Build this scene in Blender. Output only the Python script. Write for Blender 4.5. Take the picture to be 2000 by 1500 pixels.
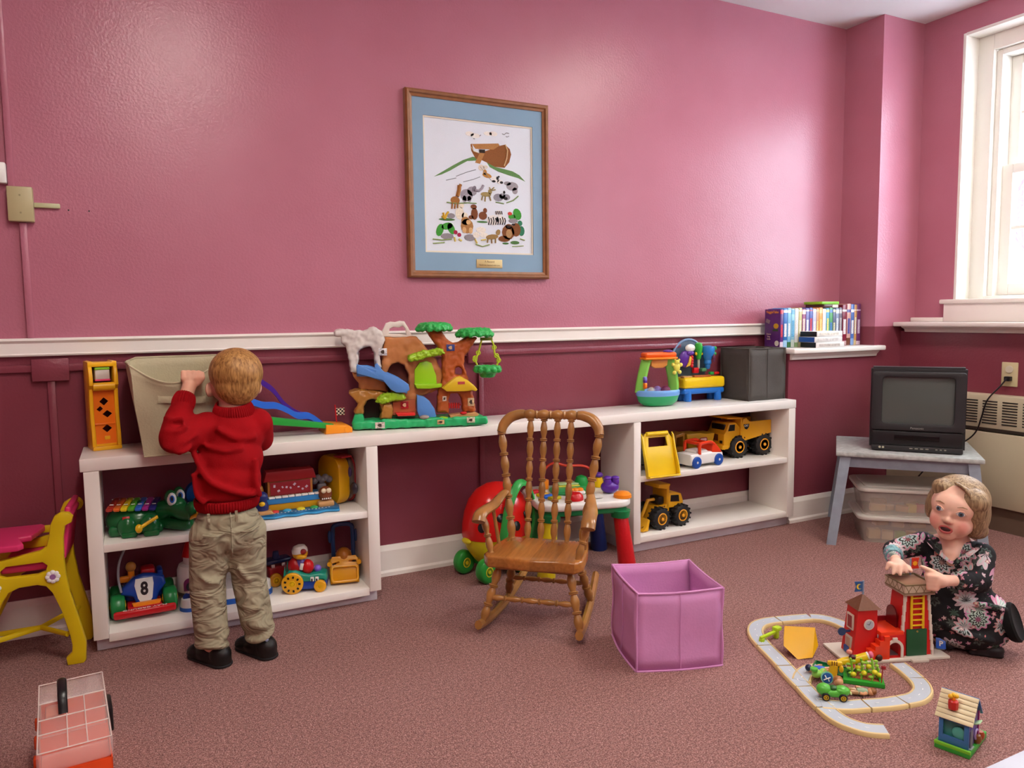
import bpy, bmesh, math, random
from math import sin, cos, pi, radians as rad
from mathutils import Vector, Matrix, Euler
for o in list(bpy.data.objects): bpy.data.objects.remove(o)
S = bpy.context.scene; COL = S.collection
random.seed(7)

# ------------------------------------------------------------------ camera
def cam_axes(pan, pitch, roll):
    p, t, r = rad(pan), rad(pitch), rad(roll)
    f = Vector((sin(p)*cos(t), cos(p)*cos(t), -sin(t))); x = Vector((cos(p), -sin(p), 0)); u = x.cross(f)
    return cos(r)*x+sin(r)*u, -sin(r)*x+cos(r)*u, f
_r, _u, _f = cam_axes(26.7747, 5.1706, -0.6789)
cd = bpy.data.cameras.new('camera'); cam = bpy.data.objects.new('camera', cd); COL.objects.link(cam)
cd.sensor_width = 36; cd.lens = 1477.4456/2000*36; cd.clip_start = .02; cd.clip_end = 200
cam.matrix_world = Matrix(((_r.x,_u.x,-_f.x,-.1767),(_r.y,_u.y,-_f.y,-2.8103),(_r.z,_u.z,-_f.z,1.0068),(0,0,0,1)))
S.camera = cam
# ------------------------------------------------------------------ world and exposure
W = bpy.data.worlds.new('overcast'); S.world = W; W.use_nodes = True
_bg = W.node_tree.nodes['Background']; _bg.inputs[0].default_value = (.74, .87, 1.0, 1); _bg.inputs[1].default_value = 9.5
S.view_settings.view_transform = 'Standard'; S.view_settings.look = 'None'
S.view_settings.gamma = 1; S.view_settings.use_curve_mapping = False
S.view_settings.exposure = 1.0
CEIL_LAMP = 13.0          # emission of the ceiling diffusers
def portal(name, loc, sx, sz, rot):
    l = bpy.data.lights.new(name, 'AREA'); l.shape = 'RECTANGLE'; l.size = sx; l.size_y = sz; l.cycles.is_portal = True
    o = bpy.data.objects.new(name, l); COL.objects.link(o); o.location = loc; o.rotation_euler = rot
portal('window_portal', (3.80, -.97, 1.70), 1.2, 1.4, (pi/2, 0, pi/2))
portal('window_portal', (3.80, -3.1, 1.70), 1.2, 1.4, (pi/2, 0, pi/2))

# ------------------------------------------------------------------ materials
def lin(h):
    h = h.lstrip('#'); c = [int(h[i:i+2], 16)/255 for i in (0, 2, 4)]
    return tuple(x/12.92 if x <= .04045 else ((x+.055)/1.055)**2.4 for x in c)+(1,)
MATS = {}
def mat(name, hexc='#888888', rough=.42, var=.06, vscale=9, bump=0, bscale=60, metal=0, spec=.5, trans=0, alpha=1, coat=0, emit=0, ior=1.45, sss=0):
    if name in MATS: return MATS[name]
    m = bpy.data.materials.new(name); m.use_nodes = True; MATS[name] = m
    nt = m.node_tree; b = nt.nodes['Principled BSDF']; L = nt.links.new
    c = lin(hexc); b.inputs['Roughness'].default_value = rough; b.inputs['Metallic'].default_value = metal
    b.inputs['Specular IOR Level'].default_value = spec; b.inputs['Transmission Weight'].default_value = trans
    b.inputs['Alpha'].default_value = alpha; b.inputs['Coat Weight'].default_value = coat; b.inputs['IOR'].default_value = ior
    if sss: b.inputs['Subsurface Weight'].default_value = sss; b.inputs['Subsurface Radius'].default_value = (.012, .005, .003); b.inputs['Subsurface Scale'].default_value = 1.0
    tc = nt.nodes.new('ShaderNodeTexCoord')
    if var:
        n = nt.nodes.new('ShaderNodeTexNoise'); n.inputs['Scale'].default_value = vscale; n.inputs['Detail'].default_value = 4
        L(tc.outputs['Object'], n.inputs['Vector'])
        r = nt.nodes.new('ShaderNodeValToRGB'); L(n.outputs['Fac'], r.inputs[0])
        r.color_ramp.elements[0].position = .3; r.color_ramp.elements[1].position = .7
        r.color_ramp.elements[0].color = tuple(max(0, v*(1-var)) for v in c[:3])+(1,)
        r.color_ramp.elements[1].color = tuple(min(1, v*(1+var)) for v in c[:3])+(1,)
        L(r.outputs[0], b.inputs['Base Color'])
    else: b.inputs['Base Color'].default_value = c
    if bump:
        n2 = nt.nodes.new('ShaderNodeTexNoise'); n2.inputs['Scale'].default_value = bscale; n2.inputs['Detail'].default_value = 3
        L(tc.outputs['Object'], n2.inputs['Vector'])
        bp = nt.nodes.new('ShaderNodeBump'); bp.inputs['Strength'].default_value = bump; bp.inputs['Distance'].default_value = .004
        L(n2.outputs['Fac'], bp.inputs['Height']); L(bp.outputs[0], b.inputs['Normal'])
    if emit: b.inputs['Emission Color'].default_value = c; b.inputs['Emission Strength'].default_value = emit
    return m
def N(m, t, **kw):
    n = m.node_tree.nodes.new(t)
    for k, v in kw.items(): setattr(n, k, v)
    return n
def P(name, hexc, **kw): return mat(name, hexc, **dict(dict(rough=.28, var=.03), **kw))      # glossy toy plastic
RED=P('red plastic','#C8161C'); ORG=P('orange plastic','#F08A1C'); YEL=P('yellow plastic','#EFC012'); GRN=P('green plastic','#1E9A46')
BLU=P('blue plastic','#1E5FC0'); WHT=P('white plastic','#E9E8E4'); BLK=P('black plastic','#141416'); PUR=P('purple plastic','#5A2C92')
LIM=P('lime plastic','#8CD02C'); SKY=P('sky blue plastic','#5E9CE0'); PNK=P('pink plastic','#E8487E'); BRN=P('brown plastic','#7A4A2A')
DGR=P('dark green plastic','#12562C'); TEAL=P('teal plastic','#16887E'); NAVY=P('navy plastic','#1B2C6E'); TAN=P('tan plastic','#C99A62'); GRY=P('grey plastic','#8C8E90')
CATY=P('construction yellow plastic','#E2A71C',rough=.35); RUB=P('black rubber','#1B1B1D',rough=.6); CLR=P('clear plastic','#F4F6F8',var=0,rough=.08,alpha=.22)
WPAINT=mat('white gloss paint','#EEE9E2',rough=.3,var=.03,vscale=3,bump=.06,bscale=25); KICK=mat('grey toe kick paint','#CFCBD4',rough=.45,var=.07,vscale=12,bump=.1)

# ------------------------------------------------------------------ geometry helpers
def I(): return Matrix.Identity(4)
def T(x=0, y=0, z=0): return Matrix.Translation((x, y, z))
def RX(d): return Matrix.Rotation(rad(d), 4, 'X')
def RY(d): return Matrix.Rotation(rad(d), 4, 'Y')
def RZ(d): return Matrix.Rotation(rad(d), 4, 'Z')
def SC(x, y, z): return Matrix.Diagonal((x, y, z, 1))
def frame(a, b):
    a = Vector(a); b = Vector(b); d = (b-a); L = d.length
    q = Vector((0, 0, 1)).rotation_difference(d) if L > 1e-9 else Euler((0,0,0)).to_quaternion()
    return T(*a) @ q.to_matrix().to_4x4(), L
def smooth_path(pts, k=6, closed=False):
    pts = [Vector(p) for p in pts]; n = len(pts); out = []
    segs = n if closed else n-1
    for i in range(segs):
        p1, p2 = pts[i], pts[(i+1) % n]
        p0 = pts[i-1] if (i > 0 or closed) else p1*2-p2
        p3 = pts[(i+2) % n] if (i+2 < n or closed) else p2*2-p1
        for j in range(k):
            t = j/k
            out.append(.5*((2*p1)+(p2-p0)*t+(2*p0-5*p1+4*p2-p3)*t*t+(3*p1-p0-3*p2+p3)*t**3))
    if not closed: out.append(pts[-1])
    return out
class G:
    def __init__(s): s.bm = bmesh.new()
    def _new(s, geo, M):
        vs = [v for v in geo if isinstance(v, bmesh.types.BMVert)]
        bmesh.ops.transform(s.bm, matrix=M, verts=vs); return s
    def merge(s, bm, M=None):
        if M is not None: bmesh.ops.transform(bm, matrix=M, verts=bm.verts[:])
        me = bpy.data.meshes.new('t'); bm.to_mesh(me); bm.free(); s.bm.from_mesh(me); bpy.data.meshes.remove(me); return s
    def box(s, c, d, bev=0, M=None, seg=2):
        b = bmesh.new(); bmesh.ops.create_cube(b, size=1, matrix=T(*c) @ SC(*d) if M is None else T(*c) @ M @ SC(*d))
        if bev: bmesh.ops.bevel(b, geom=b.edges[:], offset=bev, segments=seg, affect='EDGES', profile=.5)
        return s.merge(b)
    def box2(s, a, b, bev=0, seg=2): return s.box([(i+j)/2 for i, j in zip(a, b)], [abs(j-i) for i, j in zip(a, b)], bev, None, seg)
    def lathe(s, prof, M=None, n=20, cap=True):
        b = bmesh.new(); rings = []
        for r, z in prof:
            rings.append([b.verts.new((max(r, 1e-5)*cos(2*pi*i/n), max(r, 1e-5)*sin(2*pi*i/n), z)) for i in range(n)])
        for A, B_ in zip(rings, rings[1:]):
            for i in range(n): b.faces.new((A[i], A[(i+1) % n], B_[(i+1) % n], B_[i]))
        if cap: b.faces.new(rings[0][::-1]); b.faces.new(rings[-1])
        return s.merge(b, M)
    def turn(s, a, b, prof, n=12):                       # turned profile [(t, r)] between two points
        M, L = frame(a, b); return s.lathe([(r, t*L) for t, r in prof], M, n)
    def cyl(s, a, b, r, r2=None, n=18, bev=0):
        M, L = frame(a, b); r2 = r if r2 is None else r2
        if bev: pr = [(r-bev, 0), (r-bev*.3, bev*.3), (r, bev), (r2, L-bev), (r2-bev*.3, L-bev*.3), (r2-bev, L)]
        else: pr = [(r, 0), (r2, L)]
        return s.lathe(pr, M, n)
    def ring(s, c, R, r, M=None, n=24, m=10, arc=360):
        pts = [Vector((R*cos(rad(arc)*i/n), R*sin(rad(arc)*i/n), 0)) for i in range(n+(arc < 360))]
        MM = T(*c) @ (M or I()); return s.tube([MM @ p for p in pts], r, m, closed=arc >= 360)
    def tube(s, pts, r, m=8, closed=False, flat=None):
        pts = [Vector(p) for p in pts]; n = len(pts); b = bmesh.new(); rings = []
        rr = r if isinstance(r, (list, tuple)) else [r]*n
        nrm = None
        for i, p in enumerate(pts):
            a = pts[i-1] if (i > 0 or closed) else p; c = pts[(i+1) % n] if (i < n-1 or closed) else p
            t = (c-a).normalized()
            if nrm is None:
                nrm = t.orthogonal().normalized() if abs(t.z) > .95 else (Vector((0,0,1))-t*t.z).normalized()
            else:
                nrm = (nrm-t*nrm.dot(t)).normalized()
            bi = t.cross(nrm); fx, fy = flat or (1, 1)
            rings.append([b.verts.new(p+nrm*(rr[i]*fy*cos(2*pi*k/m))+bi*(rr[i]*fx*sin(2*pi*k/m))) for k in range(m)])
        R = list(zip(rings, rings[1:]))+([(rings[-1], rings[0])] if closed else [])
        for A, B_ in R:
            for k in range(m): b.faces.new((A[k], A[(k+1) % m], B_[(k+1) % m], B_[k]))
        if not closed: b.faces.new(rings[0][::-1]); b.faces.new(rings[-1])
        bmesh.ops.recalc_face_normals(b, faces=b.faces[:])
        return s.merge(b)
    def ell(s, c, r, M=None, n=16, m=10):
        b = bmesh.new(); r = (r, r, r) if not isinstance(r, (tuple, list)) else r
        bmesh.ops.create_uvsphere(b, u_segments=n, v_segments=m, radius=1, matrix=T(*c) @ (M or I()) @ SC(*r)); return s.merge(b)
    def prism(s, poly, dep, M=None, bev=0, holes=(), seg=2):      # polygon in local XZ, extruded along +Y by dep
        b = bmesh.new()
        if holes:
            es = []
            for lp in [poly]+list(holes):
                vs = [b.verts.new((x, 0, z)) for x, z in lp]
                es += [b.edges.new((vs[i], vs[(i+1) % len(vs)])) for i in range(len(vs))]
            bmesh.ops.triangle_fill(b, use_beauty=True, use_dissolve=False, edges=es)
        else:
            b.faces.new([b.verts.new((x, 0, z)) for x, z in poly])
        r = bmesh.ops.extrude_face_region(b, geom=b.faces[:])
        bmesh.ops.translate(b, vec=(0, dep, 0), verts=[v for v in r['geom'] if isinstance(v, bmesh.types.BMVert)])
        bmesh.ops.recalc_face_normals(b, faces=b.faces[:])
        if bev:
            es = [e for e in b.edges if len(e.link_faces) == 2 and e.calc_face_angle(0) > .6 and abs(e.verts[0].co.y-e.verts[1].co.y) < 1e-6]
            bmesh.ops.bevel(b, geom=es, offset=bev, segments=seg, affect='EDGES', profile=.5)
        return s.merge(b, M)
    def grid(s, f, nu, nv, closeu=False):
        b = bmesh.new(); V = [[b.verts.new(f(i/(nu-(0 if closeu else 1)), j/(nv-1))) for j in range(nv)] for i in range(nu)]
        for i in range(nu if closeu else nu-1):
            for j in range(nv-1):
                try: b.faces.new((V[i][j], V[(i+1) % nu][j], V[(i+1) % nu][j+1], V[i][j+1]))
                except ValueError: pass
        return s.merge(b)
    def poly(s, vs, fs):
        b = bmesh.new(); V = [b.verts.new(v) for v in vs]
        for f in fs: b.faces.new([V[i] for i in f])
        bmesh.ops.recalc_face_normals(b, faces=b.faces[:]); return s.merge(b)
    def mesh(s, name, ang=38):
        me = bpy.data.meshes.new(name)
        s.bm.to_mesh(me); s.bm.free()
        me.polygons.foreach_set('use_smooth', [True]*len(me.polygons)); me.set_sharp_from_angle(angle=rad(ang)); return me
    def obj(s, name, m, parent=None, M=None, ang=38, **props):
        return put(name, s.mesh(name, ang), m, parent, M, **props)
def put(name, me, m, parent=None, M=None, **props):
    if m is not None and not me.materials: me.materials.append(m)
    o = bpy.data.objects.new(name, me); COL.objects.link(o)
    if parent is not None: o.parent = parent
    if M is not None: o.matrix_local = M
    for k, v in props.items(): o[k] = v
    return o
def thing(name, label, cat, loc=(0, 0, 0), rz=0, group=None, M=None):
    o = bpy.data.objects.new(name, None); COL.objects.link(o); o.empty_display_size = .05
    o.location = loc; o.rotation_euler = (0, 0, rad(rz))
    if M is not None: o.matrix_world = M
    return tag(o, label, cat, group)
def tag(o, label, cat, group=None):
    o['label'] = label; o['category'] = cat
    if group: o['group'] = group
    return o
def struct(o): o['kind'] = 'structure'; return o
def copy_tree(o, parent=None):
    c = o.copy(); COL.objects.link(c); c.parent = parent
    for ch in [k for k in bpy.data.objects if k.parent == o]: copy_tree(ch, c)
    return c
def text(body, size, m, parent, M, name='lettering', depth=.0004, align='CENTER', sx=1, bold=0):
    cu = bpy.data.curves.new('txt', 'FONT'); cu.body = body; cu.size = size; cu.extrude = depth; cu.align_x = align; cu.align_y = 'CENTER'; cu.resolution_u = 3; cu.offset = bold
    to = bpy.data.objects.new('txt', cu); COL.objects.link(to); bpy.context.view_layer.update()
    me = bpy.data.meshes.new_from_object(to.evaluated_get(bpy.context.evaluated_depsgraph_get())); bpy.data.objects.remove(to); bpy.data.curves.remove(cu)
    me.materials.clear(); me.name = name
    return put(name, me, m, parent, M @ SC(sx, 1, 1))
_TEX = {}
def rocky(g, name, m, parent, vox=.004, strength=.006, size=.03, it=2, depth=2):      # organic relief: voxel-skinned, displaced by clouds, smoothed
    me = g.mesh('tmp'); o = bpy.data.objects.new('tmp', me); COL.objects.link(o)
    r = o.modifiers.new('r', 'REMESH'); r.mode = 'VOXEL'; r.voxel_size = vox
    if (size, depth) not in _TEX:
        tx = bpy.data.textures.new('relief', 'CLOUDS'); tx.noise_scale = size; tx.noise_depth = depth; _TEX[(size, depth)] = tx
    d = o.modifiers.new('d', 'DISPLACE'); d.texture = _TEX[(size, depth)]; d.strength = strength; d.mid_level = .5
    if it: q = o.modifiers.new('s', 'SMOOTH'); q.iterations = it
    bpy.context.view_layer.update(); out = bpy.data.meshes.new_from_object(o.evaluated_get(bpy.context.evaluated_depsgraph_get())); bpy.data.objects.remove(o); bpy.data.meshes.remove(me)
    out.polygons.foreach_set('use_smooth', [True]*len(out.polygons)); out.name = name
    return put(name, out, m, parent)
def rrect(w, h, r, n=5, cx=0, cz=0):
    out = []
    for sx, sz, a0 in ((1, 1, 0), (-1, 1, 90), (-1, -1, 180), (1, -1, 270)):
        for i in range(n+1):
            a = rad(a0+90*i/n); out.append((cx+sx*(w/2-r)+r*cos(a), cz+sz*(h/2-r)+r*sin(a)))
    return out
def ngon(r, n=24, cx=0, cz=0, rz=None, a0=0): return [(cx+r*cos(rad(a0)+2*pi*i/n), cz+(rz or r)*sin(rad(a0)+2*pi*i/n)) for i in range(n)]
def arch(x0, x1, z0, z1, n=10):                    # arch opening outline
    r = (x1-x0)/2; cx = (x0+x1)/2; zs = max(z0, z1-r)
    return [(x0, z0), (x1, z0)]+[(cx+r*cos(pi*i/n), zs+(z1-zs)*sin(pi*i/n)) for i in range(n+1)]
FLAT = RX(90)                                       # text lies in XY: stand it up facing -Y
# ------------------------------------------------------------------ the room
CZ = 2.447; XR = 3.4895; XC = 3.1856; CD = .2203; XL = -2.3; YB = -5.6; XRL = 3.386
def wall_paint(name, split):
    m = mat(name, '#B0606F', rough=.27, var=0, spec=.48); nt = m.node_tree; L = nt.links.new; b = nt.nodes['Principled BSDF']
    g = N(m, 'ShaderNodeNewGeometry'); sp = N(m, 'ShaderNodeSeparateXYZ'); L(g.outputs['Position'], sp.inputs[0])
    gt = N(m, 'ShaderNodeMath', operation='GREATER_THAN'); gt.inputs[1].default_value = split; L(sp.outputs['Z'], gt.inputs[0])
    n = N(m, 'ShaderNodeTexNoise'); n.inputs['Scale'].default_value = 2.2; n.inputs['Detail'].default_value = 5; L(g.outputs['Position'], n.inputs['Vector'])
    def two(a, c):
        r = N(m, 'ShaderNodeValToRGB'); r.color_ramp.elements[0].color = lin(a); r.color_ramp.elements[1].color = lin(c)
        r.color_ramp.elements[0].position = .3; r.color_ramp.elements[1].position = .75; L(n.outputs['Fac'], r.inputs[0]); return r
    lo, hi = two('#7F3A47', '#864350'), two('#B36D7F', '#BA7689')
    mx = N(m, 'ShaderNodeMix', data_type='RGBA'); L(gt.outputs[0], mx.inputs['Factor']); L(lo.outputs[0], mx.inputs['A']); L(hi.outputs[0], mx.inputs['B'])
    L(mx.outputs['Result'], b.inputs['Base Color'])
    n1 = N(m, 'ShaderNodeTexNoise'); n1.inputs['Scale'].default_value = 120; n1.inputs['Detail'].default_value = 4; L(g.outputs['Position'], n1.inputs['Vector'])
    n2 = N(m, 'ShaderNodeTexNoise'); n2.inputs['Scale'].default_value = 9; n2.inputs['Detail'].default_value = 3; L(g.outputs['Position'], n2.inputs['Vector'])
    ad = N(m, 'ShaderNodeMath', operation='MULTIPLY_ADD'); ad.inputs[1].default_value = 1.1; L(n2.outputs['Fac'], ad.inputs[0]); L(n1.outputs['Fac'], ad.inputs[2])
    bp = N(m, 'ShaderNodeBump'); bp.inputs['Strength'].default_value = .18; bp.inputs['Distance'].default_value = .006; L(ad.outputs[0], bp.inputs['Height']); L(bp.outputs[0], b.inputs['Normal'])
    return m
PAINT = wall_paint('rose over maroon wall paint', .93)
MAROON = wall_paint('maroon wall paint', 5)
ROSE = wall_paint('rose wall paint', -5)
CEILM = mat('white ceiling paint', '#E0DEDE', rough=.8, var=.04, vscale=2, bump=.08)
def carpet():
    m = mat('mauve loop carpet', '#8E5A57', rough=.95, var=0, spec=.1); nt = m.node_tree; L = nt.links.new; b = nt.nodes['Principled BSDF']
    g = N(m, 'ShaderNodeNewGeometry')
    def noise(s, d): 
        n = N(m, 'ShaderNodeTexNoise'); n.inputs['Scale'].default_value = s; n.inputs['Detail'].default_value = d; L(g.outputs['Position'], n.inputs['Vector']); return n
    a, c, e = noise(290, 2), noise(3, 4), noise(110, 3)
    r = N(m, 'ShaderNodeValToRGB'); L(a.outputs['Fac'], r.inputs[0])
    r.color_ramp.elements[0].position = .32; r.color_ramp.elements[0].color = lin('#7E5653')
    r.color_ramp.elements[1].position = .70; r.color_ramp.elements[1].color = lin('#CCA59E')
    k = r.color_ramp.elements.new(.5); k.color = lin('#A07670')
    r2 = N(m, 'ShaderNodeValToRGB'); L(e.outputs['Fac'], r2.inputs[0]); r2.color_ramp.elements[0].position = .35; r2.color_ramp.elements[1].position = .68
    r2.color_ramp.elements[0].color = (.70, .70, .70, 1); r2.color_ramp.elements[1].color = (1.12, 1.1, 1.1, 1)
    r3 = N(m, 'ShaderNodeValToRGB'); L(c.outputs['Fac'], r3.inputs[0]); r3.color_ramp.elements[0].color = (.88, .87, .87, 1); r3.color_ramp.elements[1].color = (1.05, 1.05, 1.05, 1)
    m1 = N(m, 'ShaderNodeMix', data_type='RGBA', blend_type='MULTIPLY'); m1.inputs['Factor'].default_value = 1; L(r.outputs[0], m1.inputs['A']); L(r2.outputs[0], m1.inputs['B'])
    m2 = N(m, 'ShaderNodeMix', data_type='RGBA', blend_type='MULTIPLY'); m2.inputs['Factor'].default_value = 1; L(m1.outputs['Result'], m2.inputs['A']); L(r3.outputs[0], m2.inputs['B'])
    L(m2.outputs['Result'], b.inputs['Base Color'])
    bp = N(m, 'ShaderNodeBump'); bp.inputs['Strength'].default_value = .8; bp.inputs['Distance'].default_value = .006; L(a.outputs['Fac'], bp.inputs['Height']); L(bp.outputs[0], b.inputs['Normal'])
    return m
struct(G().box2((XL-.2, YB-.2, -.1), (XR+.3, .2, 0)).obj('floor', carpet()))
struct(G().box2((XL-.2, YB-.2, CZ), (XR+.4, .2, CZ+.1)).obj('ceiling', CEILM))
struct(G().box2((XL-.2, 0, 0), (XR+.3, .2, CZ)).obj('wall_back', PAINT))
struct(G().box2((XL-.2, YB, 0), (XL, 0, CZ)).obj('wall_left', PAINT))
struct(G().box2((XL-.2, YB-.2, 0), (XR+.3, YB, CZ)).obj('wall_front', PAINT))
# right wall with two window openings
WIN = [(-1.50, -.4265), (-3.63, -2.56)]; WZ0, WZ1 = 1.045, 2.333
g = G(); ys = [YB, -3.63, -2.56, -1.50, -.4265, 0]
g.box2((XR, YB, 0), (XR+.3, 0, WZ0)); g.box2((XR, YB, WZ1), (XR+.3, 0, CZ))
for a, b_ in ((YB, -3.63), (-2.56, -1.50), (-.4265, 0)): g.box2((XR, a, WZ0), (XR+.3, b_, WZ1))
struct(g.obj('wall_right', PAINT))
struct(G().box2((XRL, YB, 0), (XR, -CD, .905)).obj('wall_right_wainscot', MAROON))
struct(G().box2((XC, -CD, 0), (XR, 0, CZ)).obj('wall_column', PAINT))
struct(G().box2((2.5925, -CD, 0), (XC, 0, .812)).obj('wall_ledge_box', MAROON))
# chair rail
def sweep(prof, a, b_, axis='x'):                    # profile [(out, z)], out = distance from the wall
    g = G(); n = len(prof)
    if axis == 'x': V = [(a, -o, z) for o, z in prof]+[(b_, -o, z) for o, z in prof]
    else: V = [(XRL-o, a, z) for o, z in prof]+[(XRL-o, b_, z) for o, z in prof]
    return g.poly(V, [tuple(range(n)), tuple(range(n, 2*n))]+[(i, (i+1) % n, n+(i+1) % n, n+i) for i in range(n)])
railp = [(0,.897),(.016,.897),(.019,.902),(.015,.906),(.015,.938),(.019,.941),(.024,.946),(.022,.9535),(0,.9535)]
struct(sweep(railp, XL, XC).obj('trim_1', WPAINT, ang=25))
# baseboards
bbp = [(0,0),(.026,0),(.026,.014),(.018,.022),(.016,.098),(.011,.108),(.006,.118),(0,.118)]
struct(sweep(bbp, XL, 2.5925).obj('baseboard_back', WPAINT, ang=25))
bb2 = sweep([(CD+o, z) for o, z in bbp], 2.5925, XRL).obj('baseboard_right', WPAINT, ang=25); struct(bb2)
# book ledge on the boxed-out wall, with a cove moulding under it
g = G(); g.box2((2.584, -.262, .812), (3.222, 0, .836), .006); lo_ = g.obj('trim_2', WPAINT); struct(lo_)
struct(sweep([(CD-.001,.782),(CD+.010,.783),(CD+.014,.794),(CD+.026,.806),(CD+.028,.812),(CD-.001,.812)], 2.60, 3.19).obj('trim_3', WPAINT, ang=25))
# ledge along the right wall, stool and apron of the window
g = G(); g.box2((3.318, YB, .9285), (XR, -CD-.001, .9505), .005); struct(g.obj('trim_4', WPAINT))
struct(sweep([(-.002,.900),(.012,.901),(.018,.915),(.040,.924),(.042,.9285),(-.002,.9285)], YB, -CD-.03, 'y').obj('trim_5', WPAINT, ang=25))
g = G(); g.box2((3.452, -1.545, .951), (XR, -.40, 1.040), .003); g.box2((3.452, -.40, .951), (XR, -CD-.002, .972), .003); struct(g.obj('trim_6', WPAINT))
# windows
GLASS = mat('window glass', '#FFFFFF', rough=0, var=0, alpha=.10, spec=.5)
WVIN = mat('white window paint', '#EDE9E0', rough=.28, var=.02, vscale=4)
for wi, (ya, yb) in enumerate(WIN):
    w = bpy.data.objects.new('window_%d' % (wi+1), None); COL.objects.link(w); struct(w); w.location = (XR, (ya+yb)/2, WZ0)
    h = (yb-ya)/2; H_ = WZ1-WZ0; x1 = .3
    def part(nm, boxes, m=WVIN, bev=.003):
        g = G()
        for a, b_ in boxes: g.box2(a, b_, bev)
        return g.obj(nm, m, w)
    part('window_stool', [((-.048, -h-.045, -.006), (.10, h+.045, .016))], bev=.006)
    part('jamb_lining', [((-.001, h-.012, .0), (x1, h+.002, H_)), ((-.001, -h-.002, .0), (x1, -h+.012, H_)), ((-.001, -h+.012, H_-.012), (x1, h-.012, H_+.002)), ((.0, -h+.012, -.002), (x1, h-.012, .012))], bev=.001)
    part('casing', [((.10, h-.085, .012), (.135, h-.011, H_-.011)), ((.10, -h+.011, .012), (.135, -h+.085, H_-.011)), ((.10, -h+.085, H_-.085), (.135, h-.085, H_-.011)), ((.10, -h+.085, .012), (.135, h-.085, .03))])
    part('inner_stop', [((.128, h-.112, .03), (.30, h-.085, H_-.085)), ((.128, -h+.085, .03), (.30, -h+.112, H_-.085)), ((.128, -h+.112, H_-.112), (.30, h-.112, H_-.085)), ((.135, -h+.112, .012), (.30, h-.112, .032))])
    hw = h-.1115; mid = .66
    for nm, x, z0, z1 in (('lower_sash', .165, .033, mid), ('upper_sash', .205, mid-.045, H_-.1125)):
        sh = part(nm, [((x, hw-.05, z0), (x+.035, hw, z1)), ((x, -hw, z0), (x+.035, -hw+.05, z1)), ((x, -hw+.05, z0), (x+.035, hw-.05, z0+.055)), ((x, -hw+.05, z1-.045), (x+.035, hw-.05, z1))], bev=.004)
        zz = (z0+z1)/2+.01
        g = G(); g.box2((x+.008, -hw+.048, zz-.009), (x+.026, hw-.048, zz+.009), .003)
        for yy in (-hw/3, hw/3): g.box2((x+.008, yy-.009, z0+.03), (x+.026, yy+.009, z1-.03), .003)
        g.obj('muntin', WVIN, sh)
        for k in range(6):
            ya_ = -hw+.05+(k % 3)*(2*hw-.1)/3; za = (z0+.05, zz)[k//3]; zb = (zz, z1-.04)[k//3]
            G().box2((x+.015, ya_, za), (x+.019, ya_+(2*hw-.1)/3, zb)).obj('pane', GLASS, sh)
    g = G(); g.box((.19, h-.23, H_-.13), (.03, .05, .02), .004); g.obj('sash_lock', mat('lock metal', '#6E6A66', metal=.8, rough=.35), w)
# outdoors: snow, shrubs, hedge far off
SNOW = mat('snow', '#F2F5FA', rough=.9, var=.05, vscale=.8, bump=.3, bscale=3)
struct(G().grid(lambda u, v: Vector((3.9+u*40, -25+v*50, -.35+.25*sin(v*31)*sin(u*23)+u*1.2)), 40, 50).obj('snowy_ground', SNOW))
BARK = mat('bare branch bark', '#5A4650', rough=.9)
def shrub(loc, h, seed, label):
    r = random.Random(seed); t = thing('bare_shrub', label, 'shrub', loc, group=None); g = G()
    def br(p, d, L, rad_, dep):
        q = p+d*L; g.tube([p, (p+q)/2+Vector((r.uniform(-.05,.05),)*3)*L, q], [rad_, rad_*.8, rad_*.6], 5)
        if dep:
            for k in range(3): 
                nd = (d+Vector((r.uniform(-.8,.8), r.uniform(-.8,.8), r.uniform(-.2,.7)))).normalized(); br(p+d*L*r.uniform(.5, 1), nd, L*.68, rad_*.6, dep-1)
    for k in range(4): br(Vector((0,0,0)), Vector((r.uniform(-.4,.4), r.uniform(-.4,.4), 1)).normalized(), h*.34, .035, 4)
    g.obj('branches', BARK, t); return t
shrub((6.6, 1.05, -.3), 5.2, 3, 'bare purple-brown tree in the snow outside the window')
shrub((7.6, -1.9, -.3), 4.2, 8, 'second bare tree further right beyond the window')
# ceiling lights (out of frame above, mirrored in the glossy wall)
DIFF = mat('lamp diffuser', '#FFF6EA', var=0, emit=CEIL_LAMP)
def ceil_lamp(x, y, rz, label):
    t = thing('ceiling_light', label, 'ceiling light', (x, y, CZ), rz, 'fluorescent ceiling lights')
    G().box2((-.16, -.62, -.03), (.16, .62, 0), .004).obj('housing', WHT, t)
    G().box2((-.14, -.60, -.075), (.14, .60, -.03), .02).obj('diffuser', DIFF, t)
ceil_lamp(.1, -1.85, 0, 'fluorescent ceiling light above the left shelf')
ceil_lamp(2.35, -1.6, 0, 'fluorescent ceiling light nearest the window')
ceil_lamp(.1, -4.2, 0, 'fluorescent ceiling light behind the viewer on the left'); ceil_lamp(2.35, -4.2, 0, 'fluorescent ceiling light behind the viewer on the right')

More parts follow.
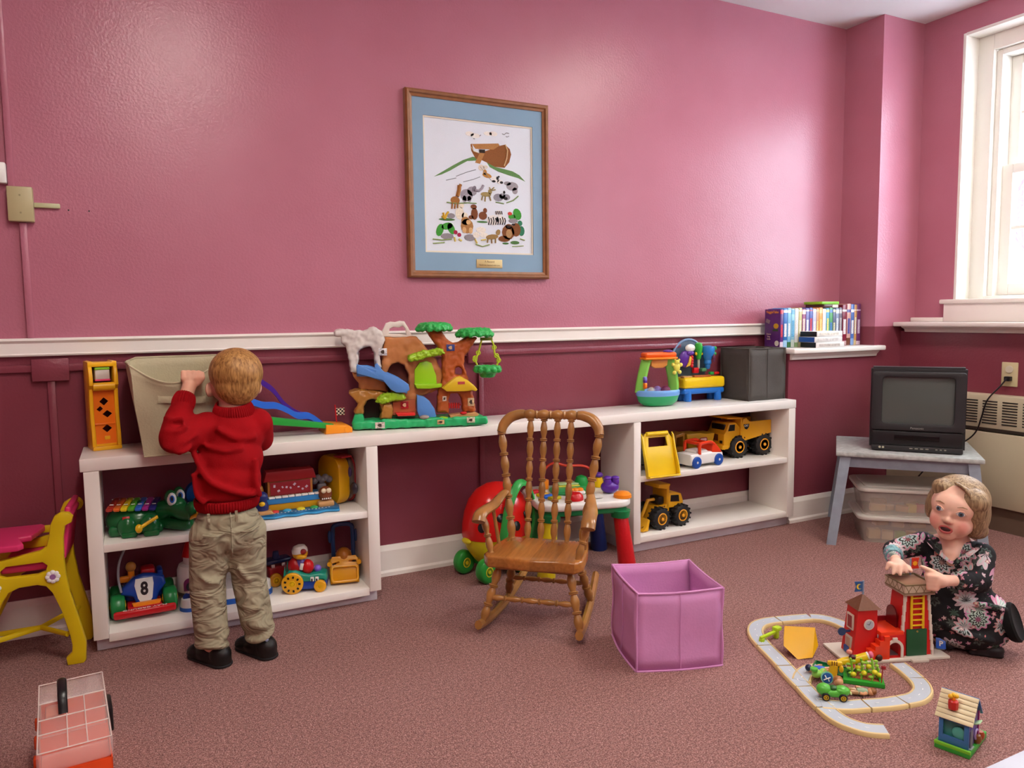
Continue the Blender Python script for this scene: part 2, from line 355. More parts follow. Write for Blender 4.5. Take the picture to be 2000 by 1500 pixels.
# ------------------------------------------------------------------ built-in shelves
def unit(label, x0, x1, w0, w1, zm, zb):
    t = thing('shelf_unit', label, 'shelf', ((x0+x1)/2, -.14, 0), group='built-in white shelf units'); ox, oy = (x0+x1)/2, -.14
    def bx(nm, a, b_, m=WPAINT, bev=.002): return G().box2((a[0]-ox, a[1]-oy, a[2]), (b_[0]-ox, b_[1]-oy, b_[2]), bev).obj(nm, m, t)
    for a, b_ in ((x0, x0+w0), (x1-w1, x1)): bx('side_panel', (a, -.2764, .045), (b_, -.028, .5605))
    bx('shelf', (x0+w0, -.2725, zm-.024), (x1-w1, -.028, zm)); bx('bottom_shelf', (x0+w0, -.2725, zb-.026), (x1-w1, -.028, zb))
    bx('toe_kick', (x0+.006, -.242, 0), (x1-.006, -.222, .045), KICK); bx('toe_kick', (x0+.006, -.222, 0), (x0+.026, -.03, .045), KICK); bx('toe_kick', (x1-.026, -.222, 0), (x1-.006, -.03, .045), KICK)
    return t
unit('two-tier white shelf unit with crocodile toy and race car', -.318, .575, .041, .041, .334, .058)
unit('two-tier white shelf unit with yellow toy trucks', 1.663, 2.584, .036, .042, .33, .072)
wt = G().box2((-.3266, -.2764, .561), (2.5877, -.0245, .600), .003).obj('worktop', WPAINT); tag(wt, 'long white worktop running across both shelf units', 'worktop')
# ------------------------------------------------------------------ things on the walls
BEIGE = mat('aged ivory plastic', '#B7AE84', rough=.4, var=.03)
t = thing('wall_raceway', 'rose-painted vertical cable raceway with an ivory junction box', 'raceway', (-.46, 0, .9535))
G().box2((-.001, -.012, 0), (.019, -.0005, .3585), .003).obj('lower_channel', ROSE, t)
G().box2((-.024, -.012, .4645), (-.006, -.0005, 1.493), .003).obj('upper_channel', ROSE, t)
b_ = G().box2((-.027, -.032, .3585), (.041, -.0005, .4645), .004).obj('junction_box', BEIGE, t)
for z in (.385, .438): G().cyl((.007, -.0325, z), (.007, -.031, z), .003, n=8).obj('screw', mat('screw', '#9A9270', metal=.5), b_)
G().box2((.041, -.014, .405), (.111, -.0005, .420), .003).obj('stub_channel', mat('pale green ivory', '#C3C49A', rough=.4), t)
g = G().box2((-.575, -.03, 1.425), (-.4845, -.0005, 1.488), .005); tag(g.obj('thermostat_cover', WHT), 'white plastic control box at the left edge above the junction box', 'control box')
for x, wh in ((-.327, 'left'), (-.270, 'right')): tag(G().cyl((x, -.0025, 1.356), (x, 0, 1.356), .0026, n=8).obj('wall_anchor', BLK), 'small dark screw anchor in the rose wall, the '+wh+' one of two', 'screw anchor', 'screw anchors in the wall')
t = thing('wall_raceway', 'maroon surface raceway running under the white chair rail', 'raceway', (0, 0, .846))
G().box2((XL, -.014, 0), (2.59, -.0005, .024), .004).obj('horizontal_channel', MAROON, t)
for x0, x1 in ((-.455, -.352), (1.035, 1.157)):
    G().box2((x0, -.022, -.029), (x1, -.0005, .042), .003).obj('junction_box', MAROON, t)
    G().box2(((x0+x1)/2-.012, -.014, -.728), ((x0+x1)/2+.010, -.0005, -.029), .003).obj('drop_channel', MAROON, t)

# framed embroidery --------------------------------------------------
PW, PH = .617, .7077
pic = thing('framed_picture', 'oak-framed embroidery of an ark and animals with blue mat', 'picture', (1.10225, 0, 1.1579))
OAK = mat('oak frame wood', '#8C5A34', rough=.35, var=.18, vscale=30)
def frame_rail(g, L, w):                              # mitred moulding along +X, lying in XZ, face toward -Y
    prof = [(0, 0), (0, -.024), (.006, -.030), (.014, -.029), (.018, -.022), (w, -.020), (w, 0)]
    V = [(z, y, z) for z, y in prof]+[(L-z, y, z) for z, y in prof]; n = len(prof)
    return g.poly(V, [tuple(range(n)), tuple(range(n, 2*n))]+[(i, (i+1) % n, n+(i+1) % n, n+i) for i in range(n)])
for M, L in ((T(-PW/2,0,0), PW), (T(PW/2,0,PH) @ RY(180), PW), (T(-PW/2,0,PH) @ RY(90), PH), (T(PW/2,0,0) @ RY(-90), PH)):
    o = frame_rail(G(), L, .027).obj('frame_rail', OAK, pic, M, ang=20)
ix, iz = PW/2-.026, PH
cx0, cx1, cz0, cz1 = -PW/2+.072, PW/2-.070, .098, PH-.092
MATB = mat('blue mat board', '#86A6BE', rough=.8, var=.03); CRM = mat('cream mat core', '#E6DCC8', rough=.8)
G().prism([(-ix,.026),(ix,.026),(ix,PH-.026),(-ix,PH-.026)], .003, T(0,-.016,0), holes=[[(cx0,cz0),(cx1,cz0),(cx1,cz1),(cx0,cz1)]]).obj('mat_board', MATB, pic)
G().prism([(cx0-.004,cz0-.004),(cx1+.004,cz0-.004),(cx1+.004,cz1+.004),(cx0-.004,cz1+.004)], .002, T(0,-.0125,0), holes=[[(cx0+.006,cz0+.006),(cx1-.006,cz0+.006),(cx1-.006,cz1-.006),(cx0+.006,cz1-.006)]]).obj('inner_liner', CRM, pic)
G().box2((cx0,-.0095,cz0), (cx1,-.0065,cz1)).obj('linen', mat('white embroidery linen', '#DCE4EE', rough=.85, var=.02, bump=.1, bscale=300), pic)
def E_(x, y):                                         # drawing units of the embroidery (770 x 1010) to the linen
    u = (x-203)/768; top = 235+100*u; bot = 1275+25*u; v = (y-top)/(bot-top)
    return cx0+.004+u*(cx1-cx0-.008), cz1-.004-v*(cz1-cz0-.008)
_emb = [0]
def stitch(name, hexc, polys=(), ells=(), lines=(), lift=0):
    g = G(); _emb[0]+=1; y0 = -.0098-.00004*_emb[0]-.0006*lift
    for p in polys: g.prism([E_(*q) for q in p][::-1], .0006, T(0, y0, 0))
    for x, y, rx, ry, *a in ells:
        c = E_(x, y); s = (cx1-cx0)/768; s2 = (cz1-cz0)/1005; a = rad(-(a[0] if a else 0))
        g.prism([(c[0]+s*(rx*cos(k*pi/6)*cos(a)-ry*sin(k*pi/6)*sin(a)), c[1]+s2*(rx*cos(k*pi/6)*sin(a)+ry*sin(k*pi/6)*cos(a))) for k in range(12)], .0006, T(0, y0, 0))
    for w, pts in lines: g.tube([(E_(*q)[0], y0, E_(*q)[1]) for q in pts], w*(cx1-cx0)/768, 5)
    return g.obj(name, mat('thread '+hexc, hexc, rough=.8, var=.12, vscale=200), pic)
stitch('stitched_hill','#5E8A50',[[(265,697),(330,655),(400,610),(470,570),(540,545),(600,560),(560,575),(500,578),(440,612),(380,650),(320,680)],[(640,590),(700,625),(760,640),(830,660),(880,690),(925,740),(870,712),(800,690),(720,660),(660,625)]])
stitch('stitched_hill','#8C949C',lines=[(2.5,[(350,725),(420,708)]),(2.5,[(420,695),(500,662),(560,645)]),(2.5,[(470,738),(540,720),(590,700)]),(2,[(590,620),(640,690),(680,740)])])
stitch('stitched_ark','#8A5426',[[(525,450),(535,445),(545,500),(580,520),(640,500),(730,465),(775,455),(810,490),(820,530),(805,590),(770,632),(700,625),(640,590),(600,570),(560,560),(530,500)]])
stitch('stitched_ark','#B07C46',[[(535,448),(725,446),(735,462),(690,492),(560,485)],[(590,515),(625,520),(590,600),(555,590)]],lift=1)
stitch('stitched_ark','#2E2018',[[(585,490),(628,492),(626,518),(585,515)]],lift=2)
stitch('stitched_ark','#D8B888',lines=[(5,[(775,455),(792,500),(785,560),(765,620)]),(3,[(528,470),(545,505),(580,518)])],lift=2)
stitch('stitched_clouds','#E9E6E0',ells=[(520,370,30,18),(560,385,34,18),(650,370,30,16),(690,372,30,18)])
stitch('stitched_birds','#6C7078',lines=[(2,[(755,372),(770,380),(785,366),(805,370)]),(2,[(782,393),(792,398),(805,392)]),(2,[(590,388),(600,380)]),(2,[(545,405),(556,410)])])
stitch('stitched_sheep','#DCD3C4',ells=[(600,630,22,24),(630,625,16,14)])
stitch('stitched_lion','#C08A40',ells=[(640,690,34,18,15),(625,665,14,22)])
stitch('stitched_panda','#E4E2E0',ells=[(700,720,30,24),(735,740,22,18)]); stitch('stitched_panda','#1F1D22',ells=[(688,735,14,9),(715,712,9,14),(745,745,12,10),(725,700,7,7)],lift=1)
stitch('stitched_rhino','#9A969C',ells=[(825,775,44,34),(845,810,20,26),(790,752,26,16)])
stitch('stitched_giraffe','#A06A30',ells=[(410,880,32,30)],lines=[(13,[(425,850),(438,800),(440,765)]),(9,[(440,762),(455,768)]),(6,[(390,895),(386,945)]),(6,[(410,905),(405,945)]),(6,[(428,900),(425,940)])])
stitch('stitched_elephant','#9C97A2',ells=[(490,840,44,46),(530,810,34,36),(475,870,14,26),(510,870,14,24)],lines=[(9,[(550,800),(580,808),(600,790),(612,765)])])
stitch('stitched_elephant','#77727E',ells=[(545,790,14,22,20)],lift=1)
stitch('stitched_deer','#9C8A58',ells=[(630,835,38,18),(660,815,14,20)],lines=[(5,[(605,850),(598,880)]),(5,[(625,850),(622,890)]),(5,[(655,845),(665,885)]),(4,[(665,800),(655,780)]),(4,[(670,800),(690,782)]),(4,[(675,805),(700,800)])])
stitch('stitched_hippo','#92909A',ells=[(720,860,36,30),(750,850,24,22),(780,858,28,24)]); stitch('stitched_hippo','#1E1C20',ells=[(764,820,8,12),(775,868,14,12)],lift=1)
stitch('stitched_grass','#7E9A62',lines=[(4,[(780,902),(830,885),(870,850)]),(4,[(350,895),(420,905),(500,900),(560,905)]),(4,[(700,895),(760,908)])])
stitch('stitched_bear','#E6DFCB',ells=[(440,980,30,50),(455,920,16,22),(475,1000,22,26)])
stitch('stitched_kangaroo','#7A4524',ells=[(545,985,24,46),(540,930,22,18),(605,1000,30,32),(622,960,14,20),(520,1012,18,16)])
stitch('stitched_zebra','#E6E4E0',ells=[(680,1035,44,40),(735,1030,34,32),(720,980,26,22)])
stitch('stitched_zebra','#26242A',lines=[(3.5,[(645+i*17,1010+(i%2)*8),(652+i*17,1040),(645+i*17,1070)]) for i in range(8)]+[(3.5,[(700+i*14,965),(704+i*14,990)]) for i in range(4)],lift=1)
stitch('stitched_flower','#D8B030',lines=[(7,[(335,1025),(350,985),(362,970)]),(7,[(335,1025),(315,1000)]),(7,[(335,1025),(325,975)])])
stitch('stitched_bush','#4E7A44',ells=[(350,1028,56,10),(600,1048,40,8),(840,1210,34,14),(770,1216,24,8)])
stitch('stitched_plant','#3E9A34',ells=[(300,1110,24,48,15),(350,1080,40,26,-20),(378,1100,24,44,-20)]); stitch('stitched_plant','#3E9A34',ells=[(860,990,30,46,-15),(820,1010,26,20)])
stitch('stitched_plant','#2E7A5A',ells=[(890,1120,24,40),(880,1060,18,22)])
stitch('stitched_rock','#8E8A90',ells=[(350,1160,44,24),(380,1000,26,20),(830,1040,34,18),(510,1170,40,26)])
stitch('stitched_flower','#A81E48',ells=[(408,1128,14,16),(434,1148,14,16)]); stitch('stitched_flower','#C83A32',ells=[(805,985,16,14)])
stitch('stitched_lion','#A87844',ells=[(490,1080,44,56),(480,1040,30,32)]); stitch('stitched_lion','#D2A874',ells=[(500,1050,16,18),(470,1110,14,24),(515,1115,14,24)],lift=1)
stitch('stitched_sheep','#E8E4DA',ells=[(590,1110,36,24),(555,1150,24,24),(610,1150,30,20)]); stitch('stitched_chick','#E0CE70',lines=[(6,[(400,1165),(405,1200)]),(6,[(430,1180),(450,1195)]),(6,[(545,1180),(560,1215)]),(5,[(590,1190),(625,1185)])])
stitch('stitched_fox','#9A7C4A',ells=[(670,1165,46,20,-8),(715,1130,16,24,15)],lines=[(5,[(640,1175),(635,1210)]),(5,[(665,1180),(668,1215)]),(5,[(695,1175),(695,1212)])])
stitch('stitched_gorilla','#7C4A22',ells=[(790,1130,46,58),(760,1180,44,24),(850,1110,34,54),(795,1085,26,20)]); stitch('stitched_gorilla','#B08A5C',ells=[(795,1140,22,34)],lift=1); stitch('stitched_gorilla','#2A1A12',ells=[(795,1085,16,10),(830,1070,14,8)],lift=1)
stitch('stitched_grass','#8FA860',lines=[(3.5,[(250,1180),(310,1188),(380,1182)]),(3.5,[(250,1215),(330,1208)]),(3.5,[(550,1222),(600,1240),(650,1225)]),(3.5,[(880,1180),(915,1192)]),(3,[(820,1240),(905,1236)])])
G().box((.035,-.0175,.058),(.115,.002,.034),.001).obj('name_plaque', mat('brass plaque','#C8B480',rough=.4,metal=.3), pic)
text('A Record', .011, mat('engraving','#6A4A24'), pic, T(.035,-.0187,.066) @ FLAT, depth=.0002); text('Noahs ark, Stitched with Love', .0075, MATS['engraving'], pic, T(.035,-.0187,.052) @ FLAT, depth=.0002)
# ------------------------------------------------------------------ toys on the worktop
ZT = .6002
# shape sorter tower
t = thing('shape_sorter_tower', 'tall yellow and orange shape sorter tower with diamond holes', 'toy', (-.2535, -.132, ZT), 11)
YO=P('amber plastic','#F0B41A'); DOR=P('deep orange plastic','#F07818')
for s in (-1, 1):
    G().prism([(-.004,0),(-.096,0),(-.096,.262),(-.080,.275),(-.030,.275),(-.012,.262),(-.002,.235),(-.002,.205),(-.016,.192),(-.018,.10),(-.006,.05)][::-1], .012, T(s*.0355-.006,0,0) @ RZ(90) @ SC(-1,-1,1), bev=.003).obj('side_frame', YO, t)
G().box2((-.030,.020,.012),(.030,.094,.018)).obj('floor_plate', YO, t)
hl=[ngon(.013,4,0,.152),[(-.013+x,.130+z) for x,z in ((-.009,-.002),(.002,.008),(.010,-.001),(0,-.010))],ngon(.014,4,.008,.112,.012),ngon(.014,4,.005,.066,.013)]
G().prism([(-.030,.010),(.030,.010),(.030,.190),(-.030,.190)],.004,T(0,.022,0),holes=hl).obj('front_panel', DOR, t)
G().box2((-.030,.0185,.078),(.030,.022,.084),.002).obj('ridge', DOR, t)
G().box((.004,.0215,.036),(.016,.003,.012),.002).obj('button', YO, t)
G().box2((-.030,.060,.012),(.030,.066,.262)).obj('back_panel', P('maroon plastic','#5A1620'), t)
G().box2((-.041,-.001,-.0),(.041,.022,.012),.003).obj('front_lip', YO, t)
G().cyl((-.0305,.012,.200),(.0305,.012,.200),.013,n=16).obj('hood_roll', YO, t)
G().prism([(-.041,.262),(-.041,.278),(-.030,.280),(-.026,.276),(.026,.276),(.030,.280),(.041,.278),(.041,.262)],.08,T(0,.014,0),bev=.002).obj('top_cap', YO, t)
bk=G().box((0,.034,.236),(.042,.030,.036),.004).obj('block', P('pale block','#CFC8C2'), t); G().box((0,.030,.256),(.042,.026,.008),.002).obj('block_lid', LIM, bk); G().box((0,.019,.220),(.044,.006,.006),.002).obj('block_base', PNK, bk)

# beige fabric bin, floppy, front rim pulled down
FAB=mat('beige canvas','#BDB394',rough=.9,var=.05,vscale=14,bump=.25,bscale=160); FABI=FAB
t = thing('fabric_bin', 'beige canvas storage bin on the worktop that the boy leans on', 'storage bin', (0,-.19,ZT))
def binring(k):                                       # k 0 bottom .. 1 top ; local coords
    x0,x1=-.153-.028*k,.086+.006*k; y0,y1=-.142-.028*k,.150+.0*k
    pts=[]
    n=14
    for i in range(n): pts.append((x0+(x1-x0)*i/n,y0,'f',i/n))
    for i in range(n): pts.append((x1,y0+(y1-y0)*i/n,'r',i/n))
    for i in range(n): pts.append((x1+(x0-x1)*i/n,y1,'b',i/n))
    for i in range(n): pts.append((x0,y1+(y0-y1)*i/n,'l',i/n))
    out=[]
    for x,y,s,q in pts:
        z=.275*k; dx=dy=0
        if s=='f': z-=k**3*.055*sin(pi*min(1,q*1.15))**1.0 if q<.87 else 0; dy=-.016*k*sin(pi*q)
        if s=='b': dy=.010*k*sin(pi*q); z+=k*.008
        if s=='l': dx=-.006*k*sin(pi*q)
        dx+=.0035*sin(9*k+q*7)*k; dy+=.0035*sin(7*k+11*q)*(1 if s in'fb' else 0)
        out.append(Vector((x+dx,y+dy,z)))
    return out
R=[binring(j/10) for j in range(11)]
g=G(); n=len(R[0]); V=[tuple(v) for r in R for v in r]; cen=Vector((-.02,.0,0))
g.poly(V,[(j*n+i,j*n+(i+1)%n,(j+1)*n+(i+1)%n,(j+1)*n+i) for j in range(10) for i in range(n)]+[tuple(range(n))])
o=g.obj('bin_wall',FAB,t,ang=50); md=o.modifiers.new('thick','SOLIDIFY'); md.thickness=.004; md.offset=0
G().tube([v for v in R[10]],.0035,6,closed=True).obj('rim_binding',FAB,t)
G().tube([v+Vector((0,-.0015,.001)) for v in R[0]],.0025,6,closed=True).obj('bottom_piping',FAB,t)
for i0 in (0,14): G().tube([R[j][i0] for j in range(11)],.0022,5).obj('seam',FAB,t)
hd=G().tube(smooth_path([(-.108,-.166,.172),(-.085,-.176,.171),(-.045,-.182,.168),(.0,-.184,.166),(.02,-.179,.166)],4),.0105,6,flat=(.18,1)).obj('handle_strap',FAB,t)
G().box((-.103,-.168,.172),(.014,.004,.022),.001).obj('stitch_patch',FAB,hd)

# racing ramp
t = thing('racing_ramp', 'toy racing ramp with purple, blue and green tracks and orange finish', 'toy', (.47,-.13,ZT))
def track(nm, pts, y, m, w=.026):
    p=smooth_path([(x-.47,y,z-.6) for x,z in pts],8); g=G()
    sec=[(-w/2,.010),(-w/2+.004,.010),(-w/2+.004,.003),(w/2-.004,.003),(w/2-.004,.010),(w/2,.010),(w/2,-.012),(-w/2,-.012)]
    V=[];n=len(sec)
    for q in p: V+=[(q.x,q.y+a,q.z+b) for a,b in sec]
    g.poly(V,[tuple(range(n)),tuple(range((len(p)-1)*n,len(p)*n))]+[(i*n+k,i*n+(k+1)%n,(i+1)*n+(k+1)%n,(i+1)*n+k) for i in range(len(p)-1) for k in range(n)]); g.obj(nm,m,t,ang=30)
track('purple_track',[(.165,.832),(.23,.785),(.265,.755),(.30,.705),(.34,.672),(.38,.655),(.425,.626)],.050,P('violet plastic','#4A2390'))
track('blue_track',[(.135,.744),(.19,.724),(.225,.711),(.265,.707),(.30,.690),(.335,.668),(.38,.662),(.425,.626)],.010,P('track blue plastic','#2D6FE0'))
g=G().prism([(-.32,.060),(-.02,.016),(-.02,.034),(-.32,.090)],.026,T(0,-.045,0),bev=.003); g.obj('green_track',P('track green plastic','#239A3A'),t)
G().prism([(-.050,0),(.045,0),(.045,.016),(.034,.026),(-.048,.034)],.118,T(0,-.050,0),bev=.004).obj('finish_base',P('ramp orange plastic','#F2971E'),t)
G().cyl((.028,-.052,.012),(.028,-.046,.012),.012,n=14).obj('end_stop',MATS['ramp orange plastic'],t)
fp=G().cyl((.012,.045,.026),(.008,.045,.092),.0022,n=8).obj('flag_pole',RED,t)
CHK=mat('checker print','#E8E4D8',var=0); _n=CHK.node_tree; _c=N(CHK,'ShaderNodeTexChecker'); _c.inputs['Scale'].default_value=150; _c.inputs[1].default_value=lin('#E8E0C8'); _c.inputs[2].default_value=lin('#17120E'); _t=N(CHK,'ShaderNodeTexCoord'); _mp=N(CHK,'ShaderNodeMapping'); _mp.inputs['Location'].default_value=(.003,.003,.003); _n.links.new(_t.outputs['Object'],_mp.inputs[0]); _n.links.new(_mp.outputs[0],_c.inputs[0]); _n.links.new(_c.outputs[0],_n.nodes['Principled BSDF'].inputs['Base Color'])
G().box((.026,.045,.066),(.032,.002,.026),.0005).obj('flag',CHK,fp); G().box((.026,.0462,.066),(.036,.0012,.030),.0004).obj('flag_border',P('dark red plastic','#8E1A22'),fp)
G().box2((-.345,-.048,0),(-.255,.075,.022),.004).obj('tower_foot',GRN,t); 
for y in (-.032,.010,.050): G().box2((-.330,y-.012,.02),(-.312,y+.012,.110 if y<0 else (.140 if y<.03 else .222)),.003).obj('tower_post',GRN,t)

# tree house play set ---------------------------------------------------
t = thing('tree_house_playset', 'plastic animal play set with snowy cliff, slide and brown tree', 'toy', (.527,-.150,ZT+.004), -16)
def Z3(zx, zy, e=0): lx=zx/2983-.0931; return (lx, max(e,(1289-56*(lx/.477)-zy)/2983))
def P3(g, pts, y0, dep, bev=.004, holes=()): return g.prism([Z3(*p) for p in pts][::-1], dep, T(0,y0,0), bev=bev, holes=[[Z3(*p) for p in h][::-1] for h in holes])
SNO=P('snowy grey plastic','#D9D4CE',bump=.35,bscale=45,rough=.35); CLIFF=P('cliff tan plastic','#C8834C',bump=.5,bscale=28,rough=.5); TRK=P('trunk brown plastic','#B45A26',bump=.6,bscale=40,rough=.45)
LEAF=P('leaf green plastic','#30B052',bump=.7,bscale=70); BASEG=P('base green plastic','#2BB46E',bump=.5,bscale=35); LIMB=P('leafy lime plastic','#9CC92A',bump=.7,bscale=70); SLB=P('slide blue plastic','#5C94DC',bump=.35,bscale=50); OCH=P('ochre rock plastic','#B07A38',bump=.5,bscale=30)
g=G(); g.prism([(0.0,.0)]+[]+[(.005,0),(.470,0),(.478,.05),(.472,.118),(.44,.135),(.03,.135),(-.004,.11),(-.006,.04)],.030,T(0,0,.0) @ RX(90) @ SC(1,-1,1) @ T(0,0,0) if False else Matrix(((1,0,0,0),(0,0,1,0),(0,1,0,0),(0,0,0,1))),bev=.004)
rk=random.Random(4)
for k in range(15):
    x=.01+k*.0325; g.box((x+.004,.006,.017),(.036,.022,rk.uniform(.026,.038)),.007,RZ(rk.uniform(-14,14)))
rocky(g,'green_base',BASEG,t,.0045,.008,.016,3)
P3(G(),[(290,1130),(255,1230),(400,1230),(385,1150),(375,1120)],.004,.05).obj('grass_bank',BASEG,t)
rocky(P3(G(),[(280,1130),(335,1010),(270,950),(228,890),(340,860),(560,880),(610,900),(640,960),(700,1040),(690,1180),(560,1180),(575,1100),(560,1010),(500,960),(430,975),(390,1050),(390,1130)],.022,.060,.006),'cave_arch',OCH,t,0.004,0.014,0.025,2)
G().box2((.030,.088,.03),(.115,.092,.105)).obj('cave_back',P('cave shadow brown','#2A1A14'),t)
rocky(P3(G(),[(270,660),(340,690),(620,760),(660,900),(560,880),(350,860),(330,790),(290,720)],.045,.05,.006),'cliff_ledge',CLIFF,t,0.004,0.012,0.025,2)
rocky(P3(G(),[(600,500),(590,640),(640,760),(680,860),(700,1000),(690,1150),(955,1150),(950,960),(1240,850),(1250,640),(1180,520),(1080,400),(980,280),(640,290)],.040,.055,.006,holes=[[(640,690),(690,600),(760,565),(840,600),(880,700),(880,860),(700,800)]]),'cliff_tower',CLIFF,t,0.0045,0.014,0.03,2)
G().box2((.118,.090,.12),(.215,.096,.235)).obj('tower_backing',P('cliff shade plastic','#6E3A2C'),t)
rocky(P3(G(),[(95,250),(130,215),(200,215),(310,225),(400,230),(500,190),(560,195),(610,240),(640,330),(610,400),(570,480),(590,630),(525,620),(520,460),(480,400),(400,405),(350,440),(345,540),(330,680),(260,680),(240,500),(220,400),(180,360),(175,300),(100,290)],.030,.060,.008),'snowy_cliff',SNO,t,0.004,0.016,0.02,3)
P3(G(),[(610,290),(605,230),(650,140),(700,120),(750,125),(800,110),(850,115),(890,180),(930,260),(980,270),(960,300)],.055,.025,.005,holes=[[(680,255),(690,200),(730,180),(790,185),(830,165),(860,200),(870,262),(780,255)]]).obj('carry_handle',P('handle white plastic','#E4DED4'),t)
g=G(); sl=[Z3(325,640),Z3(450,640),Z3(600,690),Z3(760,760),Z3(860,830)]
def slide(u,v,y0=-.006,w=.052):
    i=min(3,int(u*4)); f=u*4-i; x=sl[i][0]*(1-f)+sl[i+1][0]*f; z=sl[i][1]*(1-f)+sl[i+1][1]*f
    a=v*2-1; return Vector((x,y0+w*v,z-.020+.034*abs(a)**1.5))
o=g.grid(slide,14,9).obj('blue_slide',SLB,t); o.modifiers.new('s','SOLIDIFY').thickness=.006
P3(G(),[(330,580),(390,600),(480,650),(520,660),(515,580),(545,565),(580,620),(640,690),(800,740),(870,790),(880,850),(840,880),(740,880),(680,850),(600,750),(330,680)],-.010,.008,.003).obj('slide_side',SLB,t)
rocky(P3(G(),[(870,520),(885,480),(980,450),(1040,420),(1100,430),(1200,395),(1250,410),(1270,450),(1200,480),(1100,490),(1000,530),(890,550)],.000,.060,.005),'upper_awning',LIMB,t,0.003,0.012,0.008,1)
P3(G(),[(940,830),(945,640),(1000,560),(1080,540),(1130,560),(1180,700),(1185,830)],.028,.014,.003).obj('niche_panel',P('niche lime plastic','#9CD424'),t)
P3(G(),[(935,790),(1235,785),(1230,820),(1100,840),(960,840)],.000,.045,.004).obj('niche_ledge',MATS['niche lime plastic'],t)
rocky(P3(G(),[(512,990),(560,920),(640,890),(740,880),(820,905),(840,945),(790,970),(700,975),(600,1010)],.002,.030,.005),'lower_awning',LIMB,t,0.003,0.012,0.008,1)
rocky(P3(G(),[(560,1170),(600,1020),(690,1010),(700,1110),(680,1180)],.012,.02,.004),'front_rock',OCH,t,0.0035,0.01,0.012,2)
P3(G(),[(700,1000),(945,960),(950,1140),(690,1140)],.030,.01,.002).obj('plank_door',P('door terracotta plastic','#B4623E'),t)
P3(G(),[(725,1105),(930,1100),(935,1130),(750,1140)],-.004,.040,.002).obj('red_doorstep',P('scarlet plastic','#D8302C'),t)
P3(G(),[(960,910),(1040,930),(1100,980),(1150,1060),(1170,1150),(1100,1170),(980,1150),(958,1090)],.014,.028,.006).obj('waterfall',SLB,t)
G().ell(Z3(1035,1150)[:1]+(.004,)+Z3(1035,1150)[1:],(.018,.012,.008)).obj('grey_stone',P('pebble grey','#9C9088'),t)
P3(G(),[(1170,1165),(1220,1140),(1290,1150),(1280,1180),(1190,1185)],-.002,.014,.002).obj('lily_pad',LIM,t)
rocky(P3(G(),[(1180,1110),(1200,860),(1250,760),(1250,500),(1200,380),(1080,210),(1250,205),(1300,290),(1370,340),(1430,330),(1530,270),(1650,270),(1570,380),(1500,480),(1490,580),(1530,720),(1580,880),(1615,1100),(1470,1100),(1460,960),(1420,890),(1340,890),(1312,960),(1310,1115)],.020,.056,.010,holes=[[(1385,690),(1390,620),(1430,595),(1470,620),(1480,690)]]),'tree_trunk',TRK,t,0.004,0.01,0.014,2)
for zx,zy,rx,nm in ((1172,165,.063,'canopy'),(1620,215,.066,'canopy')):
    x,z=Z3(zx,zy); g=G(); g.lathe([(rx*.35,.016),(rx*.8,.014),(rx,.004),(rx*.98,-.012),(rx*.90,-.014),(rx*.5,-.006)],T(x,.048,z),28)
    for k in range(13): a=2*pi*k/13; g.ell((x+rx*.95*cos(a),.048+rx*.95*sin(a),z-.009),(.012,.012,.010),None,8,6)
    rocky(g,nm,LEAF,t,.0035,.012,.008,1)
P3(G(),[(1235,830),(1300,770),(1380,710),(1440,700),(1510,735),(1580,790),(1620,840),(1600,860),(1560,850),(1500,860),(1380,865),(1280,865)],-.012,.046,.006).obj('yellow_roof',P('roof yellow plastic','#E2C02C'),t)
G().box((*Z3(1440,812)[:1],-.0128,Z3(0,812)[1]-.004),(.026,.001,.010)).obj('sticker',P('logo red print','#C05050'),t)
for k in range(5): x,z=Z3(1325+k*26,1030); G().box((x,.050,z-.002),(.006,.006,.022),.002).obj('fence_post',P('scarlet plastic','#D8302C'),t)
x,z=Z3(1380,1030); G().box((x,.053,z),(.05,.004,.005),.001).obj('fence_rail',MATS['scarlet plastic'],t)
P3(G(),[(1310,1130),(1600,1100),(1640,1120),(1600,1150),(1320,1160)],.005,.06,.002).obj('doorstep',TAN,t)
x,z=Z3(1465,1105); G().ell((x,.006,z),(.013,.008,.006)).obj('red_lever',RED,t)
# swing
yl=P('vine lime plastic','#B8CC30')
x0,z0=Z3(1742,285); G().box((x0,.030,z0),(.046,.014,.012),.003).obj('swing_bar',P('swing olive','#6E8428'),t)
for pts in ([(1690,295),(1655,420),(1625,500),(1600,490),(1620,540),(1635,575)],[(1800,295),(1825,360),(1835,450),(1880,490),(1870,540),(1855,575)]):
    p=smooth_path([(Z3(*q)[0],.028,Z3(*q)[1]) for q in pts],5); G().tube(p,.0035,7).obj('swing_vine',yl,t)
    for k in (6,12,18): G().ring(p[min(k,len(p)-1)],.007,.0026,RX(90),12,6).obj('vine_curl',yl,t)
x0,z0=Z3(1750,640); g=G(); g.lathe([(.020,-.024),(.026,-.022),(.030,-.010),(.040,-.004),(.050,.012),(.049,.021),(.040,.019),(.030,0)],T(x0,.028,z0),24)
for k in range(11): a=2*pi*k/11; g.ell((x0+.045*cos(a),.028+.045*sin(a),z0+.004),(.011,.011,.011),None,8,6)
rocky(g,'swing_basket',LEAF,t,.0035,.008,.008,1)
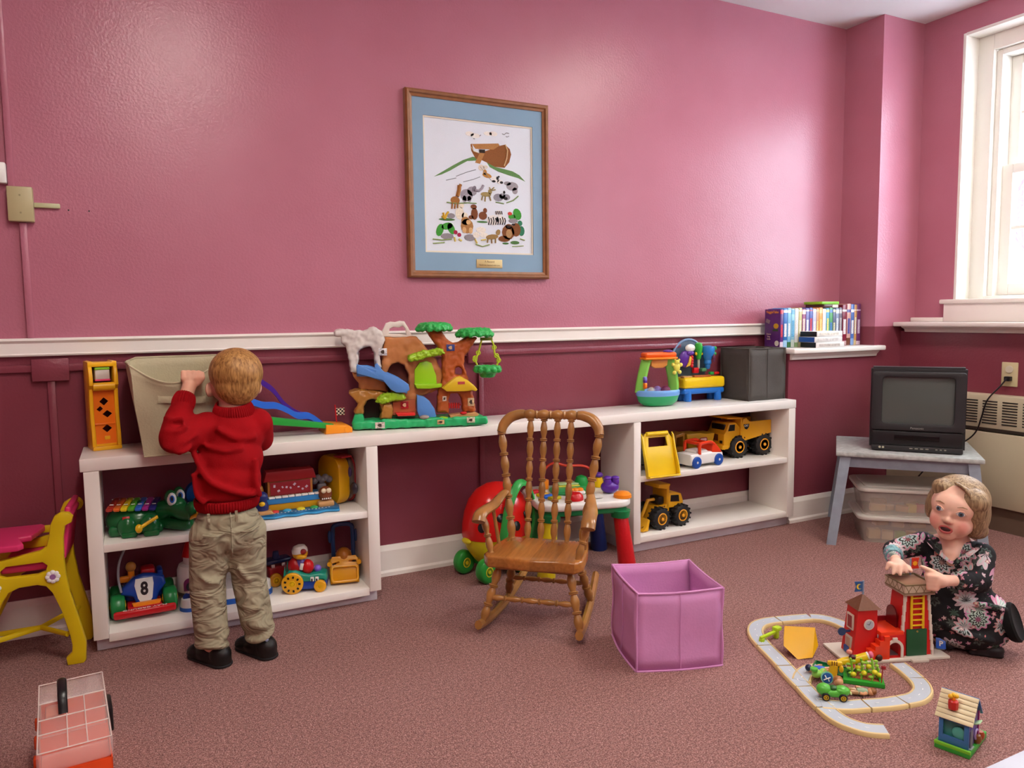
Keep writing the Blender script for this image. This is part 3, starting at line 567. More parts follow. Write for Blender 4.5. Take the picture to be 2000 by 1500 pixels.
for zx,zy,w,h,hx,y in ((608,450,.030,.026,'#D4DCE8',.027),(828,1025,.028,.026,'#A8202A',.026),(1340,388,.030,.024,'#3A4A8C',.018),(1262,950,.015,.018,'#D8D0C0',.018),(1555,985,.024,.030,'#C8AE88',.018),(555,1235,.034,.022,'#D8C8C0',-.008),(1210,1200,.026,.016,'#C8A878',-.006),(1540,1175,.030,.020,'#DAD6B8',-.008)):
    x,z=Z3(zx,zy); o=G().box((x,y,z),(w,.0015,h),.0005).obj('sticker',P('sticker '+hx,hx,var=.5,vscale=120),t)
    G().prism([(x+.3*w*cos(k*1.05)*(.6+.4*(k%2)),z+.3*h*sin(k*1.05)) for k in range(6)],.0006,T(0,y-.0013,0)).obj('animal_print',P('sticker ink '+('light' if hx in('#A8202A','#3A4A8C') else 'dark'),'#D8B890' if hx in('#A8202A','#3A4A8C') else '#4A4038'),o)

# musical arch bowl --------------------------------------------------
t = thing('activity_arch', 'green and orange activity arch with a boat-shaped ball bowl', 'toy', (1.907,-.118,ZT), -8)
def Z5(zx,zy,s=2433,cx=452,b=905): return ((zx-cx)/s,(b-zy)/s)
def hull(prof,m,nm,sy=.62):
    return G().lathe(prof,SC(1,sy,1),28).obj(nm,m,t)
hull([(.040,0),(.070,.004),(.092,.020),(.101,.046),(.090,.046),(.06,.03)],P('hull green plastic','#22A060'),'hull')
hull([(.101,.046),(.104,.050),(.105,.066),(.099,.072),(.092,.066),(.088,.05),(.05,.04)],P('rim blue plastic','#6FA6E4'),'rim')
g=G().tube(smooth_path([(-.092,0,.06),(-.086,0,.10),(-.072,0,.16),(-.058,0,.205),(-.045,0,.215)],5),.020,8,flat=(1.1,.55)); g.obj('arch_leg',P('arch lime plastic','#86D05A'),t)
g=G().tube(smooth_path([(.078,0,.06),(.078,0,.10),(.066,0,.16),(.052,0,.205),(.04,0,.215)],5),.022,8,flat=(1.1,.6)); g.obj('arch_leg',MATS['arch lime plastic'],t)
G().box2((-.076,-.026,.214),(.082,.026,.238),.010,3).obj('top_bar',P('top orange plastic','#F2661E'),t)
G().box2((-.078,-.030,.206),(.084,.030,.216),.004).obj('top_trim',ORG,t)
G().ell((.045,-.006,.240),(.024,.018,.008)).obj('purple_dial',PUR,t)
G().prism([(-.04,.208),(.045,.208),(.04,.178),(.02,.168),(-.02,.168),(-.038,.178)],.03,T(0,-.012,0),bev=.004).obj('map_drum',P('drum tan plastic','#E49A50'),t)
for z,m in ((.128,P('bead lilac','#7A78C8')),(.118,PUR),(.104,ORG),(.095,DOR)): G().cyl((-.083,-.022,z-.005),(-.070,-.022,z-.005),.011,n=12,bev=.003).obj('bead',m,t)
bt=thing('b','','',(0,0,0)); bpy.data.objects.remove(bt)
g=G(); x0,z0=Z5(640,490)
g.ell((x0,-.030,z0),(.016,.009,.020)); g.ell((x0,-.032,z0+.022),(.012,.010,.011))
for a,b_ in ((-.018,.012),(.02,.010),(-.012,-.024),(.014,-.022)): g.ell((x0+a,-.030,z0+b_),(.009,.007,.009))
for a in (-.010,.010): g.ell((x0+a,-.032,z0+.032),(.005,.004,.005))
g.obj('yellow_star_bear',P('pale yellow plastic','#E8E060'),t)
for x,y,z,r,m in ((-.045,-.02,.066,.020,CLR),(.0,.005,.070,.018,P('lilac clear plastic','#9A80C8',alpha=.6)),(.03,-.015,.068,.022,P('plum clear plastic','#8A3060',alpha=.7)),(-.02,.02,.066,.016,P('amber clear','#C8A060',alpha=.6))): G().ell((x,y,z),r).obj('rattle_ball',m,t)

# toy workbench ------------------------------------------------------
t = thing('toy_workbench', 'yellow and blue toy workbench with hanging tools', 'toy', (2.205,-.070,ZT), -4)
def Z6(zx,zy): return ((zx-955)/2322,(865-14*(zx-700)/500-zy)/2322)
for x in (-.088,.082):
    for y in (-.004,.048): G().cyl((x,y,0),(x*.98,y,.05),.018,.016,n=14,bev=.003).obj('leg',P('bench blue plastic','#2272D0'),t)
G().box2((-.118,-.018,.034),(.112,.062,.062),.010,3).obj('apron',MATS['bench blue plastic'],t)
G().box2((-.120,-.022,.060),(.114,.064,.112),.014,3).obj('bench_top',P('bench yellow plastic','#EFCB1C'),t)
x,z=Z6(830,500)
g=G().prism([(-.145,.10)]+[(-.047+.098*cos(a),.17+.115*sin(a)) for a in [pi-k*pi/16 for k in range(17)]]+[(.05,.10)],.008,T(0,.050,0),bev=.002); g.obj('back_board',P('board grey blue','#4E6478',alpha=.85),t)
g=G().tube([(-.047+.098*cos(a),.052,.17+.115*sin(a)) for a in [pi-k*pi/16 for k in range(17)]],.006,8); g.obj('board_rim',P('rim steel blue','#7C9AC0'),t)
def E6(nm,zx,zy,rx,rz,m,y=.02,ry=.012): x,z=Z6(zx,zy); return G().ell((x,y,z),(rx,ry,rz)).obj(nm,m,t)
w=E6('saw_disc',755,410,.034,.040,PUR); E6('white_knob',812,290,.027,.019,WHT,.016); E6('purple_grip',810,345,.022,.012,PUR,.014)
x,z=Z6(790,430); G().prism([(x-.02,z-.028),(x+.004,z-.02),(x+.012,z+.018),(x,z+.024),(x-.006,z-.004)],.006,T(0,.004,0),bev=.002).obj('yellow_wing',P('wing ochre','#D8A83A'),t)
x,z=Z6(825,430); 
for k in range(4): G().ell((x,.010,z+.018-k*.013),(.009,.008,.009)).obj('red_bead',RED,t)
x,z=Z6(915,330); g=G().lathe([(.0,-.038),(.010,-.034),(.014,-.014),(.017,.004),(.019,.026),(.015,.040),(.006,.044)],T(x,.012,z),16); g.obj('driver_handle',P('handle green','#34A838'),t)
x,z=Z6(915,440); G().cyl((x,.012,z-.03),(x,.012,z+.02),.006,n=10).obj('driver_shaft',P('shaft grey','#A8B0A0'),t)
for s in (-1,1): x,z=Z6(915+s*32,350); G().ell((x,.010,z),(.008,.006,.008)).obj('driver_knob',YEL,t)
x,z=Z6(1035,350); g=G().lathe([(.008,-.072),(.012,-.066),(.013,-.05),(.018,-.046),(.018,-.036),(.016,-.03),(.030,.0),(.033,.02),(.030,.034),(.012,.038)],T(x,.012,z),18); g.obj('drill_body',P('drill blue','#2A7CC8'),t)
x,z=Z6(1075,395); G().ell((x,-.012,z),(.008,.006,.020)).obj('drill_trigger',P('trigger maroon','#5A2A48'),t)
for dx,dz in ((1130,290),(1125,350)): x,z=Z6(dx,dz); G().ell((x,.012,z),(.010,.008,.010)).obj('green_cog',GRN,t)
for zx,zy,w,h,m in ((875,530,.028,.026,RED),(980,525,.028,.016,P('peg green','#4E8A5E')),(1085,562,.022,.014,GRN),(1145,560,.030,.012,RED)): x,z=Z6(zx,zy); G().box((x,.012,z),(w,.02,h),.004).obj('peg',m,t)
x,z=Z6(935,575); G().box((x,.002,.115),(.092,.03,.010),.003).obj('brown_plank',P('plank brown','#B0622C'),t); G().box((x-.08,.006,.1145),(.05,.03,.008),.003).obj('yellow_plank',TAN,t)

# dark grey fabric bin
DFAB=mat('charcoal fabric','#4E4A46',rough=.85,var=.05,vscale=20,bump=.2,bscale=180)
t = thing('fabric_bin', 'charcoal grey fabric storage cube at the right end of the worktop', 'storage bin', (2.467,-.118,ZT))
w,d,h=.113,.093,.240
g=G()
def wallq(a,b,n=8):
    def f(u,v): 
        p=Vector(a)*(1-u)+Vector(b)*u; q=p+Vector((0,0,h*v)); k=.0025*sin(u*9+v*5); return q+Vector((k,k,-.004*sin(pi*u)*(v>.99)))
    return f
cs=[(-w,-d,0),(w,-d,0),(w,d,0),(-w,d,0)]
for i in range(4): 
    o=G().grid(wallq(cs[i],cs[(i+1)%4]),10,8).obj('bin_panel',DFAB,t,ang=60); o.modifiers.new('s','SOLIDIFY').thickness=.004
G().box((0,0,.003),(w*2-.004,d*2-.004,.004)).obj('bin_floor',DFAB,t)
for i in range(4): G().tube([Vector(cs[i])+Vector((0,0,h)),Vector(cs[(i+1)%4])+Vector((0,0,h))],.0028,6).obj('rim_binding',DFAB,t); G().tube([Vector(cs[i])*1.0,Vector(cs[i])+Vector((0,0,h))],.0028,6).obj('seam',DFAB,t)
G().tube([(.0,-d-.002,.005),(.0,-d-.002,h)],.0015,5).obj('centre_seam',DFAB,t)
# ------------------------------------------------------------------ tapes and cases on the ledge
ZL=.8362
def spine_mat(name,a,b,c,seed,title):
    m=mat(name,a,var=0,rough=.3); nt=m.node_tree; L=nt.links.new; tc=N(m,'ShaderNodeTexCoord'); sp=N(m,'ShaderNodeSeparateXYZ'); L(tc.outputs['Object'],sp.inputs[0])
    r=N(m,'ShaderNodeValToRGB'); r.color_ramp.interpolation='CONSTANT'; e=r.color_ramp.elements
    rr=random.Random(seed); mp=N(m,'ShaderNodeMapRange'); mp.inputs[1].default_value=0; mp.inputs[2].default_value=.19; L(sp.outputs['Z'],mp.inputs[0]); L(mp.outputs[0],r.inputs[0])
    e[0].position=0; e[0].color=lin(b); e[1].position=.10+.1*rr.random(); e[1].color=lin(a)
    k=e.new(.84+.08*rr.random()); k.color=lin(c); k=e.new(.95); k.color=lin(a)
    L(r.outputs[0],nt.nodes['Principled BSDF'].inputs['Base Color']); return m
cases=[(480,515,'#5B2A78','#D8C8D8','#C83A4A','purple'),(515,560,'#2E6EB8','#9CC8E8','#E0E8F0','bright blue'),(560,600,'#7DB8DC','#3A7C4C','#D8ECF4','light blue'),(600,641,'#8CC4D8','#C8D8D0','#5AA0C8','pale cyan'),
(641,683,'#D8DCDC','#88A878','#F0F0EC','white'),(683,722,'#BDB878','#D8D4B0','#E0DCC0','olive yellow'),(722,765,'#8C3E6C','#D8D0D8','#E8C8C0','plum'),(765,805,'#6C6CA8','#C8CCE0','#E0E0EC','slate violet'),(805,845,'#4654A0','#C0CCE8','#C04858','royal blue'),
(845,886,'#B4B8DC','#E0E4F0','#D8DCF0','lavender'),(886,916,'#C89468','#E8D8C0','#E0C078','tan'),(916,960,'#E09A40','#F0DCB0','#E8C080','orange'),(960,1000,'#DADDE0','#A8B8C8','#F0F0F0','plain white'),(1000,1040,'#4A9CC0','#C8E0E8','#D8D870','teal blue'),
(1040,1080,'#4C9C5C','#B8D870','#4A78B8','leaf green'),(1080,1115,'#5A6480','#B0B8C8','#C8C89C','steel grey'),(1115,1155,'#7C8CA8','#98A0B0','#C8D0D8','grey blue'),(1155,1192,'#5E5464','#9A8878','#A8A0A0','dark grey')]
tall=[(1195,1250,'#7C2038','#C8A0A0','#E0D8D8','maroon'),(1250,1298,'#C89A90','#6A3A2A','#4A4A90','dusty pink'),(1298,1340,'#4A6CB0','#88A8D8','#E0E0E8','medium blue'),(1340,1372,'#C8985C','#D8C090','#E0D8C0','golden tan'),(1372,1420,'#6C3468','#D8C8D8','#C8BCD0','deep purple')]
def bx_(zx): return 2.607+(zx-480)*(3.168-2.607)/940
GB='upright video cases on the ledge'
def case(name,x0,x1,h,depth,cols,label,grp,first=False):
    w=x1-x0; t=thing(name,label,'video case',((x0+x1)/2,-.150,ZL),group=grp)
    a,b,c,nm=cols; m=spine_mat('spine '+nm+name,a,b,c,int(x0*1e4),nm)
    G().box2((-w/2+.0006,.002,0),(w/2-.0006,depth,h),.002).obj('case',mat('case '+nm,a,rough=.35,var=.1,vscale=60),t)
    G().box2((-w/2+.0008,0,.002),(w/2-.0008,.003,h-.002),.0008).obj('spine',m,t)
    r=random.Random(int(x0*999)); wd=w*.55
    G().box2((-wd/2,-.0006,h*.28),(wd/2,.0003,h*r.uniform(.6,.78)),0).obj('title_print',mat('ink '+c,c,rough=.5,var=.5,vscale=260),t)
    if not first: return t
    # front cover of the leftmost case, facing left
    Mc=T(-w/2-.0002,.05,0) @ RZ(-90)
    text('VeggieTales',.0165,mat('title gold','#E8A040',rough=.5),t,Mc @ T(0,-.0004,.172) @ FLAT,'cover_title',.0003,sx=1.0,bold=.0004)
    for k,(wd_,z) in enumerate((('Dance',.066),('Sing',.054),('Smile',.042))): text(wd_,.011,mat('title cream','#E0C8B0'),t,Mc @ T(-.022,-.0004,z) @ FLAT,'cover_text',.0003)
    G().ell((0,0,0),(.0008,.016,.013)).obj('yellow_cap_print',mat('print yellow','#D8B018'),t,T(-w/2-.0006,.026,.105)); G().box((0,0,0),(.001,.034,.010)).obj('green_print',mat('print green','#2E4A2A'),t,T(-w/2-.0006,.030,.085))
    G().box((0,0,0),(.001,.026,.018)).obj('grey_print',mat('print grey','#8A7C84'),t,T(-w/2-.0006,.078,.128) @ RX(20)); G().ell((0,0,0),(.0008,.014,.013)).obj('white_print',mat('print white','#D8D8C8'),t,T(-w/2-.0006,.020,.022))
    return t
tint={}
for i,(a,b,*c) in enumerate(cases):
    lab=['leftmost purple video case with its front cover turned toward the boy'][0] if i==0 else c[3]+' spine of a video case, number '+['','two','three','four','five','six','seven','eight','nine','ten','eleven','twelve','thirteen','fourteen','fifteen','sixteen','seventeen','eighteen'][i]+' from the left end of the ledge'
    case('video_case',bx_(a),bx_(b),.186+.003*((i*7)%3),.100,c,lab,GB,i==0)
for i,(a,b,*c) in enumerate(tall):
    case('clamshell_case',bx_(a),bx_(b),.206+.002*((i*5)%3),.118,c,'taller '+c[3]+' clamshell case at the right end of the ledge row','tall clamshell cases')
t=thing('video_case','lime green case lying flat on top of the upright row','video case',(2.955,-.09,ZL+.2075)); 
G().box2((-.062,-.052,0),(.062,.06,.014),.002).obj('case',LIM,t); G().box2((-.060,-.0528,.003),(.060,-.0515,.011)).obj('spine',P('lime spine','#7CC030'),t)
t=thing('video_case','dark brown case lying flat under the lime green one','video case',(2.965,-.09,ZL+.1905)); 
G().box2((-.060,-.055,0),(.045,.06,.0165),.002).obj('case',P('case umber','#5A3A38'),t); G().box2((.0,-.056,.001),(.04,-.0548,.0155)).obj('white_label',P('paper','#D8D0C4'),t)
for i,(m1,m2,lab,dx,l) in enumerate(((BLK,WHT,'bottom black tape of the short flat stack',.0,.185),(P('tape blue','#1E4E96'),P('tape white','#E4E2DE'),'middle blue and white tape of the flat stack',-.012,.192),(BLK,WHT,'top black and white tape of the flat stack',.0,.190))):
    t=thing('video_tape',lab,'video tape',(2.735+dx,-.208,ZL+i*.0262),-2+3*i,'flat stack of tapes')
    G().box2((0,-.046,0),(l,.050,.0255),.002).obj('sleeve',m2,t); G().box2((-.0015,-.044,.001),(.0005,.048,.0245)).obj('dark_end',m1,t); G().box2((.02,-.0468,.006),(l-.03,-.0458,.018)).obj('label_strip',P('paper grey %d'%i,('#C8C0B8','#D8D4D0','#E0DCD0')[i],var=.2,vscale=90),t)
# ------------------------------------------------------------------ toys in the left shelf unit
def wheel(par, c, R, w, tm, hm, axis='y', tread=0, hubr=.5, nm='wheel'):
    M=T(*c) @ (RX(90) if axis=='y' else RY(90))
    g=G(); b=w*.22; g.lathe([(R*.45,-w/2),(R-b,-w/2),(R-b*.3,-w/2+b*.4),(R,-w/2+b),(R,w/2-b),(R-b*.3,w/2-b*.4),(R-b,w/2),(R*.45,w/2)],I(),24)
    if tread:
        for k in range(tread):
            a=360*k/tread
            for s in (-1,1): g.box((R*.985*cos(rad(a+s*4)),R*.985*sin(rad(a+s*4)),s*w*.26),(R*.14,R*.16,w*.46),R*.02,RZ(a))
    o=g.obj(nm,tm,par,M)
    for s in (-1,1): 
        h=G().lathe([(R*hubr,s*w*.50),(R*hubr*.92,s*w*.53),(R*hubr*.8,s*w*.52),(R*hubr*.72,s*w*.36),(R*.16,s*w*.36),(R*.15,s*w*.56),(0.0005,s*w*.58)],I(),20); 
        if tread:
            for k in range(6): h.box((R*.32*cos(k*pi/3),R*.32*sin(k*pi/3),s*w*.40),(R*.34,R*.05,w*.1),0,RZ(60*k))
        h.obj('hub',hm,o)
    return o
CROC=P('crocodile green plastic','#15602F',rough=.22)
t=thing('crocodile_xylophone','green crocodile xylophone with rainbow keys and big eyes','toy',(-.262,-.148,.3342),-4); t.scale=(.92,1,1.22)
g=G(); g.ell((.085,.005,.034),(.098,.072,.046),None,24,14); g.box((.085,.005,.014),(.17,.12,.028),.012,None,3); g.obj('body',CROC,t)
for x,y in ((.128,-.064),(.06,-.058),(.128,.07),(.04,.066)): 
    g=G(); g.ell((x,y,.026),(.032,.024,.028)); g.box((x+.006,y-.008,.008),(.05,.034,.016),.007); g.obj('foot',CROC,t)
g=G(); g.tube(smooth_path([(.17,-.010,.050),(.205,-.030,.060),(.235,-.048,.050),(.268,-.062,.046)],5),[.040,.039,.038,.037,.036,.036,.035,.035,.034,.034,.033,.033,.033,.032,.031,.022],14,flat=(1.05,.72)); g.ell((.262,-.062,.056),(.026,.030,.020)); g.ell((.215,-.030,.066),(.030,.036,.022)); g.obj('head',CROC,t)
g=G(); g.tube(smooth_path([(.17,-.012,.022),(.205,-.032,.018),(.24,-.052,.017),(.262,-.06,.020)],4),[.030]*10+[.028,.026,.018],12,flat=(1.05,.55)); g.obj('lower_jaw',CROC,t)
for s in (-1,1): G().ell((.284,-.066+s*.014,.064),.006).obj('nostril',CROC,t)
for y,x in ((-.046,.196),(-.006,.222)):
    e=G().ell((x,y,.088),(.020,.018,.022)).obj('eye_lid',CROC,t); G().ell((x+.004,y-.010,.086),(.016,.012,.018)).obj('eye_white',WHT,e); G().ell((x+.006,y-.021,.088),(.008,.003,.010)).obj('iris',BLU,e); G().ell((x+.006,y-.0235,.089),(.004,.0015,.006)).obj('pupil',BLK,e)
for k,h_ in enumerate(('#A83024','#D06020','#E0C020','#58B030','#3068C8','#A83090','#2A2A78')):
    kx=.012+k*.0215; o=G().box((kx+.004,-.012,.078-.004*k*.3),(.021,.112,.010),.0045,RZ(-8) @ RX(4)).obj('key',P('key '+h_,h_),t)
    for yy in (-.045,.03): G().box((kx+.003,yy,.0845-.0012*k),(.012,.006,.0012)).obj('key_note',WHT,o)
g=G(); g.cyl((.155,-.085,.050),(.103,-.105,.030),.0048,n=10); g.ell((.098,-.107,.028),.0115); g.obj('mallet',P('mallet yellow plastic','#E8B818'),t)
g=G(); g.cyl((.255,-.075,.036),(.285,-.095,.046),.0055,n=10); g.ell((.288,-.097,.047),.013); g.obj('mallet',MATS['mallet yellow plastic'],t)
G().box((.058,-.068,.050),(.022,.003,.009),.001,RX(-20)).obj('maker_badge',P('badge red','#B02828'),t)
t=thing('ring_toy','blue round-faced toy with a yellow ring, behind the crocodile','toy',(.012,-.075,.3342))
G().lathe([(.020,-.016),(.040,-.012),(.046,0),(.040,.012),(.020,.016)],T(-.004,0,.085) @ RX(90),24).obj('blue_head',P('toy blue plastic','#1E4E98'),t); G().ring((.004,-.030,.040),.030,.011,RX(90) @ RY(10),22,10).obj('yellow_ring',YEL,t)
for dx in (-.016,.012): G().ell((dx,-.017,.098),(.006,.003,.004)).obj('eye',NAVY,t)
G().box((0,.004,.03),(.03,.024,.06),.006).obj('stand',MATS['toy blue plastic'],t)

# ark piano
t=thing('ark_keyboard','toy ark keyboard with red cabin and blue wavy base','toy',(.312,-.150,.3342),0)
wv=[(x/100-.135,-.072+.006*sin(x*.9)) for x in range(0,28)]
pl=[(-.140,.0),(-.14,-.05)]+[(a,b) for a,b in wv]+[(.142,-.05),(.142,.03),(.12,.068),(-.12,.068)]
g=G(); g.prism(pl,.016,Matrix(((1,0,0,0),(0,0,1,0),(0,1,0,0),(0,0,0,1))) @ T(0,0,0),bev=.003)
g.obj('wave_base',P('wave blue plastic','#14608E'),t); g=G(); g.tube([(a,b-.001,.006) for a,b in wv],.004,6); g.obj('wave_edge',P('edge blue','#3C98D0'),t)
for x,h_ in ((-.077,'#C83A34'),(-.036,'#3AA0CC'),(.010,'#D8CC34'),(.055,'#3A9A54')): G().ell((x,-.045,.017),(.015,.013,.007)).obj('button',P('button '+h_,h_),t)
for x in range(-9,10): G().box((x*.0115,-.062+.003*sin(x*2.1),.0165),(.005,.003,.001)).obj('white_mark',WHT,t)
G().prism([(-.098,.016),(.082,.016),(.095,.042),(-.108,.042)],.075,T(0,-.028,0),bev=.003).obj('hull_lower',P('hull ochre plastic','#C8961C'),t)
G().prism([(-.112,.040),(.095,.040),(.112,.060),(-.122,.060)],.083,T(0,-.032,0),bev=.003).obj('hull_upper',P('hull blue plastic','#2E82C4'),t)
for k in range(8): G().box((-.083+k*.0222,-.026,.063),(.020,.018,.006),.0015).obj('piano_key',WHT,t)
G().box2((-.092,-.010,.060),(.060,.045,.118),.002).obj('cabin',P('cabin ochre','#B87838'),t); G().box2((-.084,-.0135,.066),(.052,-.009,.112),.001).obj('cabin_panel',P('panel red','#96222C'),t)
rk=random.Random(2)
for k in range(9): G().box((-.07+k*.0135,-.0142,.088+rk.uniform(-.008,.012)),(.007,.001,rk.uniform(.003,.010)),0,RY(rk.uniform(0,90))).obj('note_mark',P('mark silver','#C8B8C8'),t)
G().prism([(-.106,.116),(.072,.116),(.062,.150),(-.096,.150)],.062,T(0,-.020,0),bev=.003).obj('roof',P('roof red plastic','#9A1E22'),t)
G().ell((-.118,-.005,.085),(.013,.012,.024)).obj('giraffe',P('giraffe orange','#B8742A'),t)
o=G().ell((-.118,-.048,.040),(.022,.018,.026)).obj('penguin_body',NAVY,t); G().ell((-.118,-.050,.074),(.020,.018,.020)).obj('penguin_head',NAVY,o); G().ell((-.120,-.064,.054),(.010,.006,.008)).obj('beak',YEL,o); G().box((-.138,-.042,.045),(.016,.02,.05),.006).obj('green_wing',LIM,o)
G().prism([(-.145,.015),(-.08,.015),(-.092,.030),(-.135,.030)],.03,T(0,-.068,0),bev=.005).obj('sand_rock',TAN,t)
o=G().ell((.098,-.030,.058),(.025,.022,.027)).obj('lion',P('lion brown','#7A4024'),t); 
for s in (-1,1): G().ell((.098+s*.009,-.049,.072),(.009,.006,.009)).obj('eye',P('eye cream','#E0D0B0'),o)
for k in range(5): G().ell((.084+k*.007,-.051,.044),(.0025,.002,.003)).obj('tooth',WHT,o)
G().box((.098,-.032,.024),(.056,.036,.022),.007).obj('sand_rock',TAN,t)
g=G()
for k in range(5): g.ell((.075+.013*k,.03,.095+.008*(k%2)),.013,None,10,8)
g.obj('elephant',P('elephant grey','#7A7A80'),t); G().box((.10,.03,.050),(.034,.024,.07),.01).obj('elephant_body',MATS['elephant grey'],t)

# yellow drum toy at the right of the upper shelf
t=thing('sorting_drum','yellow barrel toy with clear front standing at the right of the shelf','toy',(.487,-.150,.3342),22); t.scale=(1.08,1.0,1.1)
g=G(); g.prism(rrect(.13,.160,.045,6,0,.080),.046,T(-.022,.065,0) @ RZ(-90),bev=.008); o=g.obj('yellow_shell',P('shell yellow plastic','#DDA80E'),t)
G().prism(rrect(.122,.150,.042,6,0,.080),.022,T(.024,.061,0) @ RZ(-90),bev=.004).obj('clear_shell',P('smoky clear plastic','#A09488',alpha=.45),t)
G().prism(rrect(.13,.160,.045,6,0,.080),.005,T(.042,.065,0) @ RZ(-90),bev=.001,holes=[rrect(.112,.142,.04,6,0,.080)]).obj('red_ring',P('ring red','#B02830'),t)
for y,z,r,h_ in ((-.02,.055,.020,'#3A3440'),(.01,.105,.018,'#4A3A70'),(.02,.05,.018,'#88807C')): G().ell((.024,y,z),(.009,r,r)).obj('ball_inside',P('ball '+h_,h_),t)
G().box((-.004,0,.163),(.04,.05,.006),.002).obj('red_latch',P('ring red','#B02830'),t)

# race car number 8
t=thing('race_car','blue number 8 toy race car with green wheels and red bumper','toy',(-.177,-.128,.0582),2)
for x,y in ((-.076,-.020),(.076,-.020),(-.075,.070),(.074,.070)): wheel(t,(x,y,.039),.039,.042,P('tyre green plastic','#1C7A3C'),YEL,'x',0,.45)
G().box2((-.090,-.080,.014),(.090,-.062,.038),.007,3).obj('front_bumper',P('bumper red plastic','#B8141C'),t)
text('PLAY GROUND',.016,WHT,t,T(0,-.071,.0385) @ RZ(180),'bumper_lettering',.0003,sx=1.15)
G().box2((-.050,-.066,.018),(.050,.09,.044),.006).obj('chassis',MATS['bumper red plastic'],t)
G().prism([(-.03,.034),(.04,.034),(.048,.052),(-.036,.052)],.02,T(0,-.064,0),bev=.004).obj('orange_lip',ORG,t)
bodyp=[(-.066,.072),(-.06,.090),(-.025,.112),(.0,.118),(.03,.115),(.062,.105),(.066,.085),(.045,.066),(.032,.040),(.0,.034),(-.022,.040),(-.030,.062)]
G().prism(bodyp,.05,T(0,-.056,-.012) @ RX(-14) @ SC(1,1,1.28),bev=.010,seg=3).obj('nose',P('car blue plastic','#0E3C9A'),t)
G().box2((-.056,-.01,.04),(.056,.092,.092),.016,3).obj('body',MATS['car blue plastic'],t)
MN=T(0,-.056,-.012) @ RX(-14) @ SC(1,1,1.28)
G().prism([(-.024+.0,.106),(.026,.106),(.028,.090),(.022,.055),(.014,.046),(-.012,.046),(-.020,.058),(-.028,.090)],.002,MN @ T(.002,-.0018,0),bev=.0008).obj('number_oval',WHT,t)
text('8',.044,BLK,t,MN @ T(.002,-.0024,.079) @ FLAT,'number',.0004,bold=.0015)
G().prism([(-.05,.09),(.045,.09),(.035,.118),(-.03,.118)],.012,T(0,.012,0),bev=.003).obj('windscreen',P('screen silver','#B8B0B4'),t)
o=G().ell((-.032,.026,.148),(.016,.015,.017)).obj('driver_head',P('driver tan plastic','#C0803A'),t); G().cyl((-.032,.026,.10),(-.032,.026,.135),.010,n=12).obj('driver_body',ORG,o); G().box((-.052,.018,.112),(.03,.016,.020),.005).obj('driver_arm',ORG,o)
G().box2((-.005,.03,.10),(.04,.09,.132),.01).obj('red_hood',MATS['bumper red plastic'],t); G().box2((.044,.02,.06),(.062,.08,.125),.007).obj('side_wing',MATS['car blue plastic'],t)
G().tube(smooth_path([(-.064,-.028,.085),(-.070,-.020,.13),(-.064,-.012,.18),(-.040,0,.232)],6),.0038,8).obj('aerial',P('aerial grey','#9A98A0'),t)

# igloo toy behind the boy
t=thing('igloo_toy','white musical igloo with red cone roof and blue trimmed base','toy',(.0,-.14,.0582),0)
G().lathe([(.066,0),(.066,.016),(.064,.018)],T(.10,.0,0) @ SC(1.9,.9,1),28).obj('blue_trim',BLU,t); G().lathe([(.064,.0),(.063,.030),(.058,.036)],T(.10,.0,.016) @ SC(1.9,.9,1),28).obj('white_base',WHT,t)
G().lathe([(.058,.0),(.056,.07),(.050,.085),(.036,.090),(.034,.118),(.030,.120)],T(-.018,.036,.046),24).obj('igloo_wall',WHT,t)
G().lathe([(.040,0),(.038,.006),(.026,.046),(.004,.075),(0,.076)],T(-.018,.036,.160),22).obj('cone_roof',RED,t)
G().prism(arch(-.018,.018,.0,.042),.003,T(-.040,-.020,.056),bev=.001).obj('doorway',P('door plum','#6A1E50'),t); G().ell((-.040,-.021,.07),(.010,.004,.014)).obj('penguin',P('penguin dark','#2A3038'),t)
o=G().cyl((-.038,-.030,0),(-.038,-.030,.038),.036,.031,n=24,bev=.004).obj('button_pod',WHT,t); G().cyl((-.038,-.030,0),(-.038,-.030,.012),.0365,.0355,n=24).obj('pod_trim',BLU,o); G().lathe([(.026,.0),(.024,.003)],T(-.038,-.030,.038) @ RX(18),20).obj('pod_top',NAVY,o); G().ell((-.032,-.034,.043),(.010,.009,.004)).obj('pod_button',ORG,o)

# dark red tractor, duck car, bulldozer
t=thing('toy_tractor','dark red toy tractor with blue roof tucked behind the duck car','toy',(.252,-.066,.0582),12)
wheel(t,(-.015,-.030,.024),.024,.016,P('wheel ochre','#C8861C'),YEL); wheel(t,(.045,-.03,.020),.020,.014,MATS['wheel ochre'],YEL); wheel(t,(-.015,.03,.024),.024,.016,MATS['wheel ochre'],YEL)
G().box2((-.035,-.022,.014),(.065,.024,.070),.008,3).obj('body',P('tractor red','#8E1A20'),t); G().box2((-.042,-.026,.080),(.05,.028,.094),.006).obj('roof',P('roof navy','#22264E'),t); G().cyl((.0,0,.09),(.0,0,.118),.014,.010,n=14).obj('funnel',MATS['roof navy'],t)
for x in (-.02,.018): G().box((x,-.024,.074),(.012,.006,.010),.001).obj('window',P('window pale','#C8B0B0'),t)
t=thing('duck_car','teal toy car driven by a yellow duck in a white cap','toy',(.330,-.172,.0582),-18)
prof=[(-.062,.020),(-.066,.055),(-.05,.076),(-.025,.078),(-.005,.066),(.02,.060),(.055,.066),(.076,.060),(.080,.040),(.078,.034),(-.06,.034)]
G().prism(prof,.066,T(0,-.033,0),bev=.010,seg=3).obj('upper_body',P('car teal plastic','#1C8C78'),t)
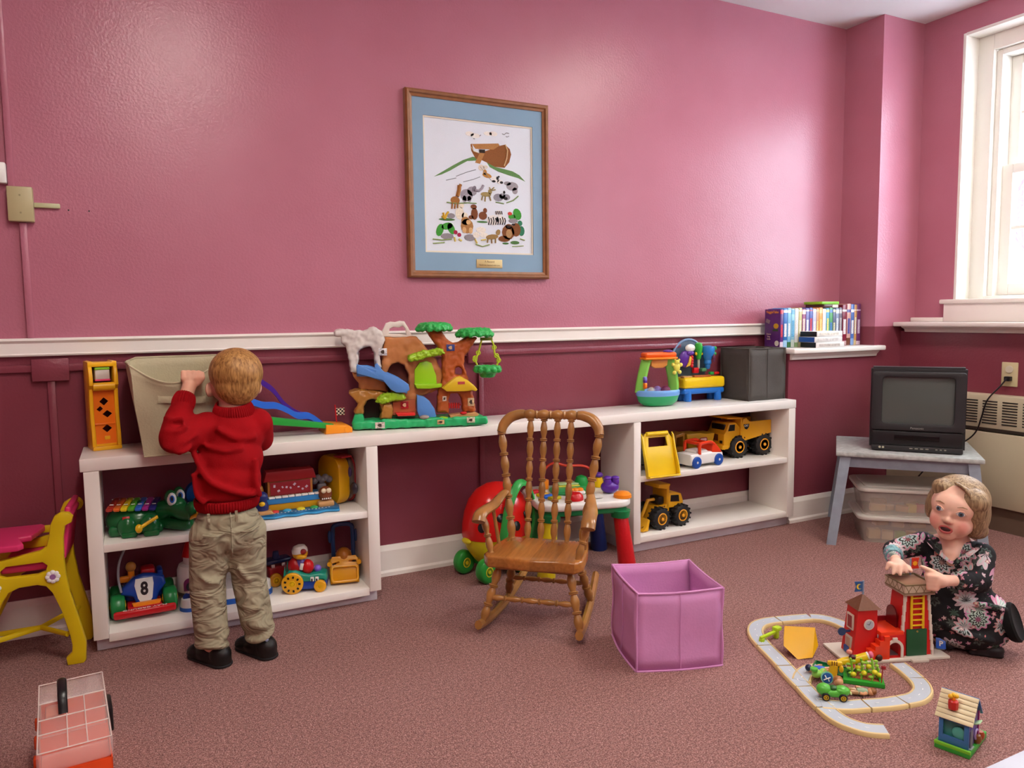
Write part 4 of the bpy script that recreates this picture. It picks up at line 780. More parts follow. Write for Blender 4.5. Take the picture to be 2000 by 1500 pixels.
G().prism([(-.058,.010),(.064,.008),(.078,.018),(.080,.038),(-.062,.038)],.064,T(0,-.032,0),bev=.006).obj('lower_body',P('car royal plastic','#1440A0'),t)
for y in (-.042,.042): 
    wh=wheel(t,(-.036,y,.037),.037,.016,P('wheel yellow plastic','#E4A51A'),YEL,'y',0,.3)
    for k in range(9): G().box((.0245*cos(k*2*pi/9),.0245*sin(k*2*pi/9),.0085 if y<0 else -.0085),(.0075,.006,.003),0,RZ(40*k)).obj('spoke_slot',BLK,wh)
    wheel(t,(.056,y*.86,.021),.021,.018,MATS['wheel yellow plastic'],YEL,'y',0,.35)
for x in (.030,.046): e=G().box((x,-.0345,.046),(.012,.003,.016),.002).obj('eye',WHT,t); G().box((x-.001,-.0365,.043),(.005,.001,.010),.0004).obj('pupil',BLK,e)
G().ell((-.030,0,.085),(.026,.024,.030)).obj('seat_back',P('seat red plastic','#A8181E'),t); G().ell((-.012,-.002,.092),(.020,.018,.026)).obj('duck_body',P('duck violet','#6A58B0'),t)
G().ell((.012,-.004,.082),(.022,.022,.026)).obj('red_hood',RED,t); G().box((-.006,-.020,.088),(.012,.004,.024),.002,RY(12)).obj('bib',WHT,t)
h=G().ell((-.012,-.003,.132),(.027,.026,.024)).obj('duck_head',P('duck yellow plastic','#D8A01C'),t); G().lathe([(.0275,0),(.027,.010),(.020,.022),(.002,.028)],T(-.012,-.003,.135) @ RY(-8),20).obj('cap',P('cap white','#D8CEC8'),h); G().ell((.002,-.025,.142),(.011,.008,.010)).obj('goggles',P('goggle red','#8E1C20'),h); G().ell((-.004,-.028,.124),(.018,.010,.008)).obj('bill',MATS['duck yellow plastic'],h)
G().ell((.046,0,.072),.013).obj('purple_knob',P('knob violet','#7A62D0'),t)
DOZ=P('dozer amber plastic','#DE9E14')
t=thing('bulldozer','amber toy bulldozer with a wide scoop and blue roll cage','toy',(.476,-.150,.0582),-12); t.scale=(1.04,1.05,1.08)
Mk=T(0,-.046,.006) @ RX(-22)
o=G().prism([(-.048,0),(.048,0),(.050,.07),(.040,.088),(-.040,.088),(-.050,.07)],.006,Mk,bev=.002,holes=[[(-.040,.060),(-.016,.066),(-.018,.071),(-.040,.066)],[(.014,.068),(.040,.066),(.040,.072),(.016,.073)]]).obj('scoop',DOZ,t)
G().prism(rrect(.094,.056,.012,4,0,.029),.012,Mk @ T(0,-.011,0),bev=.002,holes=[rrect(.080,.042,.008,4,0,.029)]).obj('scoop_rim',DOZ,o)
for x in (-.022,.022): G().ell((x,-.032,.010),(.016,.012,.005)).obj('skid',P('skid cream','#E0C070'),o)
G().box2((-.034,-.02,.012),(.034,.07,.052),.010).obj('track_base',P('track brown','#7A4A1A'),t); G().ell((.0,.012,.080),(.028,.030,.030)).obj('engine',P('engine amber','#B06A1E'),t); G().box2((-.030,-.018,.05),(.030,.05,.075),.010).obj('hood',P('engine amber','#B06A1E'),t)
for x in (-.05,.05): G().cyl((x,-.03,.068),(x*.9,.03,.06),.008,n=10).obj('arm',DOZ,t)
G().tube(smooth_path([(-.034,.045,.06),(-.034,.045,.15),(-.026,.045,.178),(.026,.045,.178),(.034,.045,.15),(.034,.045,.06)],4),.0075,8).obj('roll_cage',P('cage blue plastic','#2A4A80'),t)
for x in (-.045,.045): G().ell((x,.045,.14),(.007,.007,.022)).obj('cage_ear',MATS['cage blue plastic'],t)

# ------------------------------------------------------------------ trucks in the right shelf unit
t=thing('dump_truck','large yellow toy dump truck with black knobbly tyres','toy truck',(2.342,-.150,.3302),0)
for x in (0,.155):
    for y in (0,.095): wheel(t,(x,y,.0525),.0515,.046,RUB,P('hub amber plastic','#E8A22A'),'y',14,.56)
G().box2((-.06,.022,.045),(.185,.072,.075),.006).obj('chassis',BLK,t)
cab=[(-.088,.052),(-.050,.052),(-.044,.080),(-.020,.100),(.020,.108),(.024,.130),(-.016,.168),(-.058,.168),(-.076,.128),(-.088,.118)]
G().prism(cab,.118,T(0,-.012,0),bev=.006).obj('cab',CATY,t)
G().prism([(-.064,.130),(-.024,.130),(-.022,.160),(-.054,.160)],.121,T(0,-.0135,0),bev=.002).obj('side_window',BLK,t)
G().box2((-.074,.004,.132),(-.060,.090,.160),.004).obj('windscreen',BLK,t)
G().box2((-.098,-.014,.046),(-.056,.108,.066),.006).obj('bumper',CATY,t); 
for y in (.0,.082): G().box((-.0895,y+.006,.080),(.004,.016,.014),.001).obj('headlight',BLK,t)
for k in range(5): G().box((-.0895,.030+k*.009,.098),(.003,.004,.030)).obj('grille_bar',P('grille brown','#5A2A1A'),t)
bed=[(.018,.078),(.196,.106),(.196,.168),(.060,.168),(.040,.186),(.018,.182),(.008,.150)]
for y in (-.022,.110): G().prism(bed,.008,T(0,y,0),bev=.002).obj('bed_side',CATY,t)
G().poly([(.018,-.02,.080),(.194,-.02,.108),(.194,.112,.108),(.018,.112,.080),(.018,-.02,.086),(.194,-.02,.114),(.194,.112,.114),(.018,.112,.086)],[(0,1,2,3),(4,5,6,7),(0,1,5,4),(1,2,6,5),(2,3,7,6),(3,0,4,7)]).obj('bed_floor',CATY,t)
G().box2((.006,-.02,.09),(.014,.112,.184),.002).obj('bed_front',CATY,t); G().prism([(-.075,.188),(.02,.182),(.02,.190),(-.075,.196)],.128,T(0,-.018,0),bev=.002).obj('cab_canopy',CATY,t)
G().prism([(.020,.158),(.056,.158),(.054,.144),(.042,.132),(.030,.136)],.001,T(0,-.0228,0)).obj('badge',BLK,t); text('CAT',.013,WHT,t,T(.038,-.0232,.150) @ FLAT,'lettering',.0003,bold=.0004)

t=thing('ride_car','white toy car with red roll bars and blue wheels','toy car',(2.074,-.222,.3302),6)
for x in (-.068,.070):
    for y in (-.030,.066): wheel(t,(x,y,.0268),.0265,.016,P('wheel blue plastic','#1E50A8'),WHT,'y',0,.22)
G().prism([(-.098,.014),(.098,.014),(.106,.034),(.100,.056),(.06,.060),(.03,.066),(-.10,.062),(-.104,.040)],.098,T(0,-.031,0),bev=.010,seg=3).obj('body',WHT,t)
OR2=P('car red orange plastic','#E8401E')
for y in (-.026,.062): G().tube(smooth_path([(-.045,y,.060),(-.045,y,.095),(-.036,y,.106),(.02,y,.108),(.045,y,.098)],5),.0075,8).obj('roll_bar',OR2,t)
G().cyl((-.036,-.026,.104),(-.036,.062,.104),.0075,n=10).obj('cross_bar',OR2,t)
G().prism([(.030,.060),(.098,.056),(.076,.080),(.050,.104),(.034,.108)],.096,T(0,-.030,0),bev=.006).obj('hood',OR2,t); G().ell((.045,-.002,.104),(.018,.012,.006)).obj('yellow_emblem',P('emblem ochre','#C8A840'),t)
G().box2((-.06,-.02,.055),(.02,.056,.076),.012).obj('seat',P('seat pale','#D8D2CE'),t)

t=thing('toy_loader','yellow toy loader with its scoop hanging over the shelf edge','toy truck',(1.812,-.165,.3302),-4); t.scale=(1.04,1,1.0)
for x in (-.070,.045):
    for y in (.0,.095): wheel(t,(x,y,.040),.040,.030,RUB,CATY,'x',12,.5)
G().box2((-.05,-.035,.03),(.028,.115,.085),.010).obj('chassis',P('loader grey','#5A5854'),t); G().box2((-.048,.02,.085),(.026,.10,.150),.012).obj('cab',P('loader tan','#B89A50'),t)
sc=thing('x','','',(0,0,0)); bpy.data.objects.remove(sc)
Ms=T(-.001,-.100,.078) @ RX(-14)
LY=P('scoop yellow plastic','#EBC71E')
o=G().prism([(-.074,-.084),(.074,-.084),(.074,.070),(.055,.098),(-.055,.098),(-.074,.070)],.007,Ms,bev=.003,holes=[[(-.045,.040),(.045,.040),(.041,.078),(-.041,.078)]]).obj('scoop',LY,t)
G().cyl((-.050,-.002,.094),(.050,-.002,.094),.010,n=12).obj('handle_roll',LY,o,Ms)
for s in (-1,1): G().prism([(0,-.084),(-.020,-.084),(-.022,-.05),(-.012,.03),(-.010,.085),(0,.098)],.006,Ms @ T(s*.074-.003,.0,0) @ RZ(90) @ SC(1,-1,1),bev=.002).obj('scoop_flange',LY,o)
G().box2((-.074,-.026,-.092),(.074,.004,-.084),.002).obj('scoop_lip',LY,o,Ms)
for s in (-1,1): G().tube([(s*.05,-.088,.06),(s*.05,-.02,.10)],.006,8).obj('lift_arm',P('loader grey','#5A5854'),t)

t=thing('small_tipper','small yellow tipper truck parked behind the white car','toy truck',(2.13,-.085,.3302),0)
for x in (-.09,.07):
    for y in (-.03,.04): wheel(t,(x,y,.022),.022,.016,RUB,CATY)
G().box2((-.12,-.03,.03),(.10,.044,.05),.005).obj('chassis',BRN,t); G().prism([(-.05,.052),(.085,.052),(.105,.122),(.05,.122),(.02,.128),(-.06,.128)],.085,T(0,-.038,0),bev=.004).obj('tipper_bed',P('tipper yellow','#C8A028'),t)
G().prism(rrect(.046,.020,.009,4,.035,.096),.001,T(0,-.0395,0)).obj('badge',P('badge maroon','#8E2438'),t); G().prism(rrect(.036,.012,.005,4,.035,.096),.001,T(0,-.0400,0)).obj('badge_plate',P('badge pale','#D8B8B8'),t)
G().prism([(-.13,.05),(-.068,.05),(-.068,.134),(-.08,.138),(-.12,.126)],.075,T(0,-.034,0),bev=.004,holes=[[(-.120,.072),(-.080,.072),(-.080,.120),(-.114,.114)]]).obj('cab',P('tipper ochre','#A87C30'),t)

t=thing('wheel_loader','yellow wheel loader with black tyres on the lower shelf','toy truck',(1.900,-.190,.0722),4)
for x in (-.058,.062):
    for y in (-.02,.085): wheel(t,(x,y,.0485),.0475,.044,RUB,MATS['hub amber plastic'],'y',14,.56)
G().box2((-.05,.01,.04),(.09,.055,.07),.006).obj('chassis',P('chassis grey','#4A4C50'),t)
G().prism([(-.03,.085),(.085,.080),(.088,.105),(.075,.140),(.045,.150),(.005,.152),(-.005,.110)],.095,T(0,-.016,0),bev=.006).obj('rear_body',CATY,t)
G().prism([(.010,.112),(.062,.106),(.058,.136),(.012,.140)],.002,T(0,-.0175,0),bev=.0006).obj('side_window',BLK,t)
G().prism([(-.012,.07),(.004,.07),(.006,.178),(.012,.190),(-.055,.195),(-.06,.180),(-.01,.170)],.095,T(0,-.016,0),bev=.004).obj('cab_frame',CATY,t)
G().prism([(-.13,.02),(-.095,.02),(-.088,.06),(-.06,.095),(-.01,.098),(-.012,.078),(-.04,.068),(-.07,.04)],.088,T(0,-.012,0),bev=.004).obj('front_body',CATY,t)
G().box2((-.045,0,.10),(-.012,.06,.135),.006).obj('seat',BLK,t)
text('CAT',.020,BLK,t,T(-.035,-.0132,.088) @ FLAT,'lettering',.0004,bold=.0006)
G().prism([(-.16,.004),(-.128,.004),(-.118,.05),(-.128,.056),(-.14,.02)],.12,T(0,-.03,0),bev=.002).obj('bucket',CATY,t); G().tube([(-.12,.03,.04),(-.08,.03,.12),(-.02,.03,.12)],.008,8).obj('lift_arm',CATY,t)
ROCK_X,ROCK_Y,ROCK_RZ=.992,-.682,-43
PB_X,PB_Y,PB_RZ=1.214,-1.053,-19
TVS_X,TVS_Y,TVS_RZ=2.878,-.623,-50
TV_DX,TV_DY,TV_RZ=.033,-.026,-52
TUB_X,TUB_Y,TUB_RZ=2.875,-.635,-42
# ------------------------------------------------------------------ child's rocking chair
WOOD=mat('golden oak wood','#A2713A',rough=.3,var=.22,vscale=14,coat=.2)
def grain(m,sx,sy,sz):
    for n in m.node_tree.nodes:
        if n.type=='TEX_NOISE':
            mp=N(m,'ShaderNodeMapping'); mp.inputs['Scale'].default_value=(sx,sy,sz); tc=[q for q in m.node_tree.nodes if q.type=='TEX_COORD'][0]
            m.node_tree.links.new(tc.outputs['Object'],mp.inputs[0]); m.node_tree.links.new(mp.outputs[0],n.inputs['Vector'])
WSEAT=[mat('seat board wood %d'%k,h_,rough=.25,var=.2,vscale=18,coat=.3) for k,h_ in enumerate(('#9A5F2C','#A46A35','#8E5526','#9C632F'))]
for m in WSEAT: grain(m,6,.6,6)
t=thing('rocking_chair','child-size golden oak rocking chair with turned spindles','chair',(ROCK_X,ROCK_Y,0),ROCK_RZ)
def spindle(a,b,r,n=5,par=None,nm='spindle',taper=1.0):
    pr=[(0,r*.7)]
    for k in range(n):
        z0=k/n; L=1/n
        pr+=[(z0+L*.08,r*.62),(z0+L*.30,r*.92),(z0+L*.5,r*1.0),(z0+L*.70,r*.8),(z0+L*.84,r*.60),(z0+L*.87,r*1.0),(z0+L*.91,r*1.0),(z0+L*.925,r*.68),(z0+L*.94,r*1.0),(z0+L*.985,r*1.0),(z0+L*.999,r*.66)]
    return G().turn(a,b,pr,12).obj(nm,WOOD,par or t)
SH=.245   # seat top height
# seat of four glued boards, shaped front edge
sw=.163
FE,BE=-.128,.112
def edge(x): return FE+.012*(abs(x)/sw)**3-.005*cos(x*38)
SEATM=mat('glued board seat wood','#A2682E',rough=.25,var=.16,vscale=18,coat=.3); grain(SEATM,6,.6,6)
_nt=SEATM.node_tree; _tc=N(SEATM,'ShaderNodeTexCoord'); _sx=N(SEATM,'ShaderNodeSeparateXYZ'); _mr=N(SEATM,'ShaderNodeMapRange'); _cr=N(SEATM,'ShaderNodeValToRGB'); _mm=N(SEATM,'ShaderNodeMix',data_type='RGBA',blend_type='MULTIPLY')
_nt.links.new(_tc.outputs['Object'],_sx.inputs[0]); _nt.links.new(_sx.outputs['X'],_mr.inputs[0]); _mr.inputs[1].default_value=-.165; _mr.inputs[2].default_value=.165; _nt.links.new(_mr.outputs[0],_cr.inputs[0]); _cr.color_ramp.interpolation='CONSTANT'
_cr.color_ramp.elements[0].color=(.95,.92,.9,1); _cr.color_ramp.elements[1].position=.27; _cr.color_ramp.elements[1].color=(1.15,1.12,1.1,1)
for _p,_c in ((.5,(.85,.82,.8,1)),(.74,(1.02,1,1,1))): _e=_cr.color_ramp.elements.new(_p); _e.color=_c
_b=_nt.nodes['Principled BSDF']; _old=_b.inputs['Base Color'].links[0].from_socket; _nt.links.new(_old,_mm.inputs['A']); _nt.links.new(_cr.outputs[0],_mm.inputs['B']); _mm.inputs['Factor'].default_value=1; _nt.links.new(_mm.outputs['Result'],_b.inputs['Base Color'])
poly=[(-sw+.022,BE),(sw-.022,BE),(sw-.006,.02),(sw,FE+.038),(sw-.012,FE+.018)]+[(sw*.86-2*sw*.86*i/16,edge(sw*.86-2*sw*.86*i/16)) for i in range(17)]+[(-sw+.012,FE+.018),(-sw,FE+.038),(-sw+.006,.02)]
G().prism(poly,.038,Matrix(((1,0,0,0),(0,0,1,0),(0,1,0,SH-.038),(0,0,0,1))),bev=.008,seg=3).obj('seat',SEATM,t)
G().box2((-.12,-.09,SH-.052),(.12,.09,SH-.038),.004).obj('seat_batten',WOOD,t)
# back: two posts, crest, four spindles ; leaning back
by,ty,bz,tz=.098,.172,SH,SH+.384
for s in (-1,1): spindle((s*.122,by,bz-.002),(s*.172,ty-.02,tz-.025),.0155,5,nm='back_post')
for k in range(4): 
    x=-.072+k*.048; spindle((x*.96,by+.005,bz-.002),(x,ty+.002,tz+.022),.0125,6)
g=G(); pr=[(0,.010)]
for k in range(4):
    z0=k/4; pr+=[(z0+.02,.013),(z0+.07,.0165),(z0+.125,.0185),(z0+.18,.0165),(z0+.215,.012),(z0+.225,.016),(z0+.237,.012),(z0+.247,.016)]
g.turn((-.098,ty+.004,tz+.034),(.098,ty+.004,tz+.034),pr,12); g.obj('crest_rail',WOOD,t)
for s in (-1,1):
    p=smooth_path([(s*.173,ty-.022,tz-.028),(s*.166,ty-.012,tz-.002),(s*.145,ty-.002,tz+.022),(s*.115,ty+.004,tz+.033),(s*.094,ty+.004,tz+.035)],5); G().tube(p,[.0155+.003*sin(pi*i/(len(p)-1)) for i in range(len(p))],12).obj('crest_corner',WOOD,t)
# arms with supports
for s in (-1,1):
    p=smooth_path([(s*.146,.134,SH+.160),(s*.154,.09,SH+.148),(s*.166,.03,SH+.128),(s*.174,-.04,SH+.126),(s*.178,-.08,SH+.120),(s*.178,-.098,SH+.102)],5)
    G().tube(p,[.010+.010*min(1,i/12) for i in range(len(p))],12,flat=(1.15,.75)).obj('armrest',WOOD,t)
    spindle((s*.142,-.080,SH-.002),(s*.174,-.058,SH+.114),.0125,2,nm='arm_post'); G().tube([(s*.146,.02,SH-.002),(s*.166,.02,SH+.122)],.0065,8).obj('arm_dowel',WOOD,t)
# legs, stretchers, rockers
for s in (-1,1):
    pts=[]
    for i in range(21):
        y=-.160+i*.465/20; pts.append((s*(.162-.030*i/20),y,(y-.01)**2/1.8+.0155))
    G().tube(pts,.0155,8,flat=(.85,1.0)).obj('rocker',WOOD,t)
    spindle((s*.158,-.125,.030),(s*.116,-.075,SH-.045),.0155,3,nm='leg'); spindle((s*.145,.125,.036),(s*.112,.070,SH-.045),.0155,3,nm='leg')
spindle((-.140,-.105,.105),(.140,-.105,.105),.0100,5,nm='stretcher'); spindle((-.130,.105,.100),(.130,.105,.100),.0090,5,nm='stretcher')

# ------------------------------------------------------------------ ladybird wagon toy behind the chair
t=thing('ladybird_wagon','red spotted dome wagon with green wheels behind the rocking chair','toy',(1.076,-.165,0),12); t.scale=(.88,.92,1)
GW=P('wagon green plastic','#2E9A3C'); YW=P('wagon yellow plastic','#D8CC22')
for x,y in ((-.13,-.10),(-.13,.06),(.075,-.09),(.075,.07)):
    wheel(t,(x,y,.047),.047,.046,GW,YW,'y',0,.42)
def shell(z0,z1,r0,r1,m,nm):
    return G().lathe([(r0*(1-k/8)+r1*k/8+.010*sin(pi*k/8),z0+(z1-z0)*k/8) for k in range(9)],T(0,-.01,0) @ SC(1.18,.9,1),28).obj(nm,m,t)
shell(.055,.155,.085,.138,YW,'yellow_tub')
G().lathe([(.140,0),(.142,.01),(.140,.05),(.130,.10),(.112,.145),(.082,.180),(.04,.200),(.0,.205)],T(0,-.01,.155) @ SC(1.18,.9,1),30).obj('red_dome',P('dome red plastic','#CC1A16',rough=.18),t)
def dome_pt(a,h): 
    pr=[(0,.140),(.05,.140),(.10,.130),(.145,.112),(.18,.082),(.2,.04)]
    for (h0,r0),(h1,r1) in zip(pr,pr[1:]):
        if h0<=h<=h1: r=r0+(r1-r0)*(h-h0)/(h1-h0); break
    return Vector((1.18*r*cos(a),-.01+.9*r*sin(a),.155+h))
for a,h in ((-1.5,.05),(-2.0,.09),(-1.75,.12),(-2.55,.055),(-1.05,.08),(-.7,.05)):
    p=dome_pt(rad(a*57.3),h); n=(p-Vector((0,-.01,.17))).normalized(); G().ell((0,0,0),(.019,.019,.006)).obj('black_spot',BLK,t,T(*p) @ n.to_track_quat('Z','Y').to_matrix().to_4x4())
G().tube(smooth_path([(-.065,-.13,.12),(-.062,-.142,.20),(-.03,-.14,.30),(.03,-.125,.362),(.09,-.11,.352),(.135,-.10,.29),(.135,-.10,.20),(.10,-.11,.12)],6),.013,8,flat=(1.4,.7)).obj('push_handle',P('handle green plastic','#34A44A'),t)
G().ell((-.165,-.01,.150),(.014,.03,.012)).obj('latch',YW,t); G().box2((-.09,-.09,.035),(.09,.07,.06),.01).obj('axle_frame',GW,t)

# ------------------------------------------------------------------ activity table
t=thing('activity_table','white toddler activity table with red, yellow and blue legs','toy table',(1.402,-.235,0),-14)
tw,td=.188,.165
TZ=.262
for x,y,m in ((tw-.045,-td+.03,P('leg red plastic','#C4161E',bump=.3,bscale=90)),(-tw+.05,-td+.035,P('leg yellow plastic','#D8C41A',bump=.3,bscale=90)),(tw-.06,td-.04,P('leg navy plastic','#1A2C6A')),(-tw+.05,td-.04,GRN)):
    sx=1 if x>0 else -1; sy=1 if y>0 else -1
    o=G().cyl((x+sx*.026,y+sy*.018,0),(x,y,TZ-.035),.036,.028,n=18,bev=.005).obj('leg',m,t); G().cyl((x,y,TZ-.045),(x,y,TZ-.018),.036,.040,n=18).obj('leg_socket',P('table green plastic','#178048'),o)
Mz=Matrix(((1,0,0,0),(0,0,1,0),(0,1,0,0),(0,0,0,1)))
def slab(w,d,r,z0,z1,m,nm,bev,par=None,cx=0,cy=0,pt=None): return G().prism(rrect(w,d,r,6,cx,cy),z1-z0,T(0,0,z0) @ Mz,bev=bev,seg=3).obj(nm,m,par or t)
slab(tw*1.92,td*1.9,.06,TZ-.026,TZ-.002,P('table green plastic','#178048'),'skirt',.006)
slab(tw*2.06,td*2.06,.07,TZ-.004,TZ+.026,P('table white plastic','#E8E6E0'),'table_top',.010)
z=TZ+.027
slab(.17,.13,.05,z,z+.010,P('pond green','#2E9A58'),'green_pond',.004,None,-.01,.03)
def dome(x,y,r,h,m,nm): return G().lathe([(r,0),(r*.95,h*.5),(r*.7,h*.85),(.001,h)],T(x,y,z),20).obj(nm,m,t)
dome(-.035,-.105,.036,.030,RED,'red_button'); dome(.160,-.115,.036,.024,ORG,'orange_button'); dome(.155,.03,.030,.016,P('button blue','#2A88C8'),'blue_button')
o=slab(.075,.05,.015,z+.008,z+.018,WHT,'flower_pad',.003,None,-.01,-.04); 
for k in range(3): G().ell((-.03+k*.02,-.038,z+.022),(.014,.014,.008)).obj('orange_petal',ORG,o)
o=G().ell((.135,-.040,z+.026),(.038,.030,.026)).obj('hippo_body',P('hippo purple plastic','#5A2A9C'),t)
for dx,dy,h in ((-.014,-.012,.062),(.020,-.008,.060),(.0,.015,.055)): G().ell((.135+dx,-.040+dy,z+h*.8),(.016,.015,.022)).obj('hippo_bump',MATS['hippo purple plastic'],o); G().ell((.135+dx,-.040+dy,z+h*1.05),(.017,.016,.008)).obj('hippo_cap',MATS['hippo purple plastic'],o)
o=slab(.10,.055,.012,z,z+.014,P('book yellow','#D8D048'),'page_book',.003,None,.0,.10); G().box((0,.10,z+.018),(.085,.045,.006),.002).obj('page',P('page green','#B8D8A0'),o)
for x,y,m in ((-.13,-.05,BLU),(-.14,-.02,YEL),(-.11,-.085,P('tile olive','#B8B020')),(-.16,.04,RED)): G().box((x,y,z+.006),(.05,.03,.012),.004,RZ(25)).obj('tile',m,t)
G().tube(smooth_path([(-.10,.10,z),(-.10,.10,z+.075),(-.06,.105,z+.105),(0,.11,z+.090),(.07,.115,z+.085),(.11,.12,z+.06),(.11,.12,z)],6),.0055,8).obj('red_wire',P('wire red','#E03A20'),t)
G().cyl((-.10,.10,z),(-.10,.10,z+.04),.018,n=14,bev=.004).obj('orange_post',ORG,t); dome(.06,.10,.03,.05,GRN,'green_frog'); dome(.13,.08,.020,.045,YEL,'yellow_post'); G().ell((.13,.08,z+.05),(.018,.018,.012)).obj('purple_knob',PUR,t)
G().box((.05,-.10,z+.006),(.06,.04,.010),.004).obj('clear_flap',P('flap white','#D8D6D0'),t)

# ------------------------------------------------------------------ pink fabric bin
PK=mat('pink fabric','#D08FC2',rough=.75,var=.05,vscale=12,bump=.15,bscale=160)
t=thing('fabric_bin','open pink fabric storage cube standing on the carpet','storage bin',(PB_X,PB_Y,0),PB_RZ)
w,h=.126,.226
cs=[Vector((-w,-w,0)),Vector((w,-w,0)),Vector((w,w,0)),Vector((-w,w,0))]
for i in range(4):
    a,b_=cs[i],cs[(i+1)%4]; nrm=((a+b_)/2).normalized()
    def f(u,v,a=a,b_=b_,nrm=nrm): return a*(1-u)+b_*u+Vector((0,0,.002+h*v-.005*sin(pi*u)*v))+nrm*(.005*sin(pi*u)*(1.2-v)+.0025*sin(8*v+3*u))
    o=G().grid(f,12,8).obj('bin_panel',PK,t,ang=60); o.modifiers.new('s','SOLIDIFY').thickness=.004
    G().tube([f(u/11,1) for u in range(12)],.0034,6).obj('rim_binding',PK,t); G().tube([f(u/11,0)+nrm*.002 for u in range(12)],.0030,6).obj('bottom_piping',PK,t); G().tube([f(0,v/7) for v in range(8)],.0030,6).obj('corner_piping',PK,t); G().tube([f(.5,v/7)+nrm*.0016 for v in range(8)],.0012,5).obj('centre_seam',PK,t)
G().box((0,0,.005),(2*w-.004,2*w-.004,.004)).obj('bin_floor',PK,t)

# ------------------------------------------------------------------ television corner
HEAT=mat('beige enamel','#C9BFA2',rough=.4,var=.04,vscale=3)
t=thing('convector_heater','long beige convector heater with slotted grille under the window','heater',(3.30,-1.5,0))
hx=0; y0,y1=-2.0,1.275
G().box2((hx+.02,y0,.0),(hx+.085,y1,.112)).obj('toe_recess',mat('heater toe brown','#6A5648',rough=.6),t)
G().box2((hx+.0,y0,.112),(hx+.085,y1,.450),.004).obj('front_panel',HEAT,t)
G().box2((hx+.006,y0,.454),(hx+.085,y1,.470),.002).obj('panel_gap',mat('heater gap','#3A322A'),t)
GP=[]
y=y1-.05; 
panel=[(y0,.466),(y1,.466),(y1,.620),(y0,.620)]; holes=[]
yy=.90
k=0
slotm=mat('slot dark','#1A1612',rough=.7)
G().box2((hx+.006,y0,.466),(hx+.085,y1,.620),.006).obj('top_panel',HEAT,t)
for gcol in range(22):
    yc=y1-.16-gcol*.088
    for r_ in range(9): G().box((hx+.006,yc,.492+r_*.0125),(.004,.066,.0052),.001).obj('grille_slot',slotm,t)
t=thing('wall_outlet','ivory wall outlet plate with a round blank and a black plug','outlet',(XRL,-.773,.659))
G().box2((-.006,-.036,0),(-.0003,.036,.110),.003).obj('plate',BEIGE if False else mat('ivory plate','#C9BE96',rough=.35),t); G().lathe([(.017,0),(.016,.004)],T(-.006,0,.078) @ RY(-90),20).obj('round_blank',mat('blank pale','#D0CAB4',rough=.35),t); G().box((-.018,-.002,.036),(.026,.026,.022),.004).obj('plug',BLK,t)
pts=smooth_path([(XRL-.03,-.775,.695),(XRL-.06,-.765,.66),(3.28,-.74,.60),(3.275,-.72,.52),(3.27,-.70,.45),(3.25,-.66,.40),(3.20,-.60,.36),(3.14,-.50,.20),(3.10,-.42,.06),(3.05,-.40,.012)],6)
tag(G().tube(pts,.0035,7).obj('power_cord',BLK),'black power cord running from the outlet down behind the television','cord')
# stool-like stand
GRYP=mat('worn blue grey paint','#8E99A6',rough=.5,var=.12,vscale=22,bump=.15,bscale=50); TOPP=mat('worn pale painted top','#AEB4B2',rough=.4,var=.25,vscale=45,bump=.25,bscale=60)
t=thing('side_bench','worn blue-grey wooden bench holding the television','bench',(TVS_X,TVS_Y,0),TVS_RZ)
bw,bd,bh=.277,.230,.405
G().box2((-bw,-bd,bh-.020),(bw,bd,bh),.004).obj('bench_top',TOPP,t)
G().box2((-bw+.035,-bd+.022,bh-.068),(bw-.035,-bd+.042,bh-.020),.002).obj('front_apron',GRYP,t); G().box2((-bw+.035,bd-.042,bh-.068),(bw-.035,bd-.022,bh-.020),.002).obj('back_apron',GRYP,t)
for sx in (-1,1):
    for sy in (-1,1):
        a=Vector((sx*(bw-.038),sy*(bd-.032),bh-.020)); b_=Vector((sx*(bw+.010),sy*(bd+.012),0)); g=G()
        V=[]
        for p,q in ((b_,.019),(a,.021)): V+=[(p.x-q,p.y-q,p.z),(p.x+q,p.y-q,p.z),(p.x+q,p.y+q,p.z),(p.x-q,p.y+q,p.z)]
        g.poly(V,[(0,1,2,3),(4,5,6,7),(0,1,5,4),(1,2,6,5),(2,3,7,6),(3,0,4,7)]).obj('leg',GRYP,t)
# television
TVB=mat('charcoal television plastic','#2A2A2C',rough=.45,var=.04,bump=.05,bscale=300)
t=thing('television','small black box television with built-in tape slot','television',(TVS_X+TV_DX,TVS_Y+TV_DY,bh+.0005),TV_RZ)
a=.182; hh=.362
sh=G(); 
sec=[(-.142,a-.002,.010,hh),(-.10,a,.004,hh+.002),(.02,a-.006,.004,hh-.006),(.10,a-.05,.010,hh-.03),(.18,a-.08,.02,hh-.06)]
V=[]
for yy_,ww,zb,zt in sec: V+=[(-ww,yy_,zb),(ww,yy_,zb),(ww,yy_,zt),(-ww,yy_,zt)]
F=[(4,5,6,7)[::-1]]*0+[tuple(range(16,20))]
for i in range(4): F+=[(i*4+j,i*4+(j+1)%4,i*4+4+(j+1)%4,i*4+4+j) for j in range(4)]
b_=bmesh.new(); vs=[b_.verts.new(v) for v in V]; [b_.faces.new([vs[i] for i in f]) for f in F]; b_.faces.new([vs[i] for i in (0,1,2,3)]); bmesh.ops.recalc_face_normals(b_,faces=b_.faces[:]); bmesh.ops.bevel(b_,geom=b_.edges[:],offset=.008,segments=2,affect='EDGES'); sh.merge(b_); sh.obj('cabinet',TVB,t)
def bulge(x,zz): return 1
scx,scz,sw_,sh_=0,.222,.136,.100
